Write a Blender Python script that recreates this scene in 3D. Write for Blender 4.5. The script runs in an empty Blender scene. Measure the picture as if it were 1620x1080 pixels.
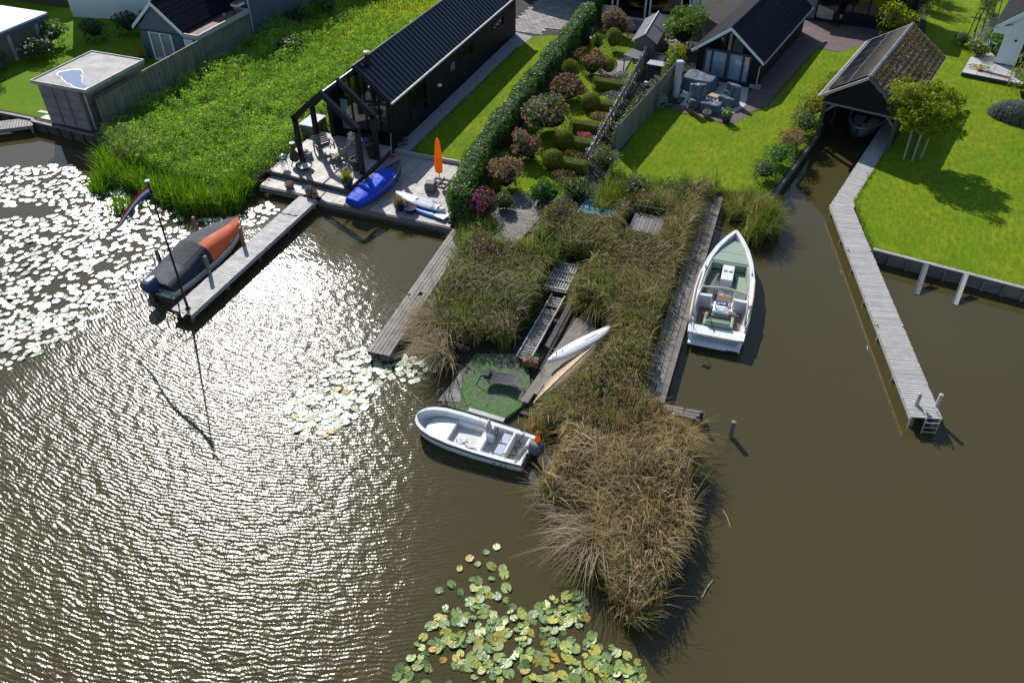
import bpy, math, random
import numpy as np
from mathutils import Vector, Matrix

D = bpy.data
SC = bpy.context.scene
COL = SC.collection
R = math.radians
random.seed(11)
rng = np.random.default_rng(11)

# ------------------------------------------------------------------ camera, sky, sun, exposure
# Metres. x runs along the shore, y inland, z = 0 is the water level.
cam_d = D.cameras.new('camera')
cam_d.sensor_width = 36.0
cam_d.lens = 28.9
cam_d.clip_end = 600
cam = D.objects.new('camera', cam_d)
COL.objects.link(cam)
cam.location = (0, 0, 22.0)
cam.rotation_euler = (R(50.0), 0, R(20.7))
SC.camera = cam

SUN_AZ, SUN_EL = R(-42.7), R(37.5)          # bearing from +y (clockwise), elevation
world = D.worlds.new('World')
SC.world = world
world.use_nodes = True
wn = world.node_tree
sky = wn.nodes.new('ShaderNodeTexSky')
sky.sky_type = 'NISHITA'
sky.sun_disc = False
sky.sun_elevation = SUN_EL
sky.sun_rotation = SUN_AZ % (2 * math.pi)
sky.air_density = 1.0
sky.dust_density = 0.4
sky.ozone_density = 2.0
wn.links.new(sky.outputs[0], wn.nodes['Background'].inputs[0])
wn.nodes['Background'].inputs[1].default_value = 0.13

sun_d = D.lights.new('sun', 'SUN')
sun_d.energy = 5.0
sun_d.angle = R(0.53)
sun_d.color = (1.0, 0.972, 0.93)
sun = D.objects.new('sun', sun_d)
COL.objects.link(sun)
sv = Vector((math.sin(SUN_AZ) * math.cos(SUN_EL), math.cos(SUN_AZ) * math.cos(SUN_EL), math.sin(SUN_EL)))
sun.rotation_euler = sv.to_track_quat('Z', 'Y').to_euler()
sun.location = (-40, 60, 60)

SC.view_settings.view_transform = 'Standard'
SC.view_settings.look = 'None'
SC.view_settings.gamma = 1.0
SC.view_settings.exposure = 0.08
SC.view_settings.use_curve_mapping = False
SC.cycles.max_bounces = 6
SC.cycles.diffuse_bounces = 2
SC.cycles.glossy_bounces = 3
SC.cycles.transmission_bounces = 4
SC.cycles.transparent_max_bounces = 8
SC.cycles.caustics_reflective = False
SC.cycles.caustics_refractive = False
SC.cycles.use_denoising = True


# ------------------------------------------------------------------ materials
def _nodes(name):
    m = D.materials.new(name)
    m.use_nodes = True
    nt = m.node_tree
    return m, nt, nt.nodes['Principled BSDF']


def _noise(nt, vec, scale, detail=3.0, rough=.55):
    n = nt.nodes.new('ShaderNodeTexNoise')
    n.inputs['Scale'].default_value = scale
    n.inputs['Detail'].default_value = detail
    n.inputs['Roughness'].default_value = rough
    if vec is not None:
        nt.links.new(vec, n.inputs['Vector'])
    return n.outputs['Fac']


def _map(nt, val, a, b, c, d):
    n = nt.nodes.new('ShaderNodeMapRange')
    for i, v in enumerate((a, b, c, d)):
        n.inputs[i + 1].default_value = v
    nt.links.new(val, n.inputs[0])
    return n.outputs[0]


def _math(nt, op, a, b=None):
    n = nt.nodes.new('ShaderNodeMath')
    n.operation = op
    for i, v in enumerate((a, b)):
        if v is None:
            continue
        if isinstance(v, (int, float)):
            n.inputs[i].default_value = v
        else:
            nt.links.new(v, n.inputs[i])
    return n.outputs[0]


def _mix(nt, fac, a, b):
    n = nt.nodes.new('ShaderNodeMix')
    n.data_type = 'RGBA'
    if isinstance(fac, (int, float)):
        n.inputs[0].default_value = fac
    else:
        nt.links.new(fac, n.inputs[0])
    for i, v in ((6, a), (7, b)):
        if isinstance(v, tuple):
            n.inputs[i].default_value = (*v, 1)
        else:
            nt.links.new(v, n.inputs[i])
    return n.outputs[2]


def _pos(nt, stretch=None):
    g = nt.nodes.new('ShaderNodeNewGeometry')
    v = g.outputs['Position']
    if stretch:
        m = nt.nodes.new('ShaderNodeMapping')
        m.inputs['Scale'].default_value = stretch
        nt.links.new(v, m.inputs['Vector'])
        v = m.outputs[0]
    return v


def _bump(nt, height, strength, dist, bsdf):
    b = nt.nodes.new('ShaderNodeBump')
    b.inputs['Strength'].default_value = strength
    b.inputs['Distance'].default_value = dist
    nt.links.new(height, b.inputs['Height'])
    nt.links.new(b.outputs[0], bsdf.inputs['Normal'])


MATS = {}


def mat(name, col, rough=.6, col2=None, scale=3.0, bump=.25, bscale=30.0, bdist=.01, metal=0, spec=.5, objrand=0.0,
        stretch=None, contrast=(.3, .7), coat=0.0):
    """plain surface: two colours mixed by noise, relief, and a tone of its own for every object"""
    m, nt, p = _nodes(name)
    if col2 is None:
        col2 = tuple(c * .72 for c in col)
    pos = _pos(nt, stretch)
    f = _map(nt, _noise(nt, pos, scale, 5.0, .62), contrast[0], contrast[1], 0, 1)
    c = _mix(nt, f, col, col2)
    if objrand:
        oi = nt.nodes.new('ShaderNodeObjectInfo')
        hsv = nt.nodes.new('ShaderNodeHueSaturation')
        nt.links.new(_map(nt, oi.outputs['Random'], 0, 1, 1 - objrand, 1 + objrand), hsv.inputs['Value'])
        nt.links.new(c, hsv.inputs['Color'])
        c = hsv.outputs[0]
    nt.links.new(c, p.inputs['Base Color'])
    nt.links.new(_map(nt, f, 0, 1, max(.02, rough - .06), min(1, rough + .06)), p.inputs['Roughness'])
    p.inputs['Metallic'].default_value = metal
    p.inputs['Specular IOR Level'].default_value = spec
    p.inputs['Coat Weight'].default_value = coat
    if bump:
        _bump(nt, _noise(nt, pos, bscale, 3.0), bump, bdist, p)
    MATS[name] = m
    return m


def leafmat(name, cols, trans=.35, rough=.5, patch=.5, pscale=.8, spec=.4):
    """leaves: a tone of its own for every leaf, drifting over the plant, light shining through"""
    m, nt, p = _nodes(name)
    g = nt.nodes.new('ShaderNodeNewGeometry')
    r = nt.nodes.new('ShaderNodeValToRGB')
    e = r.color_ramp.elements
    while len(e) < len(cols):
        e.new(.5)
    for i, c in enumerate(cols):
        e[i].position = i / (len(cols) - 1)
        e[i].color = (*c, 1)
    n = _map(nt, _noise(nt, g.outputs['Position'], pscale, 2.0), .3, .7, 0, 1)
    fac = _math(nt, 'ADD', _math(nt, 'MULTIPLY', g.outputs['Random Per Island'], 1 - patch), _math(nt, 'MULTIPLY', n, patch))
    nt.links.new(fac, r.inputs[0])
    nt.links.new(r.outputs[0], p.inputs['Base Color'])
    p.inputs['Roughness'].default_value = rough
    p.inputs['Specular IOR Level'].default_value = spec
    t = nt.nodes.new('ShaderNodeBsdfTranslucent')
    hs = nt.nodes.new('ShaderNodeHueSaturation')
    hs.inputs['Saturation'].default_value = 1.15
    hs.inputs['Value'].default_value = 1.5
    nt.links.new(r.outputs[0], hs.inputs['Color'])
    nt.links.new(hs.outputs[0], t.inputs[0])
    mx = nt.nodes.new('ShaderNodeMixShader')
    mx.inputs[0].default_value = trans
    nt.links.new(p.outputs[0], mx.inputs[1])
    nt.links.new(t.outputs[0], mx.inputs[2])
    nt.links.new(mx.outputs[0], nt.nodes['Material Output'].inputs[0])
    MATS[name] = m
    return m


def glassmat(name, tint=(.9, .95, 1.0), refl=.08):
    m, nt, p = _nodes(name)
    tr = nt.nodes.new('ShaderNodeBsdfTransparent')
    tr.inputs[0].default_value = (*tint, 1)
    gl = nt.nodes.new('ShaderNodeBsdfGlossy')
    gl.inputs['Roughness'].default_value = .02
    fr = nt.nodes.new('ShaderNodeFresnel')
    fr.inputs[0].default_value = 1.5
    mx = nt.nodes.new('ShaderNodeMixShader')
    nt.links.new(_math(nt, 'ADD', fr.outputs[0], refl), mx.inputs[0])
    nt.links.new(tr.outputs[0], mx.inputs[1])
    nt.links.new(gl.outputs[0], mx.inputs[2])
    nt.links.new(mx.outputs[0], nt.nodes['Material Output'].inputs[0])
    MATS[name] = m
    return m


# ------------------------------------------------------------------ object helpers
def tag(o, label=None, cat=None, group=None, kind=None):
    for k, v in (('label', label), ('category', cat), ('group', group), ('kind', kind)):
        if v:
            o[k] = v
    return o


def thing(name, label, cat, loc=(0, 0, 0), rz=0.0, group=None):
    o = D.objects.new(name, None)
    COL.objects.link(o)
    o.empty_display_size = .2
    o.location = loc
    o.rotation_euler = (0, 0, rz)
    return tag(o, label, cat, group)


class MB:
    """collects faces, then becomes one mesh object"""
    def __init__(s):
        s.V, s.F = [], []

    def add(s, vs, fs):
        b = len(s.V)
        s.V += [tuple(v) for v in vs]
        s.F += [tuple(i + b for i in f) for f in fs]
        return s

    def box(s, c, d, rz=0.0, M=None):
        x, y, z = (k / 2 for k in d)
        vs = [Vector((sx * x, sy * y, sz * z)) for sz in (-1, 1) for sx, sy in ((-1, -1), (1, -1), (1, 1), (-1, 1))]
        if M is None:
            M = Matrix.Translation(c) @ Matrix.Rotation(rz, 4, 'Z')
        else:
            M = Matrix.Translation(c) @ M
        return s.add([M @ v for v in vs], [(0, 3, 2, 1), (4, 5, 6, 7), (0, 1, 5, 4), (1, 2, 6, 5), (2, 3, 7, 6), (3, 0, 4, 7)])

    def bar(s, a, b, w, h=None):
        a, b = Vector(a), Vector(b)
        h = h or w
        d = b - a
        q = d.to_track_quat('X', 'Z').to_matrix().to_4x4()
        return s.box((a + b) / 2, (d.length, w, h), M=q)

    def prism(s, poly, z0, z1):
        n = len(poly)
        a = sum(poly[i][0] * poly[(i + 1) % n][1] - poly[(i + 1) % n][0] * poly[i][1] for i in range(n))
        if a < 0:
            poly = poly[::-1]
        vs = [(x, y, z0) for x, y in poly] + [(x, y, z1) for x, y in poly]
        fs = [tuple(range(n - 1, -1, -1)), tuple(range(n, 2 * n))]
        fs += [(i, (i + 1) % n, n + (i + 1) % n, n + i) for i in range(n)]
        return s.add(vs, fs)

    def extr(s, prof, y0, y1):
        """profile in x,z pushed along y"""
        n = len(prof)
        a = sum(prof[i][0] * prof[(i + 1) % n][1] - prof[(i + 1) % n][0] * prof[i][1] for i in range(n))
        if a < 0:
            prof = prof[::-1]
        vs = [(x, y0, z) for x, z in prof] + [(x, y1, z) for x, z in prof]
        fs = [tuple(range(n)), tuple(range(2 * n - 1, n - 1, -1))]
        fs += [(i, n + i, n + (i + 1) % n, (i + 1) % n) for i in range(n)]
        return s.add(vs, fs)

    def loft(s, rings, cap=True, closed=True):
        n = len(rings[0])
        b = len(s.V)
        for r in rings:
            s.V += [tuple(p) for p in r]
        for k in range(len(rings) - 1):
            for i in range(n if closed else n - 1):
                j = (i + 1) % n
                s.F.append((b + k * n + i, b + k * n + j, b + (k + 1) * n + j, b + (k + 1) * n + i))
        if cap and closed:
            s.F.append(tuple(b + i for i in range(n - 1, -1, -1)))
            s.F.append(tuple(b + (len(rings) - 1) * n + i for i in range(n)))
        return s

    def tube(s, pts, r, n=7):
        pts = [Vector(p) for p in pts]
        rs = r if isinstance(r, (list, tuple)) else [r] * len(pts)
        rings = []
        up = Vector((0, 0, 1))
        for i, p in enumerate(pts):
            t = (pts[min(i + 1, len(pts) - 1)] - pts[max(i - 1, 0)]).normalized()
            u = t.cross(up) if abs(t.z) < .95 else t.cross(Vector((1, 0, 0)))
            u.normalize()
            w = t.cross(u)
            rings.append([p + (u * math.cos(a) + w * math.sin(a)) * rs[i] for a in (2 * math.pi * k / n for k in range(n))])
        return s.loft(rings)

    def lathe(s, prof, c=(0, 0, 0), n=16, sx=1, sy=1):
        rings = [[(c[0] + r * sx * math.cos(a), c[1] + r * sy * math.sin(a), c[2] + z) for a in (2 * math.pi * k / n for k in range(n))] for r, z in prof]
        return s.loft(rings)

    def build(s, name, m, parent=None, loc=(0, 0, 0), rz=0.0, smooth=False, bevel=0.0):
        me = D.meshes.new(name)
        me.from_pydata(s.V, [], s.F)
        me.validate()
        me.materials.append(MATS[m] if isinstance(m, str) else m)
        if smooth:
            me.polygons.foreach_set('use_smooth', [True] * len(me.polygons))
        o = D.objects.new(name, me)
        COL.objects.link(o)
        o.location = loc
        o.rotation_euler = (0, 0, rz)
        if parent:
            o.parent = parent
        if bevel:
            b = o.modifiers.new('edge', 'BEVEL')
            b.width = bevel
            b.segments = 2
            b.limit_method = 'ANGLE'
        return o


def sheet(name, poly, z, m, parent=None, kind='structure'):
    o = MB().add([(x, y, z) for x, y in poly], [tuple(range(len(poly)))]).build(name, m, parent)
    if o.data.polygons[0].normal.z < 0:
        o.data.flip_normals()
    return tag(o, kind=kind) if not parent else o


_UB = {}


def plank(parent, name, c, d, m, rz=0.0, tilt=0.0, key=0, rx=0.0):
    """one board / slab / tile: a shared block, sized and set down for each piece"""
    k = (m, name)
    if k not in _UB:
        e = .46
        b = MB()
        vs = [(-.5, -.5, -.5), (.5, -.5, -.5), (.5, .5, -.5), (-.5, .5, -.5), (-.5, -.5, .38), (.5, -.5, .38), (.5, .5, .38), (-.5, .5, .38),
              (-.495, -e, .5), (.495, -e, .5), (.495, e, .5), (-.495, e, .5)]
        b.add(vs, [(0, 3, 2, 1), (0, 1, 5, 4), (1, 2, 6, 5), (2, 3, 7, 6), (3, 0, 4, 7), (4, 5, 9, 8), (5, 6, 10, 9), (6, 7, 11, 10), (7, 4, 8, 11), (8, 9, 10, 11)])
        me = D.meshes.new(name)
        me.from_pydata(b.V, [], b.F)
        me.materials.append(MATS[m])
        _UB[k] = me
    o = D.objects.new(name, _UB[k])
    COL.objects.link(o)
    o.location = c
    o.scale = d
    o.rotation_euler = (rx, tilt, rz)
    if parent:
        o.parent = parent
    return o


def npmesh(name, V, nq, m, parent=None, k=4, smooth=False, kind=None, loc=(0, 0, 0)):
    """many separate k-gons from an array of corner points"""
    V = np.ascontiguousarray(V.reshape(-1, 3), dtype=np.float32)
    me = D.meshes.new(name)
    me.vertices.add(len(V))
    me.vertices.foreach_set('co', V.ravel())
    me.loops.add(nq.size)
    me.loops.foreach_set('vertex_index', np.ascontiguousarray(nq.ravel(), dtype=np.int32))
    me.polygons.add(nq.shape[0])
    me.polygons.foreach_set('loop_start', np.arange(0, nq.size, k, dtype=np.int32))
    me.update(calc_edges=True)
    if smooth:
        me.polygons.foreach_set('use_smooth', np.ones(nq.shape[0], dtype=bool))
    me.materials.append(MATS[m])
    o = D.objects.new(name, me)
    COL.objects.link(o)
    o.location = loc
    if parent:
        o.parent = parent
    if kind:
        o['kind'] = kind
    return o


def unit(v):
    return v / (np.linalg.norm(v, axis=-1, keepdims=True) + 1e-9)


def leaf_quads(P, N, size, aspect=.55, jit=.8, droop=0.0):
    """one pointed leaf at every P, facing about N"""
    n = len(P)
    N = unit(N + rng.normal(0, jit, (n, 3)))
    T = unit(np.cross(N, rng.normal(0, 1, (n, 3))))
    T[:, 2] -= droop
    T = unit(T)
    B = np.cross(N, T)
    s = (size * rng.uniform(.6, 1.35, n))[:, None]
    w = s * aspect
    return np.stack([P - T * s * .5, P + B * w * .5 - N * s * .08, P + T * s * .5 - N * s * .12, P - B * w * .5 - N * s * .08], 1)


def leaf_mesh(name, P, N, size, m, parent=None, aspect=.55, jit=.8, kind=None, droop=0.0):
    Q = leaf_quads(np.asarray(P, float), np.asarray(N, float), size, aspect, jit, droop)
    return npmesh(name, Q, np.arange(len(Q) * 4).reshape(-1, 4), m, parent, kind=kind)


def blade_mesh(name, B, h, w, lean, m, parent=None, kind=None, bend=1.0, segs=3, loc=(0, 0, 0), dirs=None):
    """grass and reed blades: strips that rise from B and arch over"""
    n = len(B)
    az = rng.uniform(0, 2 * np.pi, n) if dirs is None else dirs
    d = np.stack([np.cos(az), np.sin(az), np.zeros(n)], 1)
    side = np.stack([-np.sin(az + rng.normal(0, .9, n)), np.cos(az + rng.normal(0, .9, n)), np.zeros(n)], 1)
    rows = []
    for k in range(segs + 1):
        t = k / segs
        out = lean * h * (t ** 1.9) * bend
        zz = h * (t - .48 * np.clip(lean, 0, 1.3) * t ** 3)
        c = B + d * out[:, None] + np.stack([np.zeros(n), np.zeros(n), zz], 1)
        ww = (w * (1 - .85 * t ** 1.5))[:, None] * .5
        rows += [c - side * ww, c + side * ww]
    V = np.stack(rows, 1)
    q = np.array([[2 * k, 2 * k + 1, 2 * k + 3, 2 * k + 2] for k in range(segs)])
    F = (np.arange(n)[:, None, None] * (2 * (segs + 1)) + q[None]).reshape(-1, 4)
    return npmesh(name, V, F, m, parent, kind=kind, loc=loc)


def inside(pts, poly):
    x, y = pts[:, 0], pts[:, 1]
    r = np.zeros(len(pts), bool)
    n = len(poly)
    for i in range(n):
        x1, y1 = poly[i]
        x2, y2 = poly[(i + 1) % n]
        c = ((y1 > y) != (y2 > y)) & (x < (x2 - x1) * (y - y1) / (y2 - y1 + 1e-12) + x1)
        r ^= c
    return r


def scatter(poly, n, holes=()):
    a = np.array(poly)
    lo, hi = a.min(0), a.max(0)
    out = np.zeros((0, 2))
    while len(out) < n:
        p = rng.uniform(lo, hi, (n * 2, 2))
        k = inside(p, poly)
        for hh in holes:
            k &= ~inside(p, hh)
        out = np.concatenate([out, p[k]])
    return out[:n]


def vnoise(p, s, seed=0):
    """smooth waves over the plane, about -1..1"""
    g = np.random.default_rng(seed)
    v = np.zeros(len(p))
    for _ in range(6):
        a = g.uniform(0, 6.28)
        f = s * g.uniform(.5, 1.8)
        v += np.sin(p[:, 0] * math.cos(a) * f + p[:, 1] * math.sin(a) * f + g.uniform(0, 6.28))
    return v / 3.0


def lump(d, seed, amp=.2):
    g = np.random.default_rng(seed)
    r = np.ones(len(d))
    for _ in range(7):
        k = g.normal(0, 1, 3)
        k = k / np.linalg.norm(k) * g.uniform(2, 6)
        r += amp / 2.2 * np.sin(d @ k + g.uniform(0, 6.28))
    return r


_seed = [100]


def shrub_parts(root, rx, ry, h, m, n, leaf, z0=0.0, amp=.2, aspect=.55, name='foliage', core='core_green', flower=None, squash=1.0, shell=.3, jit=.8):
    _seed[0] += 1
    s = _seed[0]
    d = unit(rng.normal(0, 1, (n, 3)))
    d[:, 2] = np.where(d[:, 2] < -.35, -d[:, 2], d[:, 2])
    r = lump(d, s, amp) * (1 - shell * rng.uniform(0, 1, n) ** 1.5)
    q = np.where(d[:, 2] < 0, .93 / (np.hypot(d[:, 0], d[:, 1]) + 1e-6), 1.0) if z0 < .5 else np.ones(n)
    P = d * r[:, None] * np.array([rx, ry, h / 2 * squash]) + np.array([0, 0, z0 + h / 2])
    P[:, :2] *= q[:, None]
    P[:, 2] = np.where(d[:, 2] < 0, z0 + h / 2 * (1 + d[:, 2] / .36), P[:, 2]) if z0 < .5 else P[:, 2]
    P[:, 2] = np.maximum(P[:, 2], z0 + .02)
    leaf_mesh(name, P, d, leaf, m, root, aspect, jit)
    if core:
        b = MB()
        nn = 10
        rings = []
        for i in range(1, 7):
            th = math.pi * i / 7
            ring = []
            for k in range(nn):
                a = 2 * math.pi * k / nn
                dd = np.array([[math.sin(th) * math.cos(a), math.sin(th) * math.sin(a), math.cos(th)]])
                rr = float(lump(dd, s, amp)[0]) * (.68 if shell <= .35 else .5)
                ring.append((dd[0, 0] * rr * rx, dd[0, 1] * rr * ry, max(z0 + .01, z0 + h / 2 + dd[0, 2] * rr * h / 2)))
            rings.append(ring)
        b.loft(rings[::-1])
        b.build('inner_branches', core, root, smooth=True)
    if flower:
        fm, fn, fs = flower
        dd = unit(rng.normal(0, 1, (fn, 3)))
        dd[:, 2] = np.abs(dd[:, 2]) * .9 + .05
        rr = lump(dd, s, amp) * rng.uniform(.95, 1.06, fn)
        C = dd * rr[:, None] * np.array([rx, ry, h / 2 * squash]) + np.array([0, 0, z0 + h / 2])
        off = unit(rng.normal(0, 1, (fn, 16, 3)))
        PP = (C[:, None] + off * fs * .5).reshape(-1, 3)
        leaf_mesh('flower_heads', PP, off.reshape(-1, 3), fs * .55, fm, root, .9, .3, kind='stuff')


def shrub(name, label, cat, loc, rx, ry, h, m, n, leaf, group=None, **kw):
    t = thing(name, label, cat, loc, random.uniform(0, 6.28) if abs(rx - ry) < .01 else 0, group)
    shrub_parts(t, rx, ry, h, m, n, leaf, **kw)
    return t

# ------------------------------------------------------------------ palette
mat('pale_wood', (.47, .44, .415), .6, (.37, .345, .32), 2.5, .3, 40, objrand=.10, spec=.3)
mat('deck_wood', (.44, .385, .335), .55, (.33, .285, .245), 2.2, .3, 40, objrand=.14)
mat('old_wood', (.215, .185, .16), .65, (.13, .11, .09), 1.6, .4, 25, objrand=.18)
mat('grey_wood', (.20, .185, .165), .65, (.13, .12, .105), 2, .4, 25, objrand=.16)
mat('dark_wood', (.085, .07, .055), .7, (.05, .042, .035), 2, .4, 25, objrand=.15)
mat('red_wood', (.28, .13, .07), .6, (.2, .1, .06), 3, .3, 25)
mat('fence_wood', (.21, .195, .16), .8, (.12, .13, .095), 1.5, .4, 30, objrand=.15)
mat('shed_wood', (.24, .22, .24), .7, (.16, .145, .155), 2.2, .4, 30, objrand=.16)
mat('slat_wood', (.46, .44, .42), .6, (.34, .32, .30), 2, .3, 30, objrand=.12)
mat('black_wall', (.010, .011, .015), .6, (.007, .008, .011), 2, .2, 20, objrand=.1, spec=.2)
mat('black_metal', (.010, .011, .015), .45, (.014, .016, .021), 2, .1, 20, spec=.3)
mat('roof_metal', (.014, .017, .026), .34, (.010, .012, .019), 1.2, .15, 12, spec=.4)
mat('roof_tile', (.014, .016, .023), .5, (.009, .010, .015), 3, .35, 30, spec=.03)
mat('moss_tile', (.21, .125, .075), .85, (.10, .075, .045), 2.5, .6, 30, objrand=.2)
mat('white_paint', (.78, .79, .80), .4, (.7, .71, .73), 3, .1, 20)
mat('white_wall', (.80, .82, .85), .6, (.72, .74, .77), .8, .15, 30)
mat('blue_grey_paint', (.11, .125, .17), .6, (.09, .105, .145), 1.5, .2, 20, objrand=.06)
mat('dark_blue_paint', (.03, .04, .07), .4, (.025, .035, .06), 1.5, .1, 20)
mat('felt_roof', (.33, .30, .275), .7, (.25, .23, .205), 1.1, .35, 40)
mat('bitumen', (.75, .76, .77), .5, (.68, .69, .7), .7, .2, 20)
mat('dark_felt', (.10, .095, .10), .8, (.16, .15, .15), 1.4, .4, 40)
mat('gravel', (.42, .41, .41), .9, (.20, .195, .20), 14, .9, 22, .03, contrast=(.35, .65))
mat('soil', (.045, .034, .024), .95, (.03, .024, .018), 2, .5, 20, .03)
mat('mud', (.05, .042, .028), .8, (.03, .026, .018), 2, .5, 20, .03)
mat('concrete', (.36, .35, .34), .8, (.27, .26, .25), 1.2, .3, 30, objrand=.12)
mat('slab', (.33, .29, .27), .8, (.24, .215, .20), 1.4, .4, 30, objrand=.2)
mat('pale_stone', (.52, .50, .48), .6, (.43, .41, .40), 1.2, .2, 30, objrand=.1)
mat('terracotta', (.26, .13, .085), .75, (.2, .1, .07), 5, .2, 30, objrand=.2)
mat('grey_clay', (.16, .16, .165), .7, (.12, .12, .12), 4, .2, 30, objrand=.2)
mat('blue_glaze', (.015, .03, .11), .22, (.01, .02, .07), 4, .05, 30)
mat('chrome', (.6, .61, .62), .22, (.5, .5, .52), 4, .05, 30, metal=1)
mat('steel', (.38, .39, .4), .35, (.3, .3, .31), 4, .05, 30, metal=.9)
mat('rust_iron', (.06, .038, .028), .8, (.035, .025, .02), 6, .4, 30)
mat('white_gel', (.82, .82, .80), .26, (.66, .655, .61), 2.2, .05, 12, coat=.2, contrast=(.42, .8))
mat('cream_gel', (.74, .72, .66), .35, (.66, .64, .58), 2, .05, 12)
mat('grey_floor', (.60, .59, .57), .6, (.48, .47, .45), 3, .2, 40)
mat('navy', (.012, .018, .05), .35, (.01, .015, .04), 3, .05, 20)
mat('black_rubber', (.012, .012, .013), .6, (.02, .02, .02), 5, .1, 30)
mat('charcoal_canvas', (.028, .029, .034), .8, (.045, .046, .052), 2, .6, 6, .03)
mat('motor_blue', (.015, .04, .12), .45, (.012, .03, .09), 3, .1, 14, .01)
mat('navy_canvas', (.012, .017, .034), .65, (.016, .022, .042), 3, .3, 14, .02)
mat('orange_canvas', (.72, .13, .03), .6, (.62, .105, .025), 3, .2, 14, .02)
mat('blue_tarp', (.002, .075, .62), .6, (.001, .05, .48), 3, .5, 7, .03, spec=.2)
mat('dark_tarp', (.012, .02, .06), .45, (.01, .015, .045), 3, .4, 7, .04)
mat('teal_tarp', (.05, .28, .36), .5, (.03, .2, .27), 3, .5, 7, .04)
mat('cover_grey', (.10, .125, .165), .55, (.075, .095, .13), 2, .3, 12, .012)
mat('cover_light', (.42, .45, .52), .6, (.36, .39, .46), 2, .4, 8, .03)
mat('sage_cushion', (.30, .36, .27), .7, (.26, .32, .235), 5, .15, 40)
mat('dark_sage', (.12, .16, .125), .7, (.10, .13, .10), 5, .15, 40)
mat('teak', (.22, .13, .075), .5, (.16, .09, .05), 6, .15, 40)
mat('light_teak', (.50, .36, .22), .5, (.42, .30, .18), 6, .15, 40)
mat('tan_rail', (.62, .52, .40), .45, (.55, .46, .35), 3, .1, 30)
mat('dash_blue', (.02, .06, .35), .3, (.01, .03, .2), 8, .05, 30)
mat('red_paint', (.5, .025, .02), .4, (.4, .02, .02), 4, .05, 30)
mat('flag_red', (.55, .03, .03), .7, (.5, .03, .03), 4, .1, 20)
mat('flag_white', (.75, .75, .76), .7, (.7, .7, .72), 4, .1, 20)
mat('flag_blue', (.03, .06, .30), .7, (.025, .05, .26), 4, .1, 20)
mat('board_white', (.78, .79, .78), .35, (.70, .71, .69), 2, .1, 20)
mat('board_blue', (.03, .16, .52), .35, (.025, .13, .45), 2, .1, 20)
mat('hull_tan', (.44, .31, .17), .55, (.34, .23, .12), 1.6, .25, 30)
mat('boat_grey', (.14, .155, .175), .4, (.11, .12, .14), 2, .1, 20)
mat('rattan', (.10, .09, .075), .8, (.06, .055, .045), 20, .6, 60)
mat('solar_cell', (.007, .008, .013), .14, (.009, .010, .017), 2, .02, 20, spec=.02)
mat('curtain', (.80, .84, .86), .85, (.70, .74, .77), 3, .1, 20)
mat('room_floor', (.22, .11, .06), .5, (.16, .08, .045), 3, .1, 20)
mat('room_dark', (.04, .035, .03), .8, (.03, .028, .025), 3, .1, 20)
mat('buoy_white', (.75, .75, .72), .4, (.65, .65, .6), 4, .1, 20)
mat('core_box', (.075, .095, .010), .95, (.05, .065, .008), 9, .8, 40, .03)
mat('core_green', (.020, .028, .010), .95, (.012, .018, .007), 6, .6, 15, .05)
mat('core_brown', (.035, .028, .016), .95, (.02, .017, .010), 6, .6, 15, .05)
mat('bark', (.10, .08, .06), .9, (.06, .05, .04), 8, .6, 30)
mat('stake_wood', (.40, .36, .31), .7, (.32, .28, .24), 4, .3, 30)
glassmat('glass', refl=.02)
glassmat('dark_glass', (.35, .42, .45), .06)

leafmat('orange_cloth', [(.80, .28, .02), (.88, .33, .03)], .45, .7, .5, 3, .2)
leafmat('meadow_leaf', [(.10, .18, .03), (.20, .33, .055), (.31, .47, .08), (.46, .55, .11)], .5, .55, .45, .35, .07)
leafmat('meadow_grass', [(.20, .30, .022), (.33, .43, .03), (.44, .50, .045), (.50, .49, .08)], .48, .6, .5, .3, .07)
leafmat('edge_grass', [(.10, .17, .01), (.17, .25, .012), (.25, .30, .02)], .35, .6, .4, 1, .07)
leafmat('iris_blade', [(.05, .11, .012), (.10, .20, .02), (.17, .29, .03), (.26, .33, .06)], .45, .5, .35, .6, .25)
leafmat('reed_green', [(.055, .10, .018), (.11, .165, .03), (.20, .24, .055), (.32, .28, .12)], .42, .55, .45, .7, .07)
leafmat('reed_gold', [(.10, .082, .03), (.22, .17, .066), (.38, .285, .125), (.58, .45, .235)], .36, .55, .5, 1.1, .07)
leafmat('reed_straw', [(.16, .12, .065), (.27, .21, .12), (.39, .31, .19), (.54, .45, .30)], .28, .55, .2, .8, .07)
leafmat('reed_plume', [(.15, .11, .07), (.25, .18, .12), (.36, .27, .18)], .3, .7, .3, .8)
leafmat('hedge_leaf', [(.035, .08, .014), (.07, .145, .022), (.125, .23, .04), (.18, .28, .055)], .32, .45, .35, .9, .3)
leafmat('dark_leaf', [(.018, .035, .010), (.032, .060, .014), (.055, .09, .022)], .25, .45, .4, .9)
leafmat('box_leaf', [(.09, .12, .010), (.17, .20, .014), (.27, .27, .02)], .2, .6, .5, 1.5, .07)
leafmat('tree_leaf', [(.09, .14, .012), (.165, .225, .018), (.26, .31, .024), (.36, .35, .032)], .5, .5, .4, .9, .25)
leafmat('yellow_leaf', [(.12, .16, .012), (.24, .26, .018), (.36, .33, .03)], .42, .5, .4, 1.2)
leafmat('fig_leaf', [(.05, .09, .014), (.10, .16, .022), (.18, .24, .04)], .38, .4, .35, 1)
leafmat('brown_leaf', [(.07, .045, .022), (.14, .085, .035), (.22, .14, .055)], .3, .6, .4, 1.2)
leafmat('rust_leaf', [(.09, .10, .03), (.20, .13, .045), (.30, .20, .09), (.36, .27, .15)], .3, .6, .45, 1.4)
leafmat('silver_leaf', [(.12, .14, .12), (.22, .25, .22), (.34, .37, .33)], .2, .6, .4, 1)
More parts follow.
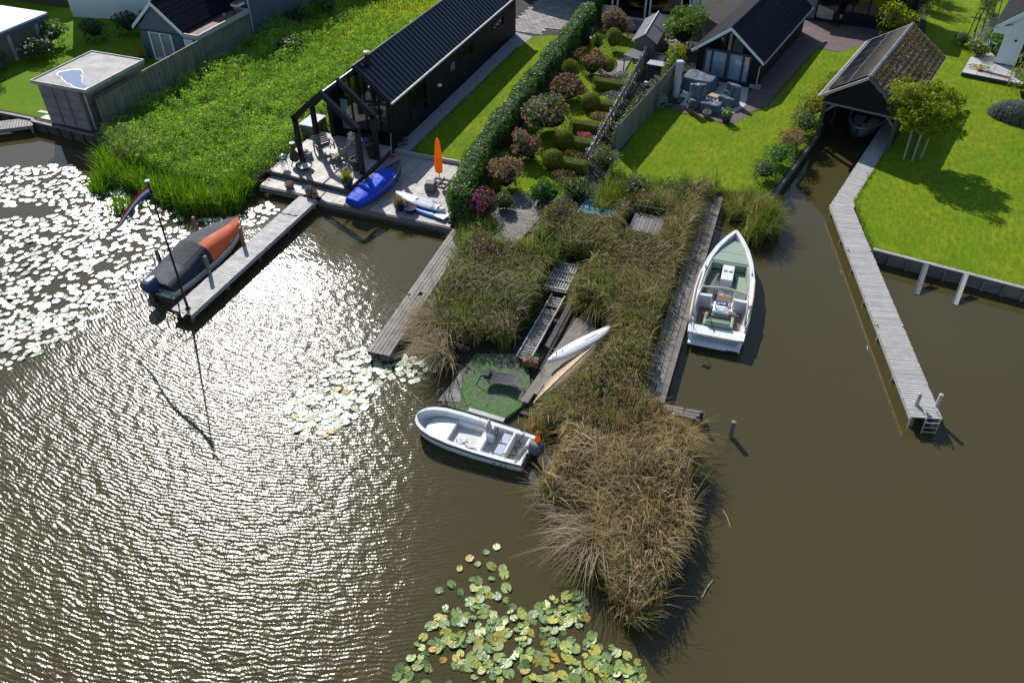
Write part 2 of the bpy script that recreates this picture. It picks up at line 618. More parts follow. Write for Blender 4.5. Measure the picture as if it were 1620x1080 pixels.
leafmat('orange_leaf', [(.30, .09, .02), (.42, .16, .03)], .35, .6, .4, 1)
leafmat('mixed_leaf', [(.03, .06, .012), (.07, .12, .025), (.13, .17, .04), (.20, .16, .07)], .3, .5, .45, 1.3)
leafmat('pink_flower', [(.30, .06, .09), (.44, .13, .17), (.52, .25, .25)], .3, .7, .3, 1)
leafmat('dusty_flower', [(.26, .12, .10), (.38, .22, .17), (.44, .32, .22)], .3, .7, .4, 1)
leafmat('magenta_flower', [(.26, .035, .17), (.42, .09, .30)], .35, .7, .3, 1)
leafmat('white_flower', [(.5, .5, .38), (.7, .7, .6)], .3, .7, .3, 1)
leafmat('sedum', [(.08, .10, .022), (.17, .16, .045), (.30, .16, .08), (.38, .17, .10)], .2, .7, .45, .6)


def grassmat(name, a, b, c):
    m, nt, p = _nodes(name)
    pos = _pos(nt)
    big = _map(nt, _noise(nt, pos, .45, 4.0, .6), .38, .62, 0, 1)
    mid = _map(nt, _noise(nt, _pos(nt, (3.4, 1.1, 1)), 1.5, 5.0, .7), .36, .66, 0, 1)
    fine = _map(nt, _noise(nt, pos, 26, 3.0, .7), .3, .7, 0, 1)
    col = _mix(nt, _math(nt, 'MULTIPLY', mid, .9), _mix(nt, big, a, b), c)
    hs = nt.nodes.new('ShaderNodeHueSaturation')
    nt.links.new(_map(nt, fine, 0, 1, .62, 1.28), hs.inputs['Value'])
    nt.links.new(col, hs.inputs['Color'])
    nt.links.new(hs.outputs[0], p.inputs['Base Color'])
    p.inputs['Roughness'].default_value = .85
    p.inputs['Specular IOR Level'].default_value = .05
    p.inputs['Sheen Weight'].default_value = .12
    p.inputs['Sheen Tint'].default_value = (.5, .8, .1, 1)
    _bump(nt, _noise(nt, pos, 38, 4.0, .75), .9, .03, p)
    MATS[name] = m


grassmat('lawn_grass', (.15, .235, .005), (.25, .29, .012), (.08, .15, .005))
grassmat('shade_grass', (.14, .24, .010), (.17, .26, .012), (.10, .19, .010))
grassmat('meadow_soil', (.07, .11, .015), (.10, .14, .02), (.05, .08, .015))


def watermat():
    m, nt, p = _nodes('pond_water')
    pos = _pos(nt)
    murk = _map(nt, _noise(nt, pos, .12, 2.0), .3, .7, 0, 1)
    nt.links.new(_mix(nt, murk, (.070, .057, .021), (.062, .050, .019)), p.inputs['Base Color'])
    p.inputs['IOR'].default_value = 1.333
    # breeze over the open water to the west, shelter by the shore, the jetties and the reed island
    xyz = nt.nodes.new('ShaderNodeSeparateXYZ')
    nt.links.new(pos, xyz.inputs[0])
    gust = _noise(nt, pos, .35, 2.0)
    shore = _math(nt, 'ADD', xyz.outputs[0], _math(nt, 'MULTIPLY', xyz.outputs[1], .48))
    west = _map(nt, _math(nt, 'ADD', shore, _math(nt, 'MULTIPLY', gust, 3.0)), -3.6, 2.6, 1.0, .11)
    south = _map(nt, _math(nt, 'SUBTRACT', xyz.outputs[1], _math(nt, 'MULTIPLY', gust, 5.0)), 20.0, 26.5, 1.0, .13)
    lily = _map(nt, _math(nt, 'ADD', xyz.outputs[0], gust), -28.0, -25.4, .22, 1.0)
    wind = _math(nt, 'MULTIPLY', _math(nt, 'MULTIPLY', west, south), lily)
    nt.links.new(_map(nt, wind, .1, .9, .05, .20), p.inputs['Roughness'])
    off = nt.nodes.new('ShaderNodeMapping')
    off.inputs['Location'].default_value = (19.0, -33.0, 0)
    nt.links.new(pos, off.inputs['Vector'])
    wave = nt.nodes.new('ShaderNodeTexWave')
    wave.wave_type = 'RINGS'
    wave.rings_direction = 'Z'
    wave.inputs['Scale'].default_value = 2.15
    wave.inputs['Distortion'].default_value = 9.0
    wave.inputs['Detail'].default_value = 1.5
    wave.inputs['Detail Scale'].default_value = .55
    nt.links.new(off.outputs[0], wave.inputs['Vector'])
    rot = nt.nodes.new('ShaderNodeMapping')
    rot.inputs['Rotation'].default_value = (0, 0, R(35))
    rot.inputs['Scale'].default_value = (.9, 1.3, 1.0)
    nt.links.new(pos, rot.inputs['Vector'])
    v = rot.outputs[0]
    h = _math(nt, 'MULTIPLY', wave.outputs['Fac'], .0064)
    h = _math(nt, 'ADD', h, _math(nt, 'MULTIPLY', _noise(nt, v, 2.4, 1.0, .5), .050))
    h = _math(nt, 'ADD', h, _math(nt, 'MULTIPLY', _noise(nt, v, 13.0, 1.0, .5), .012))
    h = _math(nt, 'MULTIPLY', h, wind)
    _bump(nt, h, 1.0, 1.0, p)
    MATS['pond_water'] = m


watermat()


def brickmat():
    m, nt, p = _nodes('clinker_paving')
    pos = _pos(nt)
    b = nt.nodes.new('ShaderNodeTexBrick')
    b.inputs['Color1'].default_value = (.17, .105, .095, 1)
    b.inputs['Color2'].default_value = (.115, .075, .072, 1)
    b.inputs['Mortar'].default_value = (.08, .065, .06, 1)
    b.inputs['Scale'].default_value = 1.0
    b.inputs['Brick Width'].default_value = .21
    b.inputs['Row Height'].default_value = .07
    b.inputs['Mortar Size'].default_value = .006
    nt.links.new(pos, b.inputs['Vector'])
    f = _map(nt, _noise(nt, pos, 1.3, 4), .3, .7, .75, 1.2)
    hs = nt.nodes.new('ShaderNodeHueSaturation')
    nt.links.new(f, hs.inputs['Value'])
    nt.links.new(b.outputs[0], hs.inputs['Color'])
    nt.links.new(hs.outputs[0], p.inputs['Base Color'])
    p.inputs['Roughness'].default_value = .8
    _bump(nt, b.outputs[1], -.4, .01, p)
    MATS['clinker_paving'] = m


brickmat()


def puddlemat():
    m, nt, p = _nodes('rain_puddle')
    p.inputs['Base Color'].default_value = (.24, .30, .42, 1)  # blue of the reflected sky painted into the base colour
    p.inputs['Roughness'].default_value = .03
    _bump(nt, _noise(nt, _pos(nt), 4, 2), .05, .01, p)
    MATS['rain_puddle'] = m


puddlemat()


def padmat(name, cols, rough=.42, spec=1.0, coat=0.0):
    m, nt, p = _nodes(name)
    oi = nt.nodes.new('ShaderNodeObjectInfo')
    g = nt.nodes.new('ShaderNodeNewGeometry')
    r = nt.nodes.new('ShaderNodeValToRGB')
    e = r.color_ramp.elements
    while len(e) < len(cols):
        e.new(.5)
    for i, (q, c) in enumerate(cols):
        e[i].position = q
        e[i].color = (*c, 1)
    nt.links.new(_math(nt, 'FRACT', _math(nt, 'ADD', oi.outputs['Random'], g.outputs['Random Per Island'])), r.inputs[0])
    n = _map(nt, _noise(nt, g.outputs['Position'], 9, 3), .35, .7, .8, 1.15)
    hs = nt.nodes.new('ShaderNodeHueSaturation')
    nt.links.new(n, hs.inputs['Value'])
    nt.links.new(r.outputs[0], hs.inputs['Color'])
    nt.links.new(hs.outputs[0], p.inputs['Base Color'])
    p.inputs['Roughness'].default_value = rough
    p.inputs['Specular IOR Level'].default_value = spec
    p.inputs['Coat Weight'].default_value = coat
    p.inputs['Coat Roughness'].default_value = .42
    _bump(nt, _noise(nt, g.outputs['Position'], 14, 2), .4, .012, p)
    MATS[name] = m


GREENS = [(0, (.13, .20, .055)), (.35, (.21, .29, .08)), (.65, (.28, .35, .08)), (.86, (.36, .38, .06)), (.97, (.44, .39, .05)), (1, (.45, .24, .02))]
padmat('pad_green', GREENS, .42, .5)
padmat('pad_wet', [(0, (.24, .28, .18)), (.5, (.33, .37, .24)), (.93, (.40, .42, .25)), (1, (.10, .17, .05))], .46, 1.0, 1.0)
padmat('pad_mid', [(0, (.26, .31, .17)), (.5, (.36, .40, .24)), (.93, (.44, .46, .26)), (1, (.16, .24, .07))], .48, .8, .35)
padmat('pad_gold', [(0, (.30, .30, .03)), (.4, (.42, .36, .03)), (.7, (.50, .26, .02)), (1, (.16, .24, .06))], .5, .5)


def mossmat():
    m, nt, p = _nodes('moss_felt')
    pos = _pos(nt)
    f = _map(nt, _noise(nt, pos, 1.5, 6, .7), .40, .60, 0, 1)
    f2 = _map(nt, _noise(nt, pos, 7, 4), .35, .65, 0, 1)
    green = _mix(nt, f2, (.045, .14, .022), (.07, .18, .03))
    dull = _mix(nt, f2, (.075, .065, .05), (.15, .14, .12))
    nt.links.new(_mix(nt, f, green, dull), p.inputs['Base Color'])
    p.inputs['Roughness'].default_value = .9
    _bump(nt, _noise(nt, pos, 22, 4), .6, .03, p)
    MATS['moss_felt'] = m


mossmat()

# ------------------------------------------------------------------ water and land
LAND = .6
sheet('water', [(-220, -60), (220, -60), (220, 260), (-220, 260)], 0, 'pond_water')
land = [(-140, 33.2), (-43.2, 33.2), (-42.9, 32.95), (-38.9, 32.75), (-37.4, 32.3), (-35.4, 30.6), (-31, 29.6), (-28.6, 29.0), (-26.8, 29.9),
        (-26.35, 31.6), (-26.3, 33.2), (-21.2, 33.2), (-21.2, 37.05), (-16.0, 37.05), (-15.2, 31.3), (-12.0, 31.2), (-9.0, 33.2), (-5.5, 36.6), (-3.2, 38.9),
        (-.75, 39.25), (1.0, 48.4), (3.1, 58.0), (7.2, 57.2), (5.4, 50.2), (3.33, 40.25), (4.33, 36.1), (10.8, 35.2), (60, 28.3), (140, 17), (140, 240), (-140, 240)]
tag(MB().prism(land, -1.2, LAND).build('ground', 'soil'), kind='structure')
mudpoly = [(-13.9, 31.4), (-13.2, 27.5), (-12.4, 24.0), (-11.0, 22.2), (-10.3, 20.7), (-7.2, 20.6), (-6.4, 20.2), (-6.2, 17.9), (-5.2, 16.5), (-3.6, 16.2), (-2.6, 14.9),
           (-1.3, 13.9), (-.7, 14.4), (-.2, 16.0), (-.15, 17.8), (-.4, 19.6), (-1.2, 21.8), (-3.0, 22.6), (-3.6, 30), (-3.4, 38.8), (-6, 36.8), (-9.2, 33.4), (-12, 31.4)]
tag(MB().prism(mudpoly, -1.2, .10).build('reed_bank', 'mud'), kind='structure')

sheet('lawn', [(-120, 33.4), (-41.9, 33.4), (-41.9, 40), (-39.2, 40), (-39.2, 47.5), (-43, 60), (-120, 60)], LAND + .006, 'shade_grass')
sheet('meadow', [(-38.3, 32.6), (-35.2, 31.0), (-31, 30.0), (-28.6, 29.4), (-26.9, 30.2), (-26.4, 33.2), (-25.2, 37.5), (-25.2, 57), (-25.2, 90), (-45, 90), (-38.5, 60)], LAND + .006, 'meadow_soil')
sheet('lawn', [(-20.15, 37.35), (-16.4, 37.2), (-17.0, 57.7), (-18.6, 57.3), (-19.7, 56.6), (-20.05, 54)], LAND + .006, 'lawn_grass')
sheet('gravel_path', [(-21.2, 37.1), (-20.1, 37.35), (-20.0, 54), (-19.75, 56.5), (-21.2, 56.9)], LAND + .010, 'gravel')
sheet('lawn', [(-15.4, 34.9), (-10.7, 35.0), (-10.3, 58), (-15.6, 60)], LAND + .006, 'lawn_grass')
sheet('lawn', [(-9.2, 40.5), (-9.0, 37.9), (-3.3, 38.95), (-.85, 39.35), (1.0, 48.6), (3.0, 58), (4.6, 66), (1.2, 61.1), (-.25, 61.4), (-2.3, 50.5), (-3.35, 48.6), (-3.9, 46.9), (-8.2, 47.9), (-8.9, 49)],
      LAND + .006, 'lawn_grass')
sheet('lawn', [(3.32, 40.25), (4.33, 36.14), (10.8, 35.24), (60, 28.4), (120, 20), (120, 150), (9, 150), (7.2, 75.5), (6.6, 60), (5.42, 50.2)], LAND + .006, 'lawn_grass')
sheet('brick_path', [(-3.4, 52.8), (-3.3, 49.0), (-2.2, 50.3), (-.2, 61.5), (1.3, 61.2), (4.2, 65.5), (4.4, 67), (-2.4, 67), (-3.4, 66)], LAND + .010, 'clinker_paving')
sheet('brick_path', [(-8.2, 47.9), (-3.9, 46.95), (-2.9, 49.3), (-3.45, 52.9), (-4.2, 48.5), (-7.6, 49.0)], LAND + .014, 'clinker_paving')
sheet('garden_path', [(-13.6, 51.5), (-11.7, 50.9), (-11.9, 53), (-12.3, 60.5), (-15.6, 60.5), (-15.6, 62.3), (-9.5, 62.3), (-9.5, 58), (-12, 57)], LAND + .012, 'slab')
sheet('garden_soil', [(-10.2, 37.5), (-9.2, 40), (-8.6, 50), (-8, 60), (-10.2, 60), (-10.9, 50)], LAND + .008, 'soil')

# paved yard behind the long black house: every slab laid by itself
yard = sheet('paving', [(-22.2, 57.0), (-20, 57.0), (-19.6, 56.6), (-18.6, 57.3), (-17.2, 58.4), (-16.8, 72), (-26, 72), (-22.2, 62)], LAND + .008, 'soil')
for i in range(24):
    for j in range(12):
        x, y = -22.0 + j * .43 + (.2 if i % 2 else 0), 57.2 + i * .36
        if x > -17.6 or (x > -19.4 and y < 58.6):
            continue
        plank(yard, 'paving_slab', (x, y, LAND + .02 + random.uniform(-.005, .006)), (.405, .335, .04), 'slab', random.uniform(-.02, .02))


# ------------------------------------------------------------------ bulkheads, decks and jetties
def bulkhead(name, label, pts, top, m, w=.12, step=.9, capm=None):
    """retaining wall of upright boards between posts with a cap rail"""
    a0 = Vector((*pts[0], 0))
    t = thing(name, label, 'retaining wall', a0)
    for i in range(len(pts) - 1):
        a, b = Vector((*pts[i], 0)) - a0, Vector((*pts[i + 1], 0)) - a0
        L = (b - a).length
        rz = math.atan2(b.y - a.y, b.x - a.x)
        n = max(1, round(L / step))
        for k in range(n):
            p = a.lerp(b, (k + .5) / n)
            plank(t, 'wall_board', (p.x, p.y, top / 2 - .25), (L / n - .03, w * .5, top + .5), m, rz + random.uniform(-.01, .01))
            q = a.lerp(b, k / n)
            plank(t, 'post', (q.x + math.sin(rz) * w * .6, q.y - math.cos(rz) * w * .6, top / 2 - .3), (.11, .11, top + .45), m, rz)
        p = a.lerp(b, .5)
        plank(t, 'cap_rail', (p.x, p.y, top + .025), (L, w + .08, .05), capm or m, rz)
    return t


bulkhead('retaining_wall', 'timber retaining wall edging the lawn at the grey shed', [(-60, 33.1), (-43.2, 33.1), (-42.85, 32.85), (-38.0, 32.6)], .58, 'dark_wood', capm='grey_wood')
bulkhead('retaining_wall', 'grey timber retaining wall with pale cap along the wide lawn', [(4.4, 36.05), (10.8, 35.14), (24, 33.2)], .62, 'grey_wood', capm='pale_wood', step=.8)
bulkhead('retaining_wall', 'weathered sheet retaining wall below shrubs beside the boathouse channel', [(1.05, 48.4), (.45, 45.2), (-.70, 39.2)], .5, 'grey_wood', step=.35)


def jetty(name, label, a, b, width, z, m, across=True, pw=.15, edge=None, posts=True, plank_name='deck_board', ends=(None, None)):
    """planks on two bearers, on posts that stand in the water"""
    a, b = Vector((*a, 0)), Vector((*b, 0))
    d = b - a
    L = d.length
    rz = math.atan2(d.y, d.x)
    t = thing(name, label, 'jetty', (a.x, a.y, 0), rz)
    if across:
        n = round(L / pw)
        s0, s1 = ends
        for k in range(n):
            x = (k + .5) * L / n
            plank(t, plank_name, (x, random.uniform(-.012, .012), z - .02 + random.uniform(-.004, .004)), (width, pw - .012, .04), m, R(90) + random.uniform(-.006, .006))
    else:
        n = round(width / pw)
        for k in range(n):
            y = (k + .5) * width / n - width / 2
            cuts = [0] + sorted(random.uniform(.15, .85) * L for _ in range(2)) + [L]
            for c0, c1 in zip(cuts[:-1], cuts[1:]):
                if c1 - c0 < .3:
                    continue
                plank(t, plank_name, ((c0 + c1) / 2, y, z - .025 + random.uniform(-.008, .008)), (c1 - c0 - .02, width / n - .018, .05), m, random.uniform(-.003, .003))
    for s in (-1, 1):
        plank(t, 'bearer', (L / 2, s * (width / 2 - .05), z - .13), (L - .04, .07, .17), edge or m)
    if posts:
        k = max(2, round(L / 2.4) + 1)
        for i in range(k):
            for s in (-1, 1):
                plank(t, 'post', (.15 + i * (L - .3) / (k - 1), s * (width / 2 - .17), z / 2 - .45), (.13, .13, z + .55), 'grey_wood')
    return t


jetty('jetty', 'pale plank jetty running beside the covered motorboat', (-22.88, 20.8), (-22.88, 31.0), 1.08, .5, 'pale_wood', pw=.152)
jetty('jetty', 'bleached plank jetty with a ladder reaching far into open water', (6.66, 25.15), (2.73, 39.75), 1.12, .6, 'pale_wood', pw=.14, edge='slat_wood')
jetty('jetty', 'bleached plank walkway from the boathouse along the lawn edge', (2.78, 39.55), (5.05, 50.6), 1.1, .594, 'pale_wood', pw=.14, edge='slat_wood')
jetty('jetty', 'grey lengthwise plank jetty on the sunny side of the reeds', (-13.85, 21.45), (-14.35, 31.1), .98, .42, 'old_wood', False, .17)
jetty('jetty', 'dappled old plank jetty along the reeds beside the sage boat', (-2.95, 22.7), (-3.45, 38.7), .98, .42, 'old_wood', False, .24)
jetty('jetty', 'short plank stub across the end of the dappled jetty', (-2.6, 22.5), (-.95, 22.62), .5, .36, 'old_wood', False, .17)
jetty('jetty', 'grey plank jetty by the lawn of the flat-roofed shed', (-43.0, 33.0), (-46.6, 30.0), 1.25, .52, 'grey_wood', pw=.16)

# terrace of the black house: low deck at the water, raised deck under the portal frames
t = thing('lower_deck', 'low weathered timber deck along the water with the blue boat', 'deck', (-26.0, 31.0, 0))
x = 0.0
while x < 11.0:
    w = .145
    gx = -26.0 + x
    y0 = 31.02 if gx > -22.35 else 31.25
    y1 = 36.95 if gx > -21.15 else 32.35
    cuts = [y0, y1] if y1 - y0 < 3 else [y0, y0 + random.uniform(1.6, 3.6), y1]
    for c0, c1 in zip(cuts[:-1], cuts[1:]):
        plank(t, 'deck_board', (x + w / 2, (c0 + c1) / 2 - 31.0, .478 + random.uniform(-.004, .004)), (w - .012, c1 - c0 - .01, .044), 'deck_wood')
    x += w
plank(t, 'fascia_board', (7.4, -.02, .33), (7.5, .06, .25), 'grey_wood')
plank(t, 'fascia_board', (7.4, .0, .06), (7.5, .05, .26), 'dark_wood')
plank(t, 'fascia_board', (1.35, .20, .3), (2.7, .06, .3), 'grey_wood')
for k in range(9):
    plank(t, 'post', (3.8 + k * .9, .06, .0), (.12, .12, .8), 'dark_wood')
plank(t, 'kerb_beam', (7.5, 6.03, .60), (5.0, .12, .24), 'pale_wood')
t = thing('upper_deck', 'raised sunlit timber deck under the black portal frames', 'deck', (-26.1, 32.1, 0))
x = 0.0
while x < 4.95:
    w = .142
    plank(t, 'deck_board', (x + w / 2, 2.75 - .06 * x, .778 + random.uniform(-.004, .004)), (w - .012, 5.0, .044), 'deck_wood')
    x += w
plank(t, 'step_beam', (2.5, .10, .66), (5.2, .10, .22), 'dark_wood', R(-3.4))
plank(t, 'step_beam', (4.98, 2.5, .66), (.10, 4.8, .22), 'dark_wood')
plank(t, 'base_slab', (2.5, 2.75, .55), (4.7, 4.8, .3), 'dark_wood')

# garden landing of grey planks
t = thing('garden_landing', 'grey plank landing between shrubs at the foot of the topiary garden', 'deck', (-12.6, 30.2, 0))
for k in range(30):
    plank(t, 'deck_board', (.1 + .018 * k, .1 + k * .165, .62 + random.uniform(-.006, .006)), (2.3, .145, .04), 'old_wood', .02)
for s in (-.9, .9):
    plank(t, 'bearer', (.3 + s, 2.5, .5), (.08, 5.0, .16), 'dark_wood')

# ------------------------------------------------------------------ buildings
def wall_holes(b, axis, c, th, a0, a1, z0, z1, holes):
    """wall slab at axis=c of thickness th with rectangular openings (a0, a1, z0, z1)"""
    ac = sorted({a0, a1, *[h[0] for h in holes], *[h[1] for h in holes]})
    zc = sorted({z0, z1, *[h[2] for h in holes], *[h[3] for h in holes]})
    for i in range(len(ac) - 1):
        for j in range(len(zc) - 1):
            am, zm = (ac[i] + ac[i + 1]) / 2, (zc[j] + zc[j + 1]) / 2
            if any(h[0] < am < h[1] and h[2] < zm < h[3] for h in holes):
                continue
            d = (ac[i + 1] - ac[i], zc[j + 1] - zc[j])
            if axis == 'x':
                b.box((c, am, zm), (th, d[0], d[1]))
            else:
                b.box((am, c, zm), (d[0], th, d[1]))
    return b


def slope_roof(root, hw, eave, ridge, y0, y1, th, m, over=0.0, name='roof'):
    """two slabs meeting at the ridge; returns the pitch"""
    p = math.atan2(ridge - eave, hw)
    n = Vector((math.sin(p), 0, math.cos(p)))
    out = []
    for s in (1, -1):
        e = (s * (hw + over), eave - over * math.tan(p))
        prof = [(0, ridge), e, (e[0] - s * n.x * th * 0, e[1] - th), (0, ridge - th)]
        out.append(MB().extr(prof, y0, y1).build(name, m, root))
    return p, out


def gable(b, hw, eave, ridge, y, th=.12, top=0.0):
    b.extr([(-hw, eave), (hw, eave), (0, ridge)], y - th / 2, y + th / 2)


# ---- long black house
t = thing('black_house', 'long black barn-shaped house with ribbed metal roof and glazed gable', 'house', (-23.05, 37.3, .6))
HW, EV, RG, LEN = 1.95, 2.85, 4.50, 19.3
wins = [(2.2, 4.4, .6, 2.35), (9.2, 11.4, 1.45, 2.2), (14.9, 17.0, 1.5, 2.1)]
b = wall_holes(MB(), 'x', HW - .08, .16, 0, LEN, 0, EV, wins)
b.build('wall', 'black_wall', t)
MB().box((-HW + .08, LEN / 2, EV / 2), (.16, LEN, EV)).build('wall', 'black_wall', t)
b = MB().box((0, LEN - .08, EV / 2 - .02), (2 * HW - .34, .16, EV))
gable(b, HW - .05, EV - .03, RG - .1, LEN - .08)
b.build('wall', 'black_wall', t)
for k, (a, c, z0, z1) in enumerate(wins):
    f = MB()
    for q in ((a, z0, a, z1), (c, z0, c, z1)):
        f.box((HW - .05, q[0], (z0 + z1) / 2), (.18, .07, z1 - z0))
    for z in (z0, z1):
        f.box((HW - .05, (a + c) / 2, z), (.18, c - a + .07, .07))
    if k == 0:
        f.box((HW - .05, (a + c) / 2, z0 + .55), (.1, c - a, .06))
    w = f.build('window', 'black_metal', t)
    MB().box((HW - .09, (a + c) / 2, (z0 + z1) / 2), (.012, c - a, z1 - z0)).build('pane', 'dark_glass', w)
pitch, slabs = slope_roof(t, HW, EV, RG, -.25, LEN + .1, .09, 'roof_metal', .1)
for s, sl in ((1, slabs[0]), (-1, slabs[1])):
    n = 46
    me = None
    for k in range(n):
        y = -.1 + k * (LEN + .05) / (n - 1)
        d = math.hypot(HW + .1, (RG - EV) + .1 * math.tan(pitch))
        rib = plank(sl, 'roof_rib', (s * (HW + .1) / 2 + s * math.sin(pitch) * .022, y, (RG + EV - .1 * math.tan(pitch)) / 2 + math.cos(pitch) * .022), (d, .075, .05), 'roof_metal', tilt=s * pitch)
MB().tube([(0, -.25, RG + .01), (0, LEN + .1, RG + .01)], .07, 6).build('ridge_cap', 'roof_metal', t)
MB().box((HW + .17, LEN / 2 - .08, EV - .10), (.11, LEN + .36, .09)).build('gutter', 'slat_wood', t)
MB().box((-HW - .17, LEN / 2 - .08, EV - .10), (.11, LEN + .36, .09)).build('gutter', 'roof_metal', t)
MB().tube([(HW + .14, .12, EV - .12), (HW + .06, .12, EV - .4), (HW + .06, .12, .05)], .04).build('downpipe', 'black_metal', t)
ch = MB().lathe([(.14, -.5), (.14, .35)], (.35, .75, RG), 12).build('chimney', 'black_metal', t, smooth=False)
MB().lathe([(.19, .46), (.19, .52), (.05, .56)], (.35, .75, RG), 12).build('chimney_cowl', 'slat_wood', ch)
MB().lathe([(.11, .35), (.11, .47)], (.35, .75, RG), 12).build('flue', 'steel', ch)
MB().box((HW + .05, 8.0, 1.75), (.08, .55, .45), 0).build('vent_box', 'blue_grey_paint', t)
MB().lathe([(.13, -.02), (.16, .06), (.05, .14)], (HW + .1, 5.9, 1.35), 10).build('outdoor_lamp', 'white_paint', t)
# glazed gable end, recessed
GY = .55
f = MB()
for x in (-1.72, -.86, 0, .86, 1.72):
    top = EV + (RG - EV) * (1 - abs(x) / HW) - .12
    f.box((x, GY, (top + .2) / 2), (.09, .1, top - .2))
f.box((0, GY, 2.25), (3.5, .085, .12))
f.box((0, GY, .25), (3.5, .085, .1))
gl = f.build('glazed_gable', 'black_metal', t)
for i in range(4):
    x0, x1 = -1.72 + i * .86 + .045, -1.72 + (i + 1) * .86 - .045
    MB().box(((x0 + x1) / 2, GY, 1.25), (x1 - x0, .012, 1.9)).build('pane', 'glass', gl)
    h0, h1 = (EV + (RG - EV) * (1 - abs(x) / HW) - .15 for x in (x0, x1))
    MB().extr([(x0, 2.31), (x1, 2.31), (x1, h1), (x0, h0)], GY - .006, GY + .006).build('pane', 'glass', gl)
for s in (1, -1):
    MB().box((s * (HW - .08), .2, EV / 2), (.24, .9, EV - .04)).build('wing_wall', 'black_wall', t)
b = MB()
b.box((0, LEN / 2 + .3, .17), (3.5, LEN - .9, .1))
b.build('room_floor', 'room_floor', t)
b = MB().box((0, 5.5, 1.3), (3.4, .1, 2.1))
b.build('room_wall', 'room_dark', t)
MB().box((.5, 2.2, .62), (1.5, .8, .06)).box((-.1, 2.2, .4), (.06, .6, .4)).box((1.1, 2.2, .4), (.06, .6, .4)).build('dining_table', 'light_teak', t)
for s in (-1, 1):
    cu = MB()
    ring = [(s * (1.25 + .42 * k / 14), GY + .14 + .035 * math.sin(k * 1.7)) for k in range(15)]
    cu.loft([[(x, y, .3) for x, y in ring], [(x, y, 2.2) for x, y in ring]], closed=False)
    cu.build('curtain', 'curtain', t)
# portal frames in front
for y in (-3.55, -1.85):
    f = MB()
    for s in (-1, 1):
        f.box((s * (HW - .11), y, EV / 2 + .08), (.22, .22, EV - .26))
        f.extr([(0, RG + .02), (s * (HW + .02), EV), (s * (HW + .02), EV - .25), (s * (HW - .2), EV - .25), (0, RG - .27)], y - .11, y + .11)
    f.build('portal_frame', 'black_metal', t)
for x, z, m in ((0, RG - .12, 'steel'), (-HW + .12, EV - .1, 'black_metal'), (-1.0, (EV + RG) / 2 - .12, 'black_metal')):
    MB().box((x, -1.88, z), (.06, 3.5, .06)).build('tie_rail', m, t)
for y in (-2.7, -.9):
    MB().tube([(-.95, y - .55, (EV + RG) / 2 - .05), (-.95, y + .3, (EV + RG) / 2 - .05)], .025, 6).build('light_bar', 'white_paint', t)

# ---- guest house with the white bargeboards
t = thing('guest_house', 'dark tiled guest house with white bargeboards and curtained glass doors', 'house', (-5.4, 53.27, .6), R(-9))
HW, EV, RG, LEN = 2.02, 1.98, 3.5, 11.6
b = wall_holes(MB(), 'y', .08, .16, -HW, HW, 0, EV, [(-1.5, 1.45, .08, EV)])
b.build('wall', 'black_wall', t)
b = MB().box((HW - .08, LEN / 2, EV / 2 - .01), (.16, LEN - .34, EV)).build('wall', 'black_wall', t)
for k in range(14):
    plank(b, 'cladding_batten', (HW + .015, .5 + k * .8, EV / 2), (.05, .09, EV - .04), 'dark_wood')
MB().box((-HW + .08, LEN / 2, EV / 2 - .01), (.16, LEN - .34, EV)).build('wall', 'black_wall', t)
b = MB().box((0, LEN - .08, EV / 2), (2 * HW, .16, EV))
gable(b, HW, EV - .02, RG - .12, LEN - .08, .15)
b.build('wall', 'black_wall', t)
MB().box((HW + .02, -.02, .1), (.7, .3, .2)).build('plinth', 'concrete', t)


def pantile_roof(root, hw, eave, ridge, y0, y1, m, over=.3, period=.24, course=.34, amp=.035):
    """tiles: rolls across, a step down at every course"""
    p = math.atan2(ridge - eave, hw)
    slen = math.hypot(hw + over, (hw + over) * math.tan(p))
    nc = int(slen / course)
    ny = int((y1 - y0) / period) * 4
    for s in (1, -1):
        V, F = [], []
        rows = []
        for c in range(nc + 1):
            rows.append((c * slen / nc, .03 if c else 0.0))
            if c < nc:
                rows.append(((c + 1) * slen / nc - .015, .0 + .045))
        for d, lift in rows:
            for j in range(ny + 1):
                y = y0 + (y1 - y0) * j / ny
                w = amp * (abs(math.sin(math.pi * j / 4)) ** .7) + lift
                V.append((s * (d * math.cos(p) + w * math.sin(p)), y, ridge - d * math.sin(p) + w * math.cos(p)))
        W = ny + 1
        for i in range(len(rows) - 1):
            for j in range(ny):
                q = (i * W + j, i * W + j + 1, (i + 1) * W + j + 1, (i + 1) * W + j)
                F.append(q if s < 0 else q[::-1])
        o = MB()
        o.V, o.F = V, F
        e = (s * (hw + over), eave - over * math.tan(p))
        o.extr([(0, ridge - .012), (e[0], e[1] - .012), (e[0], e[1] - .1), (0, ridge - .1)], y0, y1)
        o.build('roof', m, root)
    MB().tube([(0, y0 + (y1 - y0) * k / 40, ridge + .03 + (.025 if k % 2 else 0)) for k in range(41)], .09, 7).build('ridge_tiles', m, root)
    return p


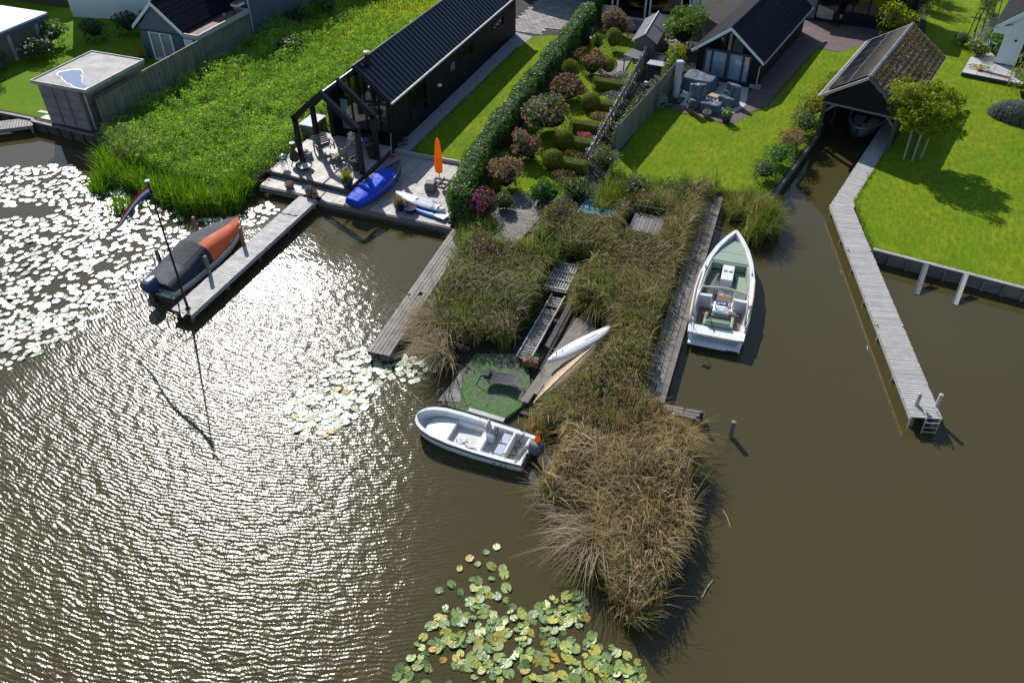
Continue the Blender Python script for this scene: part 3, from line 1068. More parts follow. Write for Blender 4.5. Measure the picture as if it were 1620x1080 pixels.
p = pantile_roof(t, HW, EV, RG, -.28, LEN + .2, 'roof_tile', .3)
for s in (1, -1):
    MB().extr([(0, RG + .05), (s * (HW + .34), EV - .34 * math.tan(p) + .05), (s * (HW + .34), EV - .34 * math.tan(p) - .13), (0, RG - .15)], -.33, -.29).build('bargeboard', 'white_paint', t)
MB().box((HW + .36, LEN / 2, EV - .30), (.1, LEN + .4, .08)).build('gutter', 'slat_wood', t)
MB().box((-HW - .36, LEN / 2, EV - .30), (.1, LEN + .4, .08)).build('gutter', 'slat_wood', t)
MB().tube([(HW + .3, -.18, EV - .3), (HW + .1, -.16, EV - .6), (HW + .1, -.16, .1)], .04).build('downpipe', 'slat_wood', t)
f = MB()
for x, w in ((-1.5, .1), (-1.05, .1), (0, .2), (.98, .1), (1.45, .1)):
    f.box((x, .02, 1.0), (w, .12, 1.84))
f.box((0, .02, .1), (3.0, .11, .12)).box((0, .02, EV - .08), (3.0, .11, .14))
dr = f.build('glass_doors', 'dark_blue_paint', t)
for x0, x1 in ((-1.45, -1.1), (-1.0, -.1), (.1, .93), (1.03, 1.4)):
    MB().box(((x0 + x1) / 2, .03, 1.0), (x1 - x0, .012, 1.7)).build('pane', 'glass', dr)
    n = int((x1 - x0) / .035)
    ring = [(x0 + (x1 - x0) * k / n, .13 + .03 * math.sin(k * 1.9 + x0)) for k in range(n + 1)]
    MB().loft([[(x, y, .17) for x, y in ring], [(x, y, 1.88) for x, y in ring]], closed=False).build('curtain', 'curtain', dr, smooth=True)
for s in (1, -1):
    MB().extr([(s * .12, EV + .02), (s * 1.55, EV + .02), (s * .12, EV + 1.12)], .03, .042).build('gable_pane', 'dark_glass', dr)
    MB().bar((s * 1.75, .02, EV + .0), (s * .02, .02, RG - .17), .14, .16).build('rafter', 'black_wall', t)
MB().box((-.02, .0, EV + .6), (.2, .1, 1.1)).build('gable_post', 'grey_wood', t)
MB().box((0, LEN / 2, .03), (3.7, LEN - .5, .06)).build('room_floor', 'room_dark', t)
MB().box((0, 2.0, 1.2), (2.2, .1, 2.3)).build('room_wall', 'room_dark', t)

# ---- cottage beyond the fence
t = thing('cottage', 'blue-grey cottage with white gable trim and white double doors', 'house', (-41.4, 43.3, .6))
HW, EV, RG, LEN = 1.72, 2.45, 3.95, 14
b = MB()
for k in range(1):
    b.box((0, LEN / 2, EV / 2), (2 * HW, LEN, EV))
b.build('wall', 'blue_grey_paint', t)
b = MB()
gable(b, HW, EV - .4, RG - .06, -.03, .12)
b.build('gable_wall', 'blue_grey_paint', t)
MB().box((0, -.1, EV - .43), (2 * HW, .06, .1)).build('gable_rail', 'dark_blue_paint', t)
p = pantile_roof(t, HW, EV, RG, -.2, LEN + .2, 'roof_tile', .22)
for s in (1, -1):
    MB().extr([(0, RG + .08), (s * (HW + .3), EV - .3 * math.tan(p) + .08), (s * (HW + .3), EV - .3 * math.tan(p) - .16), (0, RG - .18)], -.27, -.21).build('bargeboard', 'white_paint', t)
MB().lathe([(.02, .5), (.05, .3), (.09, .2), (.04, .1), (.08, 0)], (0, -.24, RG), 8).build('finial', 'white_paint', t)
f = MB()
for x in (-.92, -.05, .82):
    f.box((x, -.03, 1.0), (.13, .1, 2.0))
f.box((-.05, -.03, 1.95), (1.87, .09, .13)).box((-.05, -.03, .1), (1.87, .09, .2))
dr = f.build('double_door', 'white_paint', t)
for x0, x1 in ((-.85, -.12), (.02, .75)):
    MB().box(((x0 + x1) / 2, -.02, 1.05), (x1 - x0, .015, 1.7)).build('pane', 'glass', dr)
    ring = [(x0 + (x1 - x0) * k / 18, .0 + .012 * math.sin(k * 1.8) - .004) for k in range(19)]
    MB().loft([[(x, y - .012, .2) for x, y in ring], [(x, y - .012, 1.88) for x, y in ring]], closed=False).build('curtain', 'curtain', dr, smooth=True)
# flat lean-to on its side, its plank wall facing the meadow
t = thing('lean_to', 'flat-roofed plank lean-to with white fascia beside the cottage', 'outbuilding', (-38.85, 43.2, .6))
MB().box((-.02, 2.75, 1.0), (1.2, 5.5, 2.0)).build('core_wall', 'blue_grey_paint', t)
for k in range(11):
    plank(t, 'wall_board', (.61, 2.75, .1 + k * .178), (.03, 5.5, .165), 'fence_wood', tilt=.06)
MB().box((-.02, 2.75, 2.03), (1.18, 5.4, .06)).build('roof', 'terracotta', t)
f = MB().box((.62, 2.75, 2.06), (.09, 5.6, .3)).box((0, -.05, 2.06), (1.16, .08, .3)).box((0, 5.54, 2.06), (1.16, .08, .3))
f.build('fascia', 'slat_wood', t)
MB().box((-.25, -.06, 1.3), (.7, .05, 1.1)).build('white_panel', 'white_paint', t)
v = MB().lathe([(.06, 0), (.06, .25), (.11, .26), (.11, .34), (.02, .38)], (.1, 3.6, 2.06), 10).build('roof_vent', 'steel', t)
MB().lathe([(.06, 0), (.06, .2), (.1, .21), (.1, .28), (.02, .31)], (.15, 4.6, 2.06), 10).build('roof_vent', 'black_rubber', t)
# tall dark house further back
t = thing('dark_house', 'tall charcoal house wall rising over the far end of the meadow', 'house', (-41, 49.4, .6))
MB().box((0, 9.0, 2.6), (4.4, 18, 5.2)).build('wall', 'blue_grey_paint', t)
MB().box((0, 9.0, 5.3), (4.8, 18.4, .2)).build('roof', 'roof_metal', t)
MB().tube([(2.28, .12, 4.8), (2.28, .12, .1)], .045).build('downpipe', 'white_paint', t)
e = MB().box((1.3, -.45, 2.35), (1.7, .8, .14)).build('porch_roof', 'white_paint', t)
MB().box((1.3, -.45, 2.43), (1.4, .6, .03)).build('porch_felt', 'terracotta', e)

# ---- flat-roofed shed with the puddle
t = thing('garden_shed', 'grey plank shed with puddled flat felt roof at the water edge', 'shed', (-40.0, 33.0, .6))
MB().box((-.12, 2.4, 1.2), (2.9, 4.6, 2.4)).build('inner_wall', 'shed_wood', t)
for k in range(15):
    plank(t, 'wall_board', (-.12, .07, .09 + k * .163), (3.02, .05, .155), 'shed_wood', rx=-.05)
    plank(t, 'wall_board', (-1.61, 2.4, .09 + k * .163), (.05, 4.66, .155), 'shed_wood')
for x in (-.62, .3, 1.36):
    plank(t, 'batten', (x, .02, 1.2), (.1, .05, 2.4), 'red_wood')
MB().box((0, 2.42, 2.47), (3.9, 4.75, .12)).build('roof', 'felt_roof', t)
f = MB().box((-1.96, 2.42, 2.49), (.06, 4.9, .2)).box((1.96, 2.42, 2.49), (.06, 4.9, .2)).box((0, .01, 2.49), (3.86, .06, .2)).box((0, 4.84, 2.49), (3.86, .06, .2))
f.build('roof_edge', 'slat_wood', t)
MB().box((1.93, 2.42, 2.3), (.06, 4.7, .18)).build('fascia', 'fence_wood', t)
MB().tube([(1.6, .15, 2.38), (1.6, .15, .05)], .04).build('downpipe', 'slat_wood', t)
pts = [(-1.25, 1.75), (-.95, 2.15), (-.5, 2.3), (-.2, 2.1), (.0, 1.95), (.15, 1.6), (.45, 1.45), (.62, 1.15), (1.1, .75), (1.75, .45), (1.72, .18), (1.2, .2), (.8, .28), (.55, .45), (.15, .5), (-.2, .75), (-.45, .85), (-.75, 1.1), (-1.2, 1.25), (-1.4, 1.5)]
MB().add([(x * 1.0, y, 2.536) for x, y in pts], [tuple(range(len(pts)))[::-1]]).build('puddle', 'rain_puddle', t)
rim = MB()
rim.loft([[(x, y, 2.533) for x, y in pts], [(x * 1.0 + (x - .1) * .07, y + (y - 1.2) * .08, 2.533) for x, y in pts]], cap=False)
rim.build('puddle_rim', 'bitumen', t)
# plank fence from shed to lean-to
t = thing('plank_fence', 'tall upright plank fence between the flat-roofed shed and the cottage', 'fence', (-38.1, 33.6, .6))
y = 0.0
k = 0
while y < 9.5:
    z = 1.85 + (.0 if y < 4.3 else .1)
    plank(t, 'fence_board', (.03 if k % 2 else 0, y, z / 2), (.03, .20, z + random.uniform(-.02, .02)), 'fence_wood')
    y += .185
    k += 1
plank(t, 'top_rail', (0, 4.7, 1.95), (.1, 9.5, .05), 'fence_wood')
plank(t, 'rail', (-.05, 4.7, 1.4), (.05, 9.5, .1), 'fence_wood')

# ---- white-roofed building and whitewashed house at the far corner
t = thing('flat_outbuilding', 'stone outbuilding with brilliant white flat roof at the garden corner', 'outbuilding', (-56.5, 38.6, .6))
MB().box((0, 0, 1.0), (10.6, 9.0, 2.0)).build('wall', 'grey_wood', t)
for k in range(4):
    MB().box((5.36, -3.6 + k * 2.4, .95), (.14, .22, 1.9)).build('pilaster', 'concrete', t)
MB().box((0, 0, 2.08), (11.0, 9.5, .12)).build('roof', 'bitumen', t)
MB().box((5.46, 0, 1.9), (.06, 9.6, .3)).build('fascia', 'blue_grey_paint', t)
t = thing('whitewashed_house', 'whitewashed house wall with red tiled roof behind dark bushes', 'house', (-49.6, 49.0, .6), R(12))
MB().box((0, 4, 3.1), (9.0, 8, 6.2)).extr([(-4.4, 6.2), (4.4, 6.2), (0, 9.3)], .1, 7.9).build('wall', 'white_wall', t)
for s in (1, -1):
    MB().extr([(0, 9.6), (s * 4.9, 6.1), (s * 4.9, 5.95), (0, 9.42)], -.3, 8.3).build('roof', 'terracotta', t)
MB().box((4.0, -.05, 1.2), (.9, .08, 2.1)).build('door', 'dark_blue_paint', t)
t = thing('brown_outbuilding', 'brown roofed outbuilding partly seen past the white flat roof', 'outbuilding', (-60.5, 52, .6))
MB().box((0, 0, 1.2), (9, 5, 2.4)).build('wall', 'dark_wood', t)
MB().extr([(-5, 2.4), (5, 2.4), (0, 4.4)], -2.8, 2.8).build('roof', 'roof_tile', t)

# ---- white-framed garden room at the top of the topiary garden
t = thing('garden_room', 'white-framed glazed garden room behind the small gabled shed', 'conservatory', (-13.2, 62.5, .6))
f = MB()
for x in (-3.7, -2.3, -1.9, 0.25, .6, 2.9, 3.5):
    f.box((x, 0, 1.25), (.12, .12, 2.5))
f.box((0, 0, .1), (7.3, .11, .2)).box((0, 0, 2.45), (7.3, .11, .14))
f.box((-3.0, 0, .8), (1.3, .1, .14)).box((1.7, 0, .62), (2.2, .1, .12))
fr = f.build('frame', 'white_paint', t)
for x0, x1, z0 in ((-3.64, -2.36, .9), (-1.84, .19, .22), (.66, 2.84, .7)):
    MB().box(((x0 + x1) / 2, .01, (z0 + 2.36) / 2), (x1 - x0, .014, 2.36 - z0)).build('pane', 'dark_glass', fr)
MB().box((-3.0, .02, .45), (1.3, .05, .62)).box((1.75, .02, .38), (2.2, .05, .4)).build('lower_panel', 'white_paint', fr)
MB().box((0, 3.2, 1.2), (7.6, .2, 2.4)).build('back_wall', 'room_dark', t)
MB().box((-3.85, 1.6, 1.25), (.14, 3.2, 2.5)).box((3.7, 1.6, 1.25), (.14, 3.2, 2.5)).build('side_wall', 'white_paint', t)
MB().box((0, 1.6, 2.6), (8, 3.8, .16)).build('roof', 'dark_felt', t)
MB().box((1.7, 1.2, .5), (1.6, .7, 1.0)).build('dresser', 'teak', t)

# ---- neighbour's house at the end of the paved yard
t = thing('brick_house', 'shaded brick house with dark plinth at the end of the paved yard', 'house', (-21.2, 66.2, .6))
MB().box((0, 4, 2.2), (8.2, 8, 4.4)).build('wall', 'grey_wood', t)
MB().box((0, -.06, .25), (8.3, .1, .5)).build('plinth', 'concrete', t)
MB().extr([(-4.4, 4.4), (4.4, 4.4), (0, 7.2)], -.3, 8.3).build('roof', 'roof_tile', t)
MB().box((.6, -.05, 1.5), (1.8, .12, 1.6)).build('window', 'dark_blue_paint', t)
b = thing('wheeled_bin', 'dark wheeled bin by the shaded house wall on the yard', 'bin', (-22.6, 65.3, .64))
MB().loft([[(sx * w, sy * w * 1.1, z) for sx, sy in ((-1, -1), (1, -1), (1, 1), (-1, 1))] for w, z in ((.22, .06), (.29, .95))]).build('body', 'black_rubber', b)
MB().box((0, 0, .99), (.62, .7, .07)).build('lid', 'dark_wood', b)
for s in (-1, 1):
    MB().tube([(s * .24, .3, .1), (s * .3, .3, .1)], .1, 10).build('wheel', 'black_rubber', b)

# ---- black house with tall glazing at the end of the brick path
t = thing('glazed_house', 'black house with tall curtained glazing behind the brick path', 'house', (1.6, 67.2, .6), R(-9))
f = MB()
for x in (-2.6, -1.05, -.05, 1.05, 2.1):
    f.box((x, 0, 1.5), (.1, .12, 3.0))
f.box((-.25, 0, .06), (4.8, .12, .12)).box((-.25, 0, 2.95), (4.8, .12, .12))
fr = f.build('window_frame', 'black_metal', t)
for x0, x1 in ((-2.55, -1.1), (-1.0, -.1), (0, 1.0), (1.1, 2.05)):
    MB().box(((x0 + x1) / 2, .02, 1.5), (x1 - x0, .014, 2.75)).build('pane', 'dark_glass', fr)
ring = [(1.0 + 1.0 * k / 26, .2 + .04 * math.sin(k * 1.8)) for k in range(27)]
MB().loft([[(x, y, .1) for x, y in ring], [(x, y, 2.9) for x, y in ring]], closed=False).build('curtain', 'white_paint', fr, smooth=True)
MB().box((3.2, .3, 1.6), (2.1, .5, 3.2)).build('wall', 'black_wall', t)
MB().box((-3.3, .3, 1.6), (1.3, .5, 3.2)).build('wall', 'concrete', t)
MB().box((0, 4.3, 1.6), (8, .2, 3.2)).build('back_wall', 'room_dark', t)
MB().box((0, 2.2, .02), (8, 4.2, .04)).build('room_floor', 'slab', t)
MB().box((.2, 2.4, 3.3), (8.6, 5.2, .2)).build('roof', 'dark_felt', t)
c = thing('garden_chair', 'black garden chair against the tall glazing', 'chair', (.6, 66.6, .62), R(160))
MB().box((0, 0, .44), (.5, .5, .05)).build('seat', 'black_metal', c)
MB().box((0, .24, .75), (.5, .05, .6)).build('backrest', 'black_metal', c)
for sx in (-1, 1):
    for sy in (-1, 1):
        MB().box((sx * .22, sy * .22, .21), (.05, .05, .42)).build('leg', 'black_metal', c)

# ---- boathouse with solar panels and mossy tiles
BH = R(-12.4)
t = thing('boathouse', 'open timber boathouse with solar panels and a mossy tiled roof', 'boathouse', (2.81, 47.0, 0), BH)
HW, EV, RG, LEN = 2.3, 2.9, 4.42, 9.9
p = math.atan2(RG - EV, HW)
sl = math.hypot(HW, RG - EV)
for s in (1, -1):
    MB().extr([(0, RG), (s * HW, EV), (s * HW, EV - .1), (0, RG - .1)], 0, LEN).build('roof', 'dark_wood', t)
    for y in (-.03, LEN + .03):
        MB().extr([(0, RG + .07), (s * (HW + .05), EV + .04), (s * (HW + .05), EV - .13), (0, RG - .1)], y - .03, y + .03).build('bargeboard', 'slat_wood' if s < 0 else 'blue_grey_paint', t)
    MB().box((s * (HW + .08), LEN / 2, EV - .04), (.1, LEN + .2, .09)).build('gutter', 'slat_wood' if s < 0 else 'blue_grey_paint', t)
    b = MB()
    for k in range(4):
        b.box((s * 1.95, .15 + k * (LEN - .3) / 3, 1.35), (.2, .2, 2.9))
    b.box((s * 1.95, LEN / 2, EV - .28), (.16, LEN - .3, .2))
    b.build('post_row', 'dark_wood', t)
    if s > 0:
        MB().box((2.0, LEN / 2 + .3, 1.7), (.06, LEN - .8, 2.1)).build('side_wall', 'black_wall', t)
    else:
        MB().box((-2.0, LEN / 2 + .3, 1.5), (.06, LEN - .8, 2.3)).build('side_wall', 'black_wall', t)
    MB().bar((s * 1.93, .15, 2.0), (s * 1.3, .15, 2.62), .1, .12).build('brace', 'grey_wood', t)
MB().box((0, LEN - .1, 1.6), (3.9, .08, 2.4)).build('back_wall', 'black_wall', t)
g = MB()
gable(g, HW - .12, EV - .25, RG - .14, .02, .06)
g.build('gable_boarding', 'black_wall', t)
MB().box((0, .0, EV - .3), (4.2, .12, .1)).build('tie_beam', 'grey_wood', t)
for k in range(6):
    for j in range(2):
        d = .16 + (j + .5) * 1.12
        y = .35 + (k + .5) * 1.55
        o = MB().box((0, 0, 0), (1.10, 1.53, .035)).build('solar_panel', 'grey_clay', t, smooth=False)
        o.location = (-(d * math.cos(p) + .09 * math.sin(p)), y, RG - d * math.sin(p) + .09 * math.cos(p))
        o.rotation_euler = (0, -p, 0)
        for a in range(2):
            for c in range(2):
                MB().box(((a - .5) * .535, (c - .5) * .75, .019), (.525, .74, .006)).build('solar_cell', 'solar_cell', o)
NR, NT = 8, 33
for r in range(NR):
    for k in range(NT):
        d = (r + .5) * sl / NR
        y = (k + .5) * LEN / NT
        c, s_ = math.cos(p), math.sin(p)
        plank(t, 'roof_tile', (d * c + .05 * s_, y, RG - d * s_ + .05 * c), (sl / NR + .05, LEN / NT - .02, .05), 'moss_tile', tilt=p - .21 + random.uniform(-.03, .03))
for k in range(26):
    o = MB().lathe([(.13, -.2), (.15, .16), (.12, .2)], (0, 0, 0), 9).build('ridge_tile', 'grey_clay', t) if k == 0 else None
    if k == 0:
        rt = o
    else:
        o = rt.copy()
        COL.objects.link(o)
        o.parent = t
    o.location = (0, .2 + k * LEN / 26, RG + .01)
    o.rotation_euler = (R(90), 0, 0)
n = 3600
d = (np.floor(rng.uniform(0, NR, n)) + rng.beta(2.2, 1.5, n)) * sl / NR
y = rng.uniform(.1, LEN - .1, n)
dens = vnoise(np.stack([d * 2, y], 1), 1.2, 5)
k = dens + rng.normal(0, .7, n) > -.15
d, y = d[k], y[k]
P = np.stack([d * math.cos(p) + .12 * math.sin(p), y, RG - d * math.sin(p) + .12 * math.cos(p)], 1)
leaf_mesh('sedum_moss', P, np.tile([math.sin(p), 0, math.cos(p)], (len(P), 1)), .13, 'sedum', t, .8, .6, kind='stuff')

# ---- white house on the wide lawn
WR = R(-12)
t = thing('white_house', 'modern white rendered house with black plinth and large window', 'house', (11.05, 62.0, .6), WR)
b = wall_holes(MB(), 'y', .15, .3, 0, 7, .35, 3.3, [(1.25, 5.5, .35, 2.7)])
b.extr([(0, 3.3), (7, 3.3), (3.5, 6.3)], 0, .3)
b.box((.15, 7.15, 1.82), (.3, 13.7, 2.95))
b.build('wall', 'white_wall', t)
MB().box((3.5, .13, .17), (7.02, .3, .34)).box((.13, 7.15, .17), (.3, 13.7, .34)).build('plinth', 'black_wall', t)
f = MB()
for x in (1.3, 2.7, 4.1, 5.45):
    f.box((x, .2, 1.52), (.1, .12, 2.34))
f.box((3.4, .2, .4), (4.2, .1, .1)).box((3.4, .2, 2.65), (4.2, .1, .1))
w = f.build('window', 'black_metal', t)
MB().box((3.4, .24, 1.5), (4.1, .014, 2.2)).build('pane', 'dark_glass', w)
MB().box((3.5, 4.5, 1.5), (6, .1, 2.4)).build('room_wall', 'room_dark', t)
MB().extr([(-.75, 2.75), (3.5, 6.45), (3.5, 6.25), (-.55, 2.62)], -.35, 14).build('roof', 'roof_tile', t)
MB().extr([(7.75, 2.75), (3.5, 6.45), (3.5, 6.25), (7.55, 2.62)], -.35, 14).build('roof', 'roof_tile', t)
MB().extr([(-.7, 2.68), (-.7, 2.3), (.28, 2.3), (.28, 2.9)], -.3, .75).build('box_eave', 'white_wall', t)
MB().extr([(-.72, 2.72), (3.5, 6.4), (3.5, 6.05), (-.4, 2.66)], -.4, -.36).build('bargeboard', 'white_wall', t)
MB().box((-.45, 7, 2.5), (.5, 12, .3)).build('box_eave', 'white_wall', t)
MB().lathe([(.07, 0), (.09, .08), (.03, .1)], (.75, -.08, 1.9), 10).build('wall_lamp', 'black_metal', t)
MB().box((1.6, -.12, 2.95), (.35, .25, .12)).build('awning_box', 'blue_grey_paint', t)
t = thing('stone_terrace', 'raised pale slab terrace with dark sides along the white house', 'terrace', (9.2, 59.7, .6), WR)
MB().box((2.4, 1.5, .12), (5.2, 3.2, .24)).box((.85, 7, .12), (1.7, 8, .24)).build('base', 'dark_blue_paint', t)
for i in range(6):
    for j in range(4):
        plank(t, 'terrace_slab', (.24 + i * .86, .30 + j * .8, .265), (.84, .78, .05), 'pale_stone')
for j in range(9):
    plank(t, 'terrace_slab', (.9, 3.5 + j * .8, .265), (1.2, .74, .05), 'pale_stone')

# ------------------------------------------------------------------ boats
PROF = [(1, 1), (.995, .72), (.965, .42), (.83, .17), (.47, .04), (0, 0)]


def hull_parts(t, st, wall, fz, m_out, m_gun, m_in, stripe=None, gun_h=.06):
    rings = []
    for x, hw, zk, zs in st:
        h = [(x, f * hw, zk + g * (zs - zk)) for f, g in PROF]
        rings.append(h + [(x, -y, z) for _, y, z in h[-2::-1]])
    b = MB().loft(rings, closed=False)
    b.add(rings[0], [tuple(range(len(rings[0])))])
    hull = b.build('hull', m_out, t, smooth=True)
    g = MB()
    for s in (1, -1):
        rr = []
        for x, hw, zk, zs in st:
            i = max(hw - wall, .0)
            rr.append([(x, s * (hw + .025), zs + .02), (x, s * (hw + .02), zs - gun_h), (x, s * i, zs - gun_h), (x, s * i, zs + .02)])
        g.loft(rr)
    g.build('gunwale', m_gun, t)
    rr = []
    for x, hw, zk, zs in st:
        i = max(hw - wall * .9, .005)
        f = min(fz, zs - .05)
        rr.append([(x, -i, zs - .01), (x, -i * .93, f), (x, 0, f), (x, i * .93, f), (x, i, zs - .01)])
    b = MB().loft(rr, closed=False)
    b.add(rr[0], [(0, 1, 2, 3, 4)])
    b.build('liner', m_in, t)
    if stripe:
        g = MB()
        for s in (1, -1):
            g.loft([[(x, s * (hw + .034), zs - .03), (x, s * (hw + .034), zs - .10), (x, s * (hw * .985), zs - .10), (x, s * (hw * .985), zs - .03)] for x, hw, zk, zs in st])
        g.build('rubbing_strake', stripe, t)
    return hull


def outboard(t, x, z, cowl, leg='black_rubber', scale=1.0, tilt=0.0, y=0.0):
    s = scale
    rings = [[(x - .18 * s + cx * s, y + cy * s * w, z + zz * s) for cx, cy in ((-.27 * w2, -.17), (-.10, -.2), (.17, -.17), (.21, 0), (.17, .17), (-.10, .2), (-.27 * w2, .17), (-.31 * w2, 0))]
             for w, w2, zz in ((.75, .8, -.02), (1, 1, .08), (1, 1.05, .26), (.8, .9, .38), (.45, .5, .42))]
    o = MB().loft(rings).build('outboard_motor', cowl, t, smooth=False, bevel=.02)
    MB().box((x - .2 * s, y, z - .25 * s), (.14 * s, .09 * s, .6 * s)).box((x - .26 * s, y, z - .5 * s), (.34 * s, .2 * s, .02)).build('motor_leg', leg, o)
    MB().box((x - .02, y, z - .12 * s), (.16 * s, .26 * s, .22 * s)).build('clamp', 'steel', o)
    return o


# ---- white open dinghy in front of the mossy platform
t = thing('dinghy', 'white open fibreglass dinghy with grey outboard moored at the mossy platform', 'boat', (-6.42, 18.62, 0), R(179))
st = [(0, .72, -.14, .46), (.8, .77, -.15, .47), (1.8, .80, -.15, .49), (2.8, .79, -.12, .54), (3.5, .72, -.05, .59), (3.9, .60, .03, .62), (4.15, .44, .12, .64), (4.3, .25, .22, .655), (4.36, .05, .3, .66)]
hull_parts(t, st, .13, .10, 'white_gel', 'white_gel', 'white_gel', 'navy')
MB().prism([(2.95, -.60), (2.95, .60), (3.5, .54), (3.85, .36), (3.98, 0), (3.85, -.36), (3.5, -.54)], .11, .33).build('bow_locker', 'cream_gel', t, bevel=.03)
MB().box((2.3, 0, .112), (1.25, 1.2, .02)).box((.95, 0, .113), (1.0, 1.15, .02)).build('floor_board', 'grey_floor', t)
for s in (-1, 1):
    MB().box((2.35, s * .60, .22), (1.2, .16, .22)).build('side_bench', 'white_gel', t, bevel=.02)
MB().box((1.72, 0, .27), (.24, 1.22, .30)).build('thwart', 'white_gel', t, bevel=.03)
c = MB().box((1.55, -.32, .38), (.30, .42, .52)).build('console', 'white_gel', t, bevel=.04)
MB().extr([(1.62, .62), (1.74, .62), (1.72, .92), (1.69, .92)], -.52, -.12).build('windscreen', 'tan_rail', c)
MB().tube([(1.34 + .0, -.32 + .16 * math.cos(a), .62 + .16 * math.sin(a)) for a in np.linspace(0, 6.283, 17)], .016, 6).build('steering_wheel', 'black_rubber', c)
MB().box((1.42, -.32, .64), (.14, .36, .04)).build('dashboard', 'black_rubber', c)
s_ = MB().box((.92, 0, .26), (.36, 1.05, .28)).build('helm_seat', 'white_gel', t, bevel=.03)
for y in (-.27, .27):
    MB().box((.96, y, .42), (.30, .48, .06)).build('seat_cushion', 'cover_light', s_, bevel=.02)
MB().box((.70, 0, .42), (.10, 1.1, .38)).build('seat_back', 'cream_gel', t, bevel=.03)
MB().box((.12, 0, .3), (.18, 1.3, .3)).build('stern_bench', 'white_gel', t, bevel=.03)
for y in (.25, .33):
    MB().bar((.12, y - .5, .50), (.25, y + .35, .50), .05, .03).build('oar', 'light_teak', t)
outboard(t, -.04, .52, 'boat_grey', 'black_rubber', 1.05)
m = MB().lathe([(.11, 0), (.10, .1), (.06, .32), (.03, .44), (.01, .46)], (-.28, -.14, .94), 12).build('marker_cone', 'orange_cloth', t)
MB().lathe([(.064, .30), (.035, .42), (.012, .47)], (-.28, -.14, .94), 12).build('cone_tip', 'white_paint', m)
for k, pts in enumerate(([(.45 + .25 * math.cos(a), .25 + .16 * math.sin(a), .14 + .02 * math.sin(3 * a)) for a in np.linspace(0, 6.0, 16)],
                         [(.4, -.6, .5), (.55, -.45, .3), (.38, -.3, .2), (.6, -.2, .16), (.42, -.05, .14)],
                         [(2.55, .5, .55), (2.45, .66, .52), (2.2, .62, .55), (2.0, .7, .52), (1.7, .64, .54)],
                         [(2.62, .1, .14), (2.45, .22, .14), (2.3, .1, .14), (2.42, -.02, .14)],
                         [(2.0, -.8, .5), (1.9, -.95, .45), (1.4, -.9, .52), (.8, -.85, .5)])):
    MB().tube(pts, .016, 5).build('rope', 'black_rubber' if k != 3 else 'grey_floor', t)
MB().tube([(2.2, -.72, .57), (2.1, -.73, .63), (.6, -.70, .60), (.4, -.70, .5)], .016, 6).build('hand_rail', 'chrome', t)
for x in (.55, .72, 1.0):
    MB().box((x, .785, .22), (.025 if x < 1 else .1, .02, .10 if x < 1 else .03)).build('hull_mark', 'navy', t)

# ---- sloop with sage cushions
t = thing('sloop', 'white motor sloop with sage green cushions beside the dappled jetty', 'boat', (-1.36, 27.05, 0), R(93.2))
st = [(0, 1.10, -.1, .62), (.5, 1.13, -.18, .63), (1.5, 1.19, -.22, .66), (3.0, 1.22, -.22, .71), (4.3, 1.16, -.18, .78), (5.4, .98, -.1, .86), (6.3, .72, .0, .94), (7.0, .42, .12, 1.0), (7.5, .15, .3, 1.04), (7.68, .015, .45, 1.06)]
hull_parts(t, st, .17, .16, 'white_gel', 'white_gel', 'white_gel', 'slat_wood')
MB().prism([(0.02, -1.02), (.62, -1.05), (.62, 1.05), (.02, 1.02)], .3, .60).build('stern_deck', 'white_gel', t, bevel=.03)
MB().box((-.12, 0, .24), (.34, 2.1, .10)).build('swim_platform', 'white_gel', t, bevel=.03)
MB().box((-.30, -.75, .24), (.02, .5, .06)).build('platform_slot', 'black_rubber', t)
cu = [(5.25, -.86), (5.25, .86), (6.2, .60), (6.9, .33), (7.15, .05), (7.15, -.05), (6.9, -.33), (6.2, -.60)]
c = MB().prism(cu, .60, .84).build('bow_cushion', 'sage_cushion', t, bevel=.04)
MB().box((6.0, 0, .843), (.015, 1.36, .006)).build('cushion_seam', 'dark_sage', c)
for s in (-1, 1):
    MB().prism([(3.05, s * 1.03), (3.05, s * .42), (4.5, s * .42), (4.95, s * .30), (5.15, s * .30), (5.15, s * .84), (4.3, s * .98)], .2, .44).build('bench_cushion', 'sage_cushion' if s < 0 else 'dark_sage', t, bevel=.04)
    MB().loft([[(x, s * (hw - .17), zs - .02), (x, s * (hw - .17), .44), (x, s * (hw - .30), .44), (x, s * (hw - .27), zs - .02)] for x, hw, zs in ((3.05, 1.22, .72), (4.3, 1.16, .78), (5.2, 1.02, .84))]).build('side_cushion', 'sage_cushion', t)
MB().box((5.2, 0, .62), (.12, 1.5, .36)).build('back_cushion', 'sage_cushion', t, bevel=.04)
cab = MB().box((4.55, 0, .46), (1.2, .52, .58)).build('table_cabinet', 'white_gel', t, bevel=.03)
for s in (-1, 1):
    MB().box((4.62, s * .12, .756), (.16, .15, .012)).build('hatch', 'teak', cab)
MB().box((4.38, 0, .754), (.62, .01, .006)).build('hatch_seam', 'boat_grey', cab)
MB().box((3.45, 0, .20), (1.0, .72, .04)).build('cockpit_sole', 'teak', t)
MB().box((2.85, 0, .215), (.26, .72, .05)).build('step', 'light_teak', t)
MB().box((2.7, -.78, .42), (.2, .66, .5)).box((2.7, .78, .42), (.2, .66, .5)).build('bulkhead_seat', 'white_gel', t, bevel=.03)
for s in (-1, 1):
    for k in range(5):
        MB().box((1.85, s * (.40 + k * .115), .185), (1.2, .10, .03)).build('teak_board', 'teak', t)
c = MB().box((1.85, 0, .48), (.72, .66, .62)).build('helm_console', 'white_gel', t, bevel=.05)
MB().box((2.08, 0, .80), (.26, .5, .03)).build('dashboard', 'dash_blue', c)
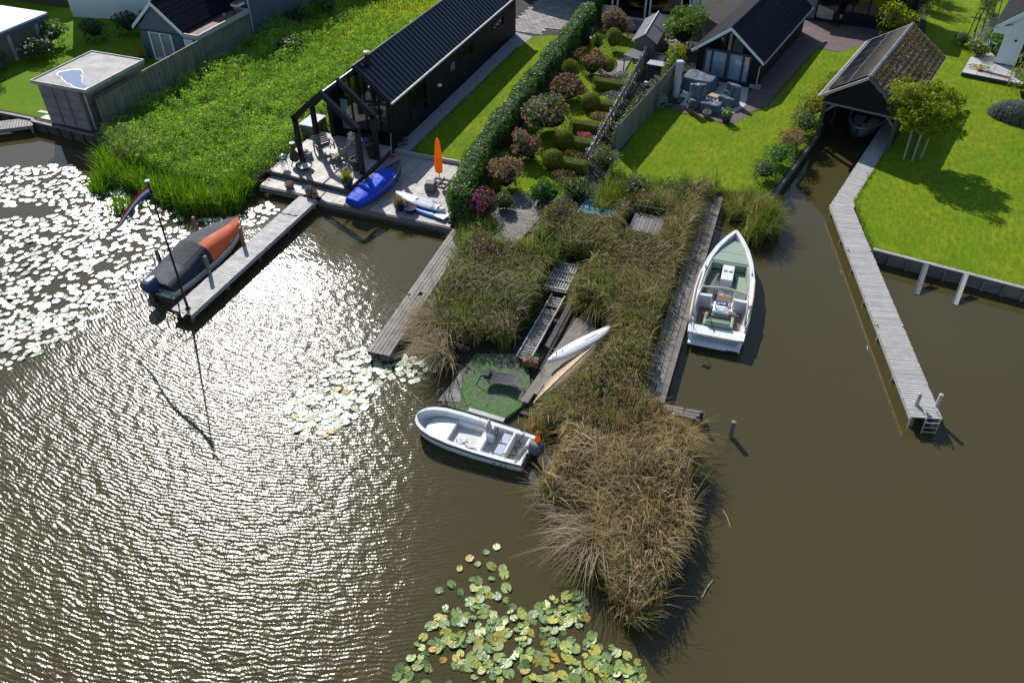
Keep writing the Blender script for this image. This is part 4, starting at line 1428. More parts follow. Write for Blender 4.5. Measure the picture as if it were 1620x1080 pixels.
for y, m in ((-.12, 'white_paint'), (.0, 'white_paint'), (.1, 'steel')):
    MB().lathe([(.05, 0), (.05, .02), (.03, .03)], (2.05, y, .815), 10).build('gauge', m, c)
MB().box((1.9, -.27, .81), (.14, .04, .06)).build('throttle', 'red_paint', c)
MB().tube([(1.72 + .17 * math.cos(a), .02 + .23 * math.sin(a), .86 + .07 * math.cos(a)) for a in np.linspace(0, 6.283, 21)], .018, 6).build('steering_wheel', 'steel', c)
w = MB()
w.tube([(1.0, -1.06, .72), (2.1, -1.05, .95), (2.62, -.95, 1.12), (2.72, 0, 1.16), (2.62, .95, 1.12), (2.1, 1.05, .95), (1.0, 1.06, .72)], .045, 7).build('windscreen_frame', 'tan_rail', t, smooth=True)
MB().loft([[(x, y, z) for x, y, z in ((2.14, -1.0, .72), (2.66, -.9, .74), (2.76, 0, .74), (2.66, .9, .74), (2.14, 1.0, .72))], [(2.1, -1.04, .94), (2.62, -.94, 1.10), (2.72, 0, 1.14), (2.62, .94, 1.10), (2.1, 1.04, .94)]], closed=False).build('windscreen', 'glass', t)
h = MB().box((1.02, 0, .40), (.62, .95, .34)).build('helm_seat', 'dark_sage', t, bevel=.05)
MB().box((.72, 0, .66), (.14, .98, .40)).build('seat_back', 'sage_cushion', h, bevel=.05)
MB().box((1.42, 0, .5), (.18, .7, .3)).build('foot_rest', 'dark_sage', h, bevel=.04)
for s in (-1, 1):
    MB().box((1.05, s * .55, .55), (.8, .12, .28)).build('seat_side', 'sage_cushion', h, bevel=.04)
    MB().tube([(.55, s * 1.13, .67), (1.5, s * 1.19, .70), (3.0, s * 1.22, .75), (4.2, s * 1.165, .80)], .055, 7).build('fender_rail', 'tan_rail', t, smooth=True)
    for x in (.8, 4.6):
        MB().box((x, s * (1.1 if x < 2 else 1.02), .74 if x < 2 else .86), (.18, .04, .05)).build('cleat', 'steel', t)
MB().tube([(.35, .92, .6), (.1, 1.0, 1.35)], .014, 6).build('flag_staff', 'teak', t)
for k, m in enumerate(('flag_red', 'flag_white', 'flag_blue')):
    f = MB()
    rr = [[(.10 - .1 * k - .05 * j + .03 * math.sin(j), 1.0 + .02 * math.sin(j * 1.3), 1.30 - .075 * j - .03 * k), (.0 - .1 * k - .05 * j + .03 * math.sin(j), 1.0 + .03 * math.sin(j * 1.3 + .5), 1.27 - .075 * j - .03 * k)] for j in range(6)]
    f.loft(rr, closed=False)
    f.build('flag_stripe', m, t)
for s, x, p1 in ((1, .7, (1.4, 1.9)), (1, 5.2, (5.6, 1.75))):
    MB().tube([(x, 1.1 if x < 2 else .98, .7), ((x + p1[0]) / 2, 1.4, .45), (p1[0], p1[1], .46)], .014, 5).build('mooring_line', 'black_rubber', t)
MB().tube([(.3, .1, .63), (.8, .35, .9), (1.3, .75, .75)], .02, 6).build('tiller_strut', 'black_rubber', t)

# ---- covered motorboat
t = thing('covered_motorboat', 'motorboat under dark cover with orange bow panel and blue outboard', 'boat', (-24.95, 21.95, 0), R(88))
st = [(0, .82, -.1, .56), (1.2, .92, -.15, .58), (2.8, .95, -.15, .62), (4.0, .84, -.1, .68), (4.9, .58, .0, .75), (5.45, .26, .15, .82), (5.7, .03, .3, .86)]
hull_parts(t, st, .1, .2, 'white_gel', 'white_gel', 'grey_floor', 'navy')


def cover_ring(x, hw, zs, top, flat):
    pts = []
    for k in range(13):
        a = math.pi * k / 12
        c = math.cos(a)
        y = -math.copysign(abs(c) ** flat, c) * (hw + .05)
        sag = .03 * math.sin(k * 2.2 + x * 3)
        pts.append((x, y, zs - .06 + (top - zs + .06) * (math.sin(a) ** .75) + (sag if 0 < k < 12 else 0)))
    return pts


def lerp_st(x):
    for a, b in zip(st[:-1], st[1:]):
        if a[0] <= x <= b[0]:
            f = (x - a[0]) / (b[0] - a[0])
            return a[1] + f * (b[1] - a[1]), a[3] + f * (b[3] - a[3])
    return st[-1][1], st[-1][3]


tops = [(-.06, .84), (.5, .96), (1.2, 1.08), (2.0, 1.24), (2.5, 1.38), (3.0, 1.36), (3.8, 1.26), (4.6, 1.12), (5.2, 1.0), (5.7, .93)]
rear = [cover_ring(x, *lerp_st(max(x, 0)), z, .8) for x, z in tops[:5]]
front = [cover_ring(x, *lerp_st(x), z, .8) for x, z in tops[4:]]
b = MB().loft(rear, closed=False)
b.add(rear[0], [tuple(range(13))])
b.build('rear_cover', 'navy_canvas', t, smooth=True)
MB().loft([r[5:] for r in front], closed=False).build('front_cover', 'charcoal_canvas', t, smooth=True)
og = MB().loft([r[:6] for r in front], closed=False).build('orange_panel', 'orange_canvas', t, smooth=True)
MB().loft([[(x, y, z + .008) for x, y, z in r[4:10]] for r in rear[2:]], closed=False).build('top_cover', 'charcoal_canvas', t, smooth=True)
for k in range(3):
    r = front[1]
    x = 2.85 + k * .42
    hw, zs = lerp_st(x)
    MB().lathe([(.13, 0), (.12, .015), (.02, .02)], (0, 0, 0), 14).build('round_patch', 'orange_canvas', og, (x, -(hw + .0), zs + .20)).rotation_euler = (R(68), 0, 0)
outboard(t, -.10, .62, 'motor_blue', 'black_rubber', 1.35)
MB().box((-.34, -.02, .42), (.12, .24, .1)).build('motor_bracket', 'chrome', t)

# ---- boat in the boathouse
t = thing('tender', 'open grey launch lying bow-out in the shaded boathouse', 'boat', (4.3, 54.2, 0), R(-90 - 12.4))
st = [(0, .95, -.1, .55), (1.5, 1.1, -.15, .58), (3.0, 1.12, -.12, .64), (4.2, .95, -.05, .72), (5.0, .66, .05, .80), (5.5, .36, .18, .86), (5.75, .06, .3, .9)]
hull_parts(t, st, .13, .2, 'boat_grey', 'slat_wood', 'room_dark')
for s in (-1, 1):
    MB().box((3.6, s * .42, .5), (.9, .6, .14)).build('seat_cushion', 'cover_light', t, bevel=.05)
MB().prism([(4.6, -.55), (4.6, .55), (5.2, .35), (5.6, .08), (5.6, -.08), (5.2, -.35)], .66, .74).build('fore_deck', 'boat_grey', t)
MB().lathe([(.05, 0), (.03, .18), (.05, .2), (.01, .24)], (5.4, 0, .8), 8).build('bow_post', 'chrome', t)
MB().box((2.2, 0, .5), (.5, 1.0, .6)).build('console', 'room_dark', t)

# ---- blue tarpaulin boat on the low deck
t = thing('rowing_boat', 'rowing boat wrapped in a bright blue tarpaulin on the deck', 'boat', (-20.2, 30.95, .5), R(82))
st = [(0, .42, 0, .40), (.5, .56, 0, .42), (1.5, .68, 0, .46), (2.5, .64, 0, .52), (3.3, .46, .02, .60), (3.9, .2, .08, .68), (4.15, .02, .15, .74)]
hull_parts(t, st, .05, .1, 'dark_wood', 'red_wood', 'dark_wood')
rr = []
for x in np.linspace(-.06, 3.12, 15):
    hw, zs = lerp_st(max(x, 0))
    pts = []
    for k in range(11):
        a = math.pi * k / 10
        c = -math.cos(a)
        y = math.copysign(abs(c) ** .6, c) * (hw + .05)
        z = zs - .22 + (.36 + .05 * math.sin(x * 2.1)) * math.sin(a) ** .6 + .018 * math.sin(k * 2.5 + x * 5)
        pts.append((x, y, z))
    rr.append(pts)
b = MB().loft(rr, closed=False)
b.add(rr[0], [tuple(range(11))])
b.build('tarpaulin', 'blue_tarp', t, smooth=True)
rr = []
for x in np.linspace(2.95, 4.12, 7):
    hw, zs = lerp_st(x)
    rr.append([(x, -math.cos(math.pi * k / 8) * (hw + .01), zs - .06 + .13 * math.sin(math.pi * k / 8)) for k in range(9)])
MB().loft(rr, closed=False).build('bow_cover', 'dark_tarp', t, smooth=True)


# ---- boards and the upturned canoe
def board_mesh(L, W, th, nose=.9):
    rr = []
    for k in range(25):
        u = k / 24
        w = W / 2 * max(.02, (1 - abs(2 * u - 1) ** 2.6)) ** .62
        z = .10 * max(0, u - .72) ** 2 * 8
        rr.append([(u * L, -w, z), (u * L, -w * .8, z + th * .5), (u * L, 0, z + th * .62), (u * L, w * .8, z + th * .5), (u * L, w, z), (u * L, w * .7, z - th * .4), (u * L, -w * .7, z - th * .4)])
    return MB().loft(rr)


t = thing('paddleboard', 'white inflatable paddleboard stacked on the blue one by the hedge', 'paddleboard', (-15.62, 31.95, .76), R(168))
board_mesh(3.1, .78, .14).build('deck', 'board_white', t, smooth=True)
MB().box((1.3, 0, .09), (1.0, .5, .012)).build('grip_pad', 'cover_light', t)
MB().box((1.75, 0, .10), (.12, .18, .02)).build('emblem', 'black_rubber', t)
c = MB()
rr = [[(.35 + .12 * i, -.26 + .13 * j, .10 + .05 * math.sin(i * 1.7 + j) + .05 * math.cos(j * 2.1)) for j in range(5)] for i in range(6)]
c.loft(rr, closed=False)
c.build('folded_towel', 'cover_light', t, smooth=True)
t = thing('paddleboard', 'blue paddleboard lying flat under the white one at the deck edge', 'paddleboard', (-15.25, 31.55, .58), R(166))
board_mesh(3.2, .80, .14).build('deck', 'board_blue', t, smooth=True)
MB().box((.4, 0, .09), (.6, .6, .012)).build('tail_pad', 'board_white', t)
t = thing('surfboard', 'long white windsurf board lying across the upturned canoe', 'surfboard', (-7.22, 23.05, .72), R(58.5))
board_mesh(3.35, .66, .16).build('deck', 'board_white', t, smooth=True)
MB().box((2.3, .02, .105), (.7, .035, .012)).build('centre_slot', 'grey_floor', t)
for k in range(7):
    MB().box((.25 + .1 * k, random.uniform(-.14, .14), .112), (random.uniform(.04, .12), random.uniform(.02, .05), .005), random.uniform(0, 3)).build('scuff', 'cover_grey', t)
t = thing('canoe', 'upturned tan canoe leaning on the sloping planks', 'canoe', (-6.98, 20.72, .28), R(73.5))
rr = []
for k in range(17):
    u = k / 16
    w = .44 * math.sin(math.pi * (.03 + .94 * u)) ** .7
    rr.append([(u * 4.7, -w, .02), (u * 4.7, -w * .93, .22), (u * 4.7, -w * .4, .40), (u * 4.7, 0, .44), (u * 4.7, w * .4, .40), (u * 4.7, w * .93, .22), (u * 4.7, w, .02)])
MB().loft(rr, closed=False).build('hull', 'hull_tan', t, smooth=True)
MB().tube([(u * 4.7, 0, .445 - .0) for u in np.linspace(.02, .98, 12)], .02, 5).build('keel', 'light_teak', t)
for s in (-1, 1):
    MB().tube([(u * 4.7, s * .44 * math.sin(math.pi * (.03 + .94 * u)) ** .7, .03) for u in np.linspace(0, 1, 17)], .025, 5).build('gunwale', 'teak', t)

# ------------------------------------------------------------------ reed island furniture
t = thing('mossy_platform', 'half-sunk felt-covered platform green with moss', 'platform', (-8.8, 21.8, 0))
pts = [(-1.75, -1.75), (-1.5, 1.3), (.45, 2.0), (1.55, -.4), (.9, -1.85), (-.6, -1.95)]
MB().prism(pts, -.3, .2).build('deck', 'moss_felt', t, bevel=.03)
MB().prism([(-1.78, -1.78), (-1.6, .2), (-.95, -1.55)], .2, .215).build('bare_board', 'grey_wood', t)
MB().box((-.45, -1.92, .05), (2.3, .06, .36), R(-3)).build('skirt', 'moss_felt', t)
ld = MB()
for dx in (0, .32):
    ld.tube([(-1.75 + dx, -1.85, -.3), (-1.75 + dx, -1.83, .62), (-1.72 + dx, -1.68, .74), (-1.69 + dx, -1.48, .64), (-1.67 + dx, -1.42, .2)], .022, 6)
ld.tube([(-1.75, -1.85, .1), (-1.43, -1.85, .1)], .02, 6)
ld.build('swim_ladder', 'chrome', t)
t = thing('loose_plank', 'lichen-covered loose plank lying along the edge of the mossy platform', 'plank', (-8.55, 19.92, .24), R(-2))
plank(t, 'board', (0, 0, .02), (1.45, .2, .06), 'slat_wood')
t = thing('sun_lounger', 'folding grey sun lounger collapsed on the mossy platform', 'sun lounger', (-8.75, 21.75, .21), R(4))
f = MB()
rr = [[(x, y, z) for y in (-.27, -.1, .1, .27)] for x, z in ((-.55, .38), (-.2, .30), (.15, .27), (.4, .30), (.62, .40))]
f.loft(rr, closed=False)
f.build('fabric', 'charcoal_canvas', t, smooth=True)
f = MB()
for s in (-1, 1):
    f.tube([(-.85, s * .3, .03), (-.6, s * .3, .38), (-.2, s * .3, .30), (.4, s * .3, .30), (.75, s * .3, .42)], .018, 6)
    f.tube([(-.4, s * .31, .32), (-.15, s * .31, .02), (.3, s * .31, .02), (.5, s * .31, .32)], .016, 6)
f.tube([(.75, -.3, .42), (.75, .3, .42)], .018, 6)
f.tube([(-.85, -.3, .03), (-.85, .3, .03)], .018, 6)
f.build('tube_frame', 'grey_clay', t)
MB().box((-.5, 0, .4), (.26, .4, .08)).build('head_pad', 'charcoal_canvas', t, bevel=.03)
t = thing('plank_slope', 'weathered triangular plank deck tilted among the reeds', 'deck', (-6.9, 24.0, .1))
for k in range(9):
    x = -.38 + k * .16
    y1 = 3.05 - .22 * abs(k - 2)
    y0 = -3.0 + .55 * max(0, k - 1)
    plank(t, 'deck_board', (x + (y0 + y1) * .02, (y0 + y1) / 2, .20 + .01 * k + random.uniform(-.006, .006)), (.148, y1 - y0, .05), 'old_wood', R(-5))
plank(t, 'cross_board', (1.1, 2.7, .5), (1.5, .5, .06), 'dark_wood', R(-35), rx=.3)
plank(t, 'bearer', (.3, .4, .08), (1.6, .1, .16), 'dark_wood')
t = thing('pallet', 'bleached wooden pallet bridging the reeds', 'pallet', (-8.55, 28.9, .5), R(2))
for k in range(9):
    plank(t, 'slat', (-.48 + k * .12, 0, .05), (.075, 2.2, .025), 'slat_wood')
for y in (-.95, -.3, .35, 1.0):
    plank(t, 'cross_bar', (0, y, .09), (1.06, .09, .05), 'slat_wood')
for y in (-1.0, 1.0):
    plank(t, 'foot_beam', (0, y, -.2), (1.0, .1, .4), 'dark_wood')
t = thing('plank_walkway', 'narrow walkway with pale rails leading from the pallet to the mossy platform', 'walkway', (-8.28, 25.4, .42))
for k in range(24):
    if random.random() < .12:
        continue
    plank(t, 'tread', (0, -2.15 + k * .182, .02), (.56, .15, .03), 'grey_wood', random.uniform(-.03, .03))
for s in (-1, 1):
    plank(t, 'side_rail', (s * .29, 0, .05), (.05, 4.5, .09), 'slat_wood')
plank(t, 'fallen_board', (.62, .5, -.05), (.2, 3.2, .04), 'grey_wood', tilt=.4)
for y in (-2.0, 2.0):
    plank(t, 'foot_beam', (0, y, -.2), (.6, .1, .4), 'dark_wood')

# ------------------------------------------------------------------ jetty fittings
def mooring_post(loc, h, label, m, r=.075, lean=(0, 0), z0=-.6):
    t = thing('mooring_post', label, 'mooring post', (loc[0], loc[1], 0), 0, 'mooring posts')
    MB().loft([[(lean[0] * z + r * math.cos(a), lean[1] * z + r * math.sin(a), z) for a in (math.pi / 4 + k * math.pi / 2 for k in range(4))] for z in (z0, h)]).build('shaft', m, t, bevel=.012)
    MB().loft([[(lean[0] * h + q * r * math.cos(a), lean[1] * h + q * r * math.sin(a), h + dz) for a in (math.pi / 4 + k * math.pi / 2 for k in range(4))] for q, dz in ((1.05, 0), (1.0, .03), (.5, .05))]).build('cap', m, t)


mooring_post((-23.5, 26.2), 1.35, 'wooden mooring post on the jetty by the bow of the covered boat', 'red_wood', .1)
mooring_post((-23.5, 23.6), 1.4, 'weathered mooring post on the jetty beside the orange panel', 'grey_wood', .1)
mooring_post((-26.25, 26.4), 1.2, 'reddish mooring post in the lilies beyond the covered bow', 'red_wood', .1, (-.06, 0))
mooring_post((-25.98, 23.4), 1.25, 'grey mooring post in the lilies beyond the covered stern', 'grey_wood', .1, (-.05, 0))
mooring_post((6.30, 25.75), 1.12, 'squared pale post at jetty end nearer the open channel', 'slat_wood', .09)
mooring_post((7.02, 25.98), 1.12, 'squared pale post at jetty end above the ladder rail', 'slat_wood', .09)
mooring_post((.13, 22.3), .72, 'lone dark wooden pile standing in open water', 'grey_wood', .11)
mooring_post((-1.05, 22.5), .62, 'short dark post at the tip of the plank stub', 'dark_wood', .1)


def ladder(loc, rz, label, n=3, w=.42, m='steel', up=.55):
    t = thing('ladder', label, 'ladder', loc, rz)
    for s in (-1, 1):
        MB().tube([(s * w / 2, .35, .0), (s * w / 2, .30, up * .8), (s * w / 2, .1, up), (s * w / 2, -.08, up * .7), (s * w / 2, -.14, -.75)], .022, 6).build('rail', m, t)
    for k in range(n):
        MB().tube([(-w / 2, -.11 - .01 * k, -.1 - k * .22), (w / 2, -.11 - .01 * k, -.1 - k * .22)], .022, 6).build('rung', m, t)


ladder((6.85, 25.15, .6), R(15), 'metal swim ladder on the end of the long bleached jetty', 4, .5, 'slat_wood', .16)
ladder((-23.1, 20.85, .5), 0, 'dark hooped swim ladder on the jetty end below the flagpole', 3, .42, 'black_metal', .62)
for k, (x, y) in enumerate(((3.3, 35.6), (4.3, 35.9), (4.75, 30.2), (5.75, 30.5))):
    who = ('water side of the bend', 'lawn side of the bend', 'channel edge halfway out', 'inner edge halfway out')[k]
    t = thing('mooring_cleat', 'small steel mooring cleat on bleached jetty, ' + who, 'cleat', (x, y, .6), R(15), 'mooring cleats')
    MB().box((0, 0, .03), (.05, .1, .06)).build('base', 'steel', t)
    MB().bar((0, -.14, .075), (0, .14, .075), .03).build('horn', 'steel', t)
for k, (a, b_) in enumerate((((6.72, 35.5), (6.5, 33.95)), ((8.37, 35.3), (8.08, 33.75)))):
    t = thing('gang_beam', ('dark-sided sloping beam from lawn wall into water, nearer the jetty', 'pale sloping plank from lawn wall into water, farther from the jetty')[k], 'gangplank', (*a, 0), 0, 'sloping planks at the lawn wall')
    v = Vector((b_[0] - a[0], b_[1] - a[1], 0))
    MB().bar((0, 0, .68), (v.x, v.y, .0), .20, .05).build('plank', 'pale_wood' if k else 'grey_wood', t)
    MB().bar((-.12, 0, .64), (v.x - .12, v.y, -.04), .04, .14).build('side_board', 'blue_grey_paint', t)

t = thing('flagpole', 'tall dark flagpole at the end of the pale jetty', 'flagpole', (-22.78, 21.12, .5))
MB().tube([(0, 0, 0), (0, 0, 3), (0, 0, 6.1)], [.05, .042, .03], 8).build('pole', 'black_metal', t, smooth=True)
MB().lathe([(.09, 0), (.10, .03), (.02, .06)], (0, 0, 6.1), 10).build('cap', 'white_paint', t)
MB().lathe([(.13, 0), (.13, .03), (.06, .05), (.06, .3)], (0, 0, 0), 10).build('socket', 'black_metal', t)
t = thing('pennant', 'long red white and blue pennant streaming from the flagpole', 'flag', (-22.78, 21.12, 6.45))
n = 26
for s, m in enumerate(('flag_red', 'flag_white', 'flag_blue')):
    rr = []
    for k in range(n + 1):
        u = k / n
        x = -.05 - 3.2 * u
        y = .12 * math.sin(u * 9) + .1 * u
        z = -.05 - 2.75 * u - .25 * u * u + .10 * math.sin(u * 7)
        w = .30 * (1 - .7 * u)
        rr.append([(x + .20 * w * (s + j), y + .05 * math.sin(u * 14 + (s + j)) * w, z - w * (s + j) / 3 * .9) for j in (0, 1)])
    MB().loft(rr, closed=False).build('stripe', m, t, smooth=True)


# ------------------------------------------------------------------ pots and terrace things
def pot(loc, r, h, m, label, plant=None, n=120, ph=.4, cat='flower pot', leaf=.12, spread=1.2, blades=False):
    t = thing('plant_pot', label, cat, loc, 0, 'pots on the terraces')
    MB().lathe([(r * .68, 0), (r * .9, h * .4), (r, h * .9), (r * 1.08, h * .92), (r * 1.08, h), (r * .9, h), (r * .88, h * .86), (.01, h * .85)], n=14).build('pot', m, t, smooth=False)
    MB().lathe([(r * .9, h * .875), (.01, h * .89)], n=12).build('soil', 'soil', t)
    if plant and blades:
        B = np.stack([rng.normal(0, r * .4, n), rng.normal(0, r * .4, n), np.full(n, h * .85)], 1)
        blade_mesh('foliage', B, ph * rng.uniform(.6, 1.15, n), np.full(n, .03), rng.uniform(.1, .9, n), plant, t)
    elif plant:
        d = unit(rng.normal(0, 1, (n, 3)))
        P = d * rng.uniform(.5, 1, (n, 1)) * np.array([r * spread, r * spread, ph / 2]) + np.array([0, 0, h + ph * .4])
        leaf_mesh('foliage', P, d, leaf, plant, t)
    return t


pot((-22.95, 31.2, .5), .20, .36, 'terracotta', 'larger terracotta pot with grey-green plant at the jetty root', 'silver_leaf', 90, .28)
pot((-22.55, 31.05, .5), .13, .26, 'terracotta', 'small bare terracotta pot beside a larger one at the jetty root', 'brown_leaf', 20, .1, leaf=.06)
pot((-24.35, 31.55, .5), .22, .12, 'rust_iron', 'low bowl of dry pinkish heather on the low deck corner', 'dusty_flower', 160, .3, leaf=.09)
pot((-21.25, 32.25, .8), .30, .42, 'blue_glaze', 'blue glazed pot of yellow-green grass at the raised deck corner', 'yellow_leaf', 200, .75, blades=True)
pot((-18.0, 31.65, .5), .30, .34, 'blue_glaze', 'blue pot of golden grass beside the tarpaulined boat', 'reed_gold', 220, .6, blades=True)
pot((-17.35, 31.55, .5), .30, .32, 'blue_glaze', 'empty blue glazed pot beside the white paddleboard')
t = pot((-21.7, 34.1, .8), .36, .62, 'rust_iron', 'dark tub with small olive tree beside the front portal post')
MB().tube([(0, 0, .5), (.04, 0, 1.0), (0, .05, 1.5)], [.04, .03, .02], 6).build('trunk', 'bark', t)
shrub_parts(t, .5, .5, 1.0, 'silver_leaf', 420, .11, z0=1.1, core=None, name='crown', shell=.8)
t = pot((-21.55, 35.6, .8), .34, .55, 'rust_iron', 'dark tub with leafy shrub by the second portal post', 'dark_leaf', 260, .9)
pot((-20.75, 37.9, .62), .16, .28, 'terracotta', 'terracotta pot with red flowers at the corner of the black house', 'pink_flower', 60, .24, leaf=.07)
pot((-21.0, 37.55, .62), .15, .25, 'grey_clay', 'grey pot with dark plant at the corner of the black house', 'dark_leaf', 60, .24, leaf=.07)
pot((-6.55, 47.85, .62), .22, .3, 'grey_clay', 'grey pot with leafy plant in front of the covered loungers', 'fig_leaf', 110, .35, leaf=.11)
pot((-5.5, 47.5, .62), .24, .32, 'grey_clay', 'round grey pot with clipped plant at the patio edge', 'silver_leaf', 120, .2, leaf=.07)
pot((-4.3, 47.25, .62), .30, .40, 'blue_glaze', 'cobalt blue pot with bushy plant at the patio corner', 'fig_leaf', 240, .55, leaf=.12, spread=1.4)
pot((-7.95, 48.3, .62), .2, .22, 'grey_clay', 'dark low pot beside the wrapped parasol base', 'dark_leaf', 40, .15, leaf=.07)
pot((-42.9, 42.6, .62), .25, .35, 'grey_clay', 'grey pot with glowing yellow flowers by the cottage door', 'yellow_leaf', 220, .7, leaf=.10)
pot((-43.3, 42.9, .62), .25, .35, 'grey_clay', 'grey pot with rust-orange foliage by the cottage door', 'orange_leaf', 240, .9, leaf=.10)
pot((-14.3, 57.6, .62), .2, .25, 'grey_clay', 'small pot with pale pink blooms below the rust-coloured shrub', 'dusty_flower', 60, .3, leaf=.1)


def slat_chair(loc, rz, label, m='grey_wood', w=.62):
    t = thing('terrace_chair', label, 'chair', loc, rz)
    for k in range(5):
        plank(t, 'seat_slat', (0, -.22 + k * .11, .38), (w, .095, .03), m)
        plank(t, 'back_slat', (0, .31 + .03 * k, .46 + k * .10), (w, .03, .085), m, rx=-.25)
    for sx in (-1, 1):
        plank(t, 'armrest', (sx * (w / 2 + .04), 0, .58), (.08, .62, .035), m)
        for y in (-.25, .26):
            plank(t, 'leg', (sx * (w / 2 + .03), y, .29), (.06, .07, .57), m)


slat_chair((-24.35, 35.2, .8), R(60), 'broad grey slatted armchair on the raised deck', w=.9)
slat_chair((-23.05, 34.5, .8), R(-100), 'low slatted chair beside the deck table', w=.6)
t = thing('deck_table', 'low wooden table between the slatted chairs', 'table', (-23.6, 34.75, .8), R(10))
for k in range(5):
    plank(t, 'top_slat', (-.28 + k * .14, 0, .36), (.13, .7, .03), 'deck_wood')
for sx in (-1, 1):
    for sy in (-1, 1):
        plank(t, 'leg', (sx * .28, sy * .28, .17), (.06, .06, .34), 'grey_wood')
t = thing('deck_chair', 'folding deck chair with blue canvas by the glazed gable', 'chair', (-22.5, 36.3, .8), R(195))
for s in (-1, 1):
    MB().bar((s * .28, -.45, .02), (s * .28, .5, .95), .04).build('side_rail', 'slat_wood', t)
    MB().bar((s * .25, .45, .02), (s * .25, -.35, .45), .04).build('side_leg', 'slat_wood', t)
MB().loft([[(x, y, z) for x in (-.25, 0, .25)] for y, z in ((-.32, .40), (-.05, .26), (.2, .42), (.48, .92))], closed=False).build('canvas', 'board_blue', t, smooth=True)
t = thing('fire_bowl', 'wide dark fire bowl with pale ash by the portal post', 'fire bowl', (-24.35, 33.1, .8))
MB().lathe([(.12, 0), (.40, .16), (.46, .26), (.42, .26), (.36, .18), (.01, .16)], n=18).build('bowl', 'rust_iron', t)
MB().lathe([(.39, .20), (.01, .24)], n=16).build('ash', 'grey_floor', t)
t = thing('chiminea', 'rusty bottle-shaped garden stove beside the fire bowl', 'garden stove', (-25.05, 33.35, .8))
MB().lathe([(.16, .25), (.26, .36), (.28, .52), (.2, .72), (.10, .86), (.09, 1.2), (.13, 1.24), (.13, 1.27), (.01, 1.27)], n=14).build('body', 'rust_iron', t, smooth=True)
for k in range(3):
    a = k * 2.1
    MB().bar((.14 * math.cos(a), .14 * math.sin(a), .3), (.26 * math.cos(a), .26 * math.sin(a), 0), .04).build('leg', 'rust_iron', t)
MB().lathe([(.15, 0), (.16, .02), (.01, .04)], (0, 0, 1.28), 12).build('lid', 'slat_wood', t)
t = thing('kettle_grill', 'round kettle grill with bright lid at the deck edge', 'grill', (-25.5, 32.95, .8))
MB().lathe([(.02, .38), (.18, .44), (.23, .54)], n=14).build('bowl', 'black_rubber', t, smooth=True)
MB().lathe([(.23, .545), (.2, .66), (.1, .73), (.01, .75)], n=14).build('lid', 'chrome', t, smooth=True)
for k in range(3):
    a = k * 2.1 + .4
    MB().tube([(.1 * math.cos(a), .1 * math.sin(a), .42), (.24 * math.cos(a), .24 * math.sin(a), 0)], .014, 5).build('leg', 'steel', t)
t = thing('storage_box', 'dark deck storage box with pale lid beside the glazed gable', 'storage box', (-26.45, 37.5, .6), R(0))
MB().box((0, 0, .35), (.85, 1.5, .7)).build('body', 'grey_wood', t, bevel=.02)
MB().box((0, 0, .73), (.92, 1.58, .06), 0).build('lid', 'cover_light', t, bevel=.02)
t = thing('log_pile', 'stack of pale logs on the raised deck beside the portal post', 'firewood', (-24.95, 34.2, .8))
for k in range(14):
    MB().tube([(-.15 + .12 * (k % 4) + random.uniform(-.02, .02), -.3 + .02 * k, .06 + .11 * (k // 4)), (-.1 + .12 * (k % 4), .25, .06 + .11 * (k // 4))], .055, 7).build('log', 'slat_wood', t)

t = thing('closed_parasol', 'tall closed orange parasol on the low deck', 'parasol', (-17.2, 34.75, .5))
rr = []
for z, r in ((.62, .05), (.68, .16), (1.0, .19), (1.5, .17), (2.0, .13), (2.4, .09), (2.55, .05), (2.6, .02)):
    rr.append([((r * (1 + .22 * math.cos(5 * a + z))) * math.cos(a), (r * (1 + .22 * math.cos(5 * a + z))) * math.sin(a), z) for a in (2 * math.pi * k / 30 for k in range(30))])
MB().loft(rr).build('canopy', 'orange_cloth', t, smooth=True)
MB().tube([(0, 0, .05), (0, 0, .7)], .03, 8).build('pole', 'white_paint', t)
f = MB()
for s in (-1, 1):
    f.bar((-.45, s * .42, .03), (.45, s * .42, .03), .06).bar((s * .42, -.45, .032), (s * .42, .45, .032), .058)
f.bar((-.6, 0, .04), (.6, 0, .04), .06).bar((0, -.6, .045), (0, .6, .045), .06)
f.build('base_frame', 'black_metal', t)
for k, (x, y, l) in enumerate(((-17.35, 33.95, 'grey cube stool beside the parasol base'), (-15.75, 33.05, 'grey cube planter against the hedge by the paddleboards'))):
    t = thing('cube_stool', l, 'stool', (x, y, .5), R(12 + 30 * k))
    MB().loft([[(sx * w, sy * w, z) for sx, sy in ((-1, -1), (1, -1), (1, 1), (-1, 1))] for w, z in ((.24, 0), (.27, .1), (.27, .40), (.24, .46))]).build('body', 'grey_clay', t, bevel=.02)
    MB().box((0, 0, .475), (.42, .42, .03)).build('top', 'concrete', t, bevel=.01)
t = thing('garden_hose', 'thin dark mooring rope lying across the pale jetty', 'rope', (-22.9, 29.2, .5))
MB().tube([(-.5, 0, .02), (-.25, -.05, .02), (0, .06, .02), (.25, -.03, .02), (.42, .12, .02)], .02, 5).build('rope', 'black_rubber', t)
t.name = 'mooring_rope'
t = thing('broom', 'red-based broom leaning by the corner of the black house', 'broom', (-20.95, 36.5, .5))
MB().bar((0, 0, .05), (-.12, .4, 1.2), .03).build('stick', 'slat_wood', t)
MB().box((0, 0, .04), (.4, .12, .08)).build('head', 'red_paint', t)
t = thing('buoy', 'white plastic canister buoy tied beside the grey jetty', 'buoy', (-13.05, 25.6, .28), R(30))
MB().lathe([(.02, -.2), (.13, -.16), (.16, 0), (.13, .2), (.05, .25), (.05, .3), (.01, .31)], n=12).build('float', 'buoy_white', t, smooth=True).rotation_euler = (R(75), 0, 0)
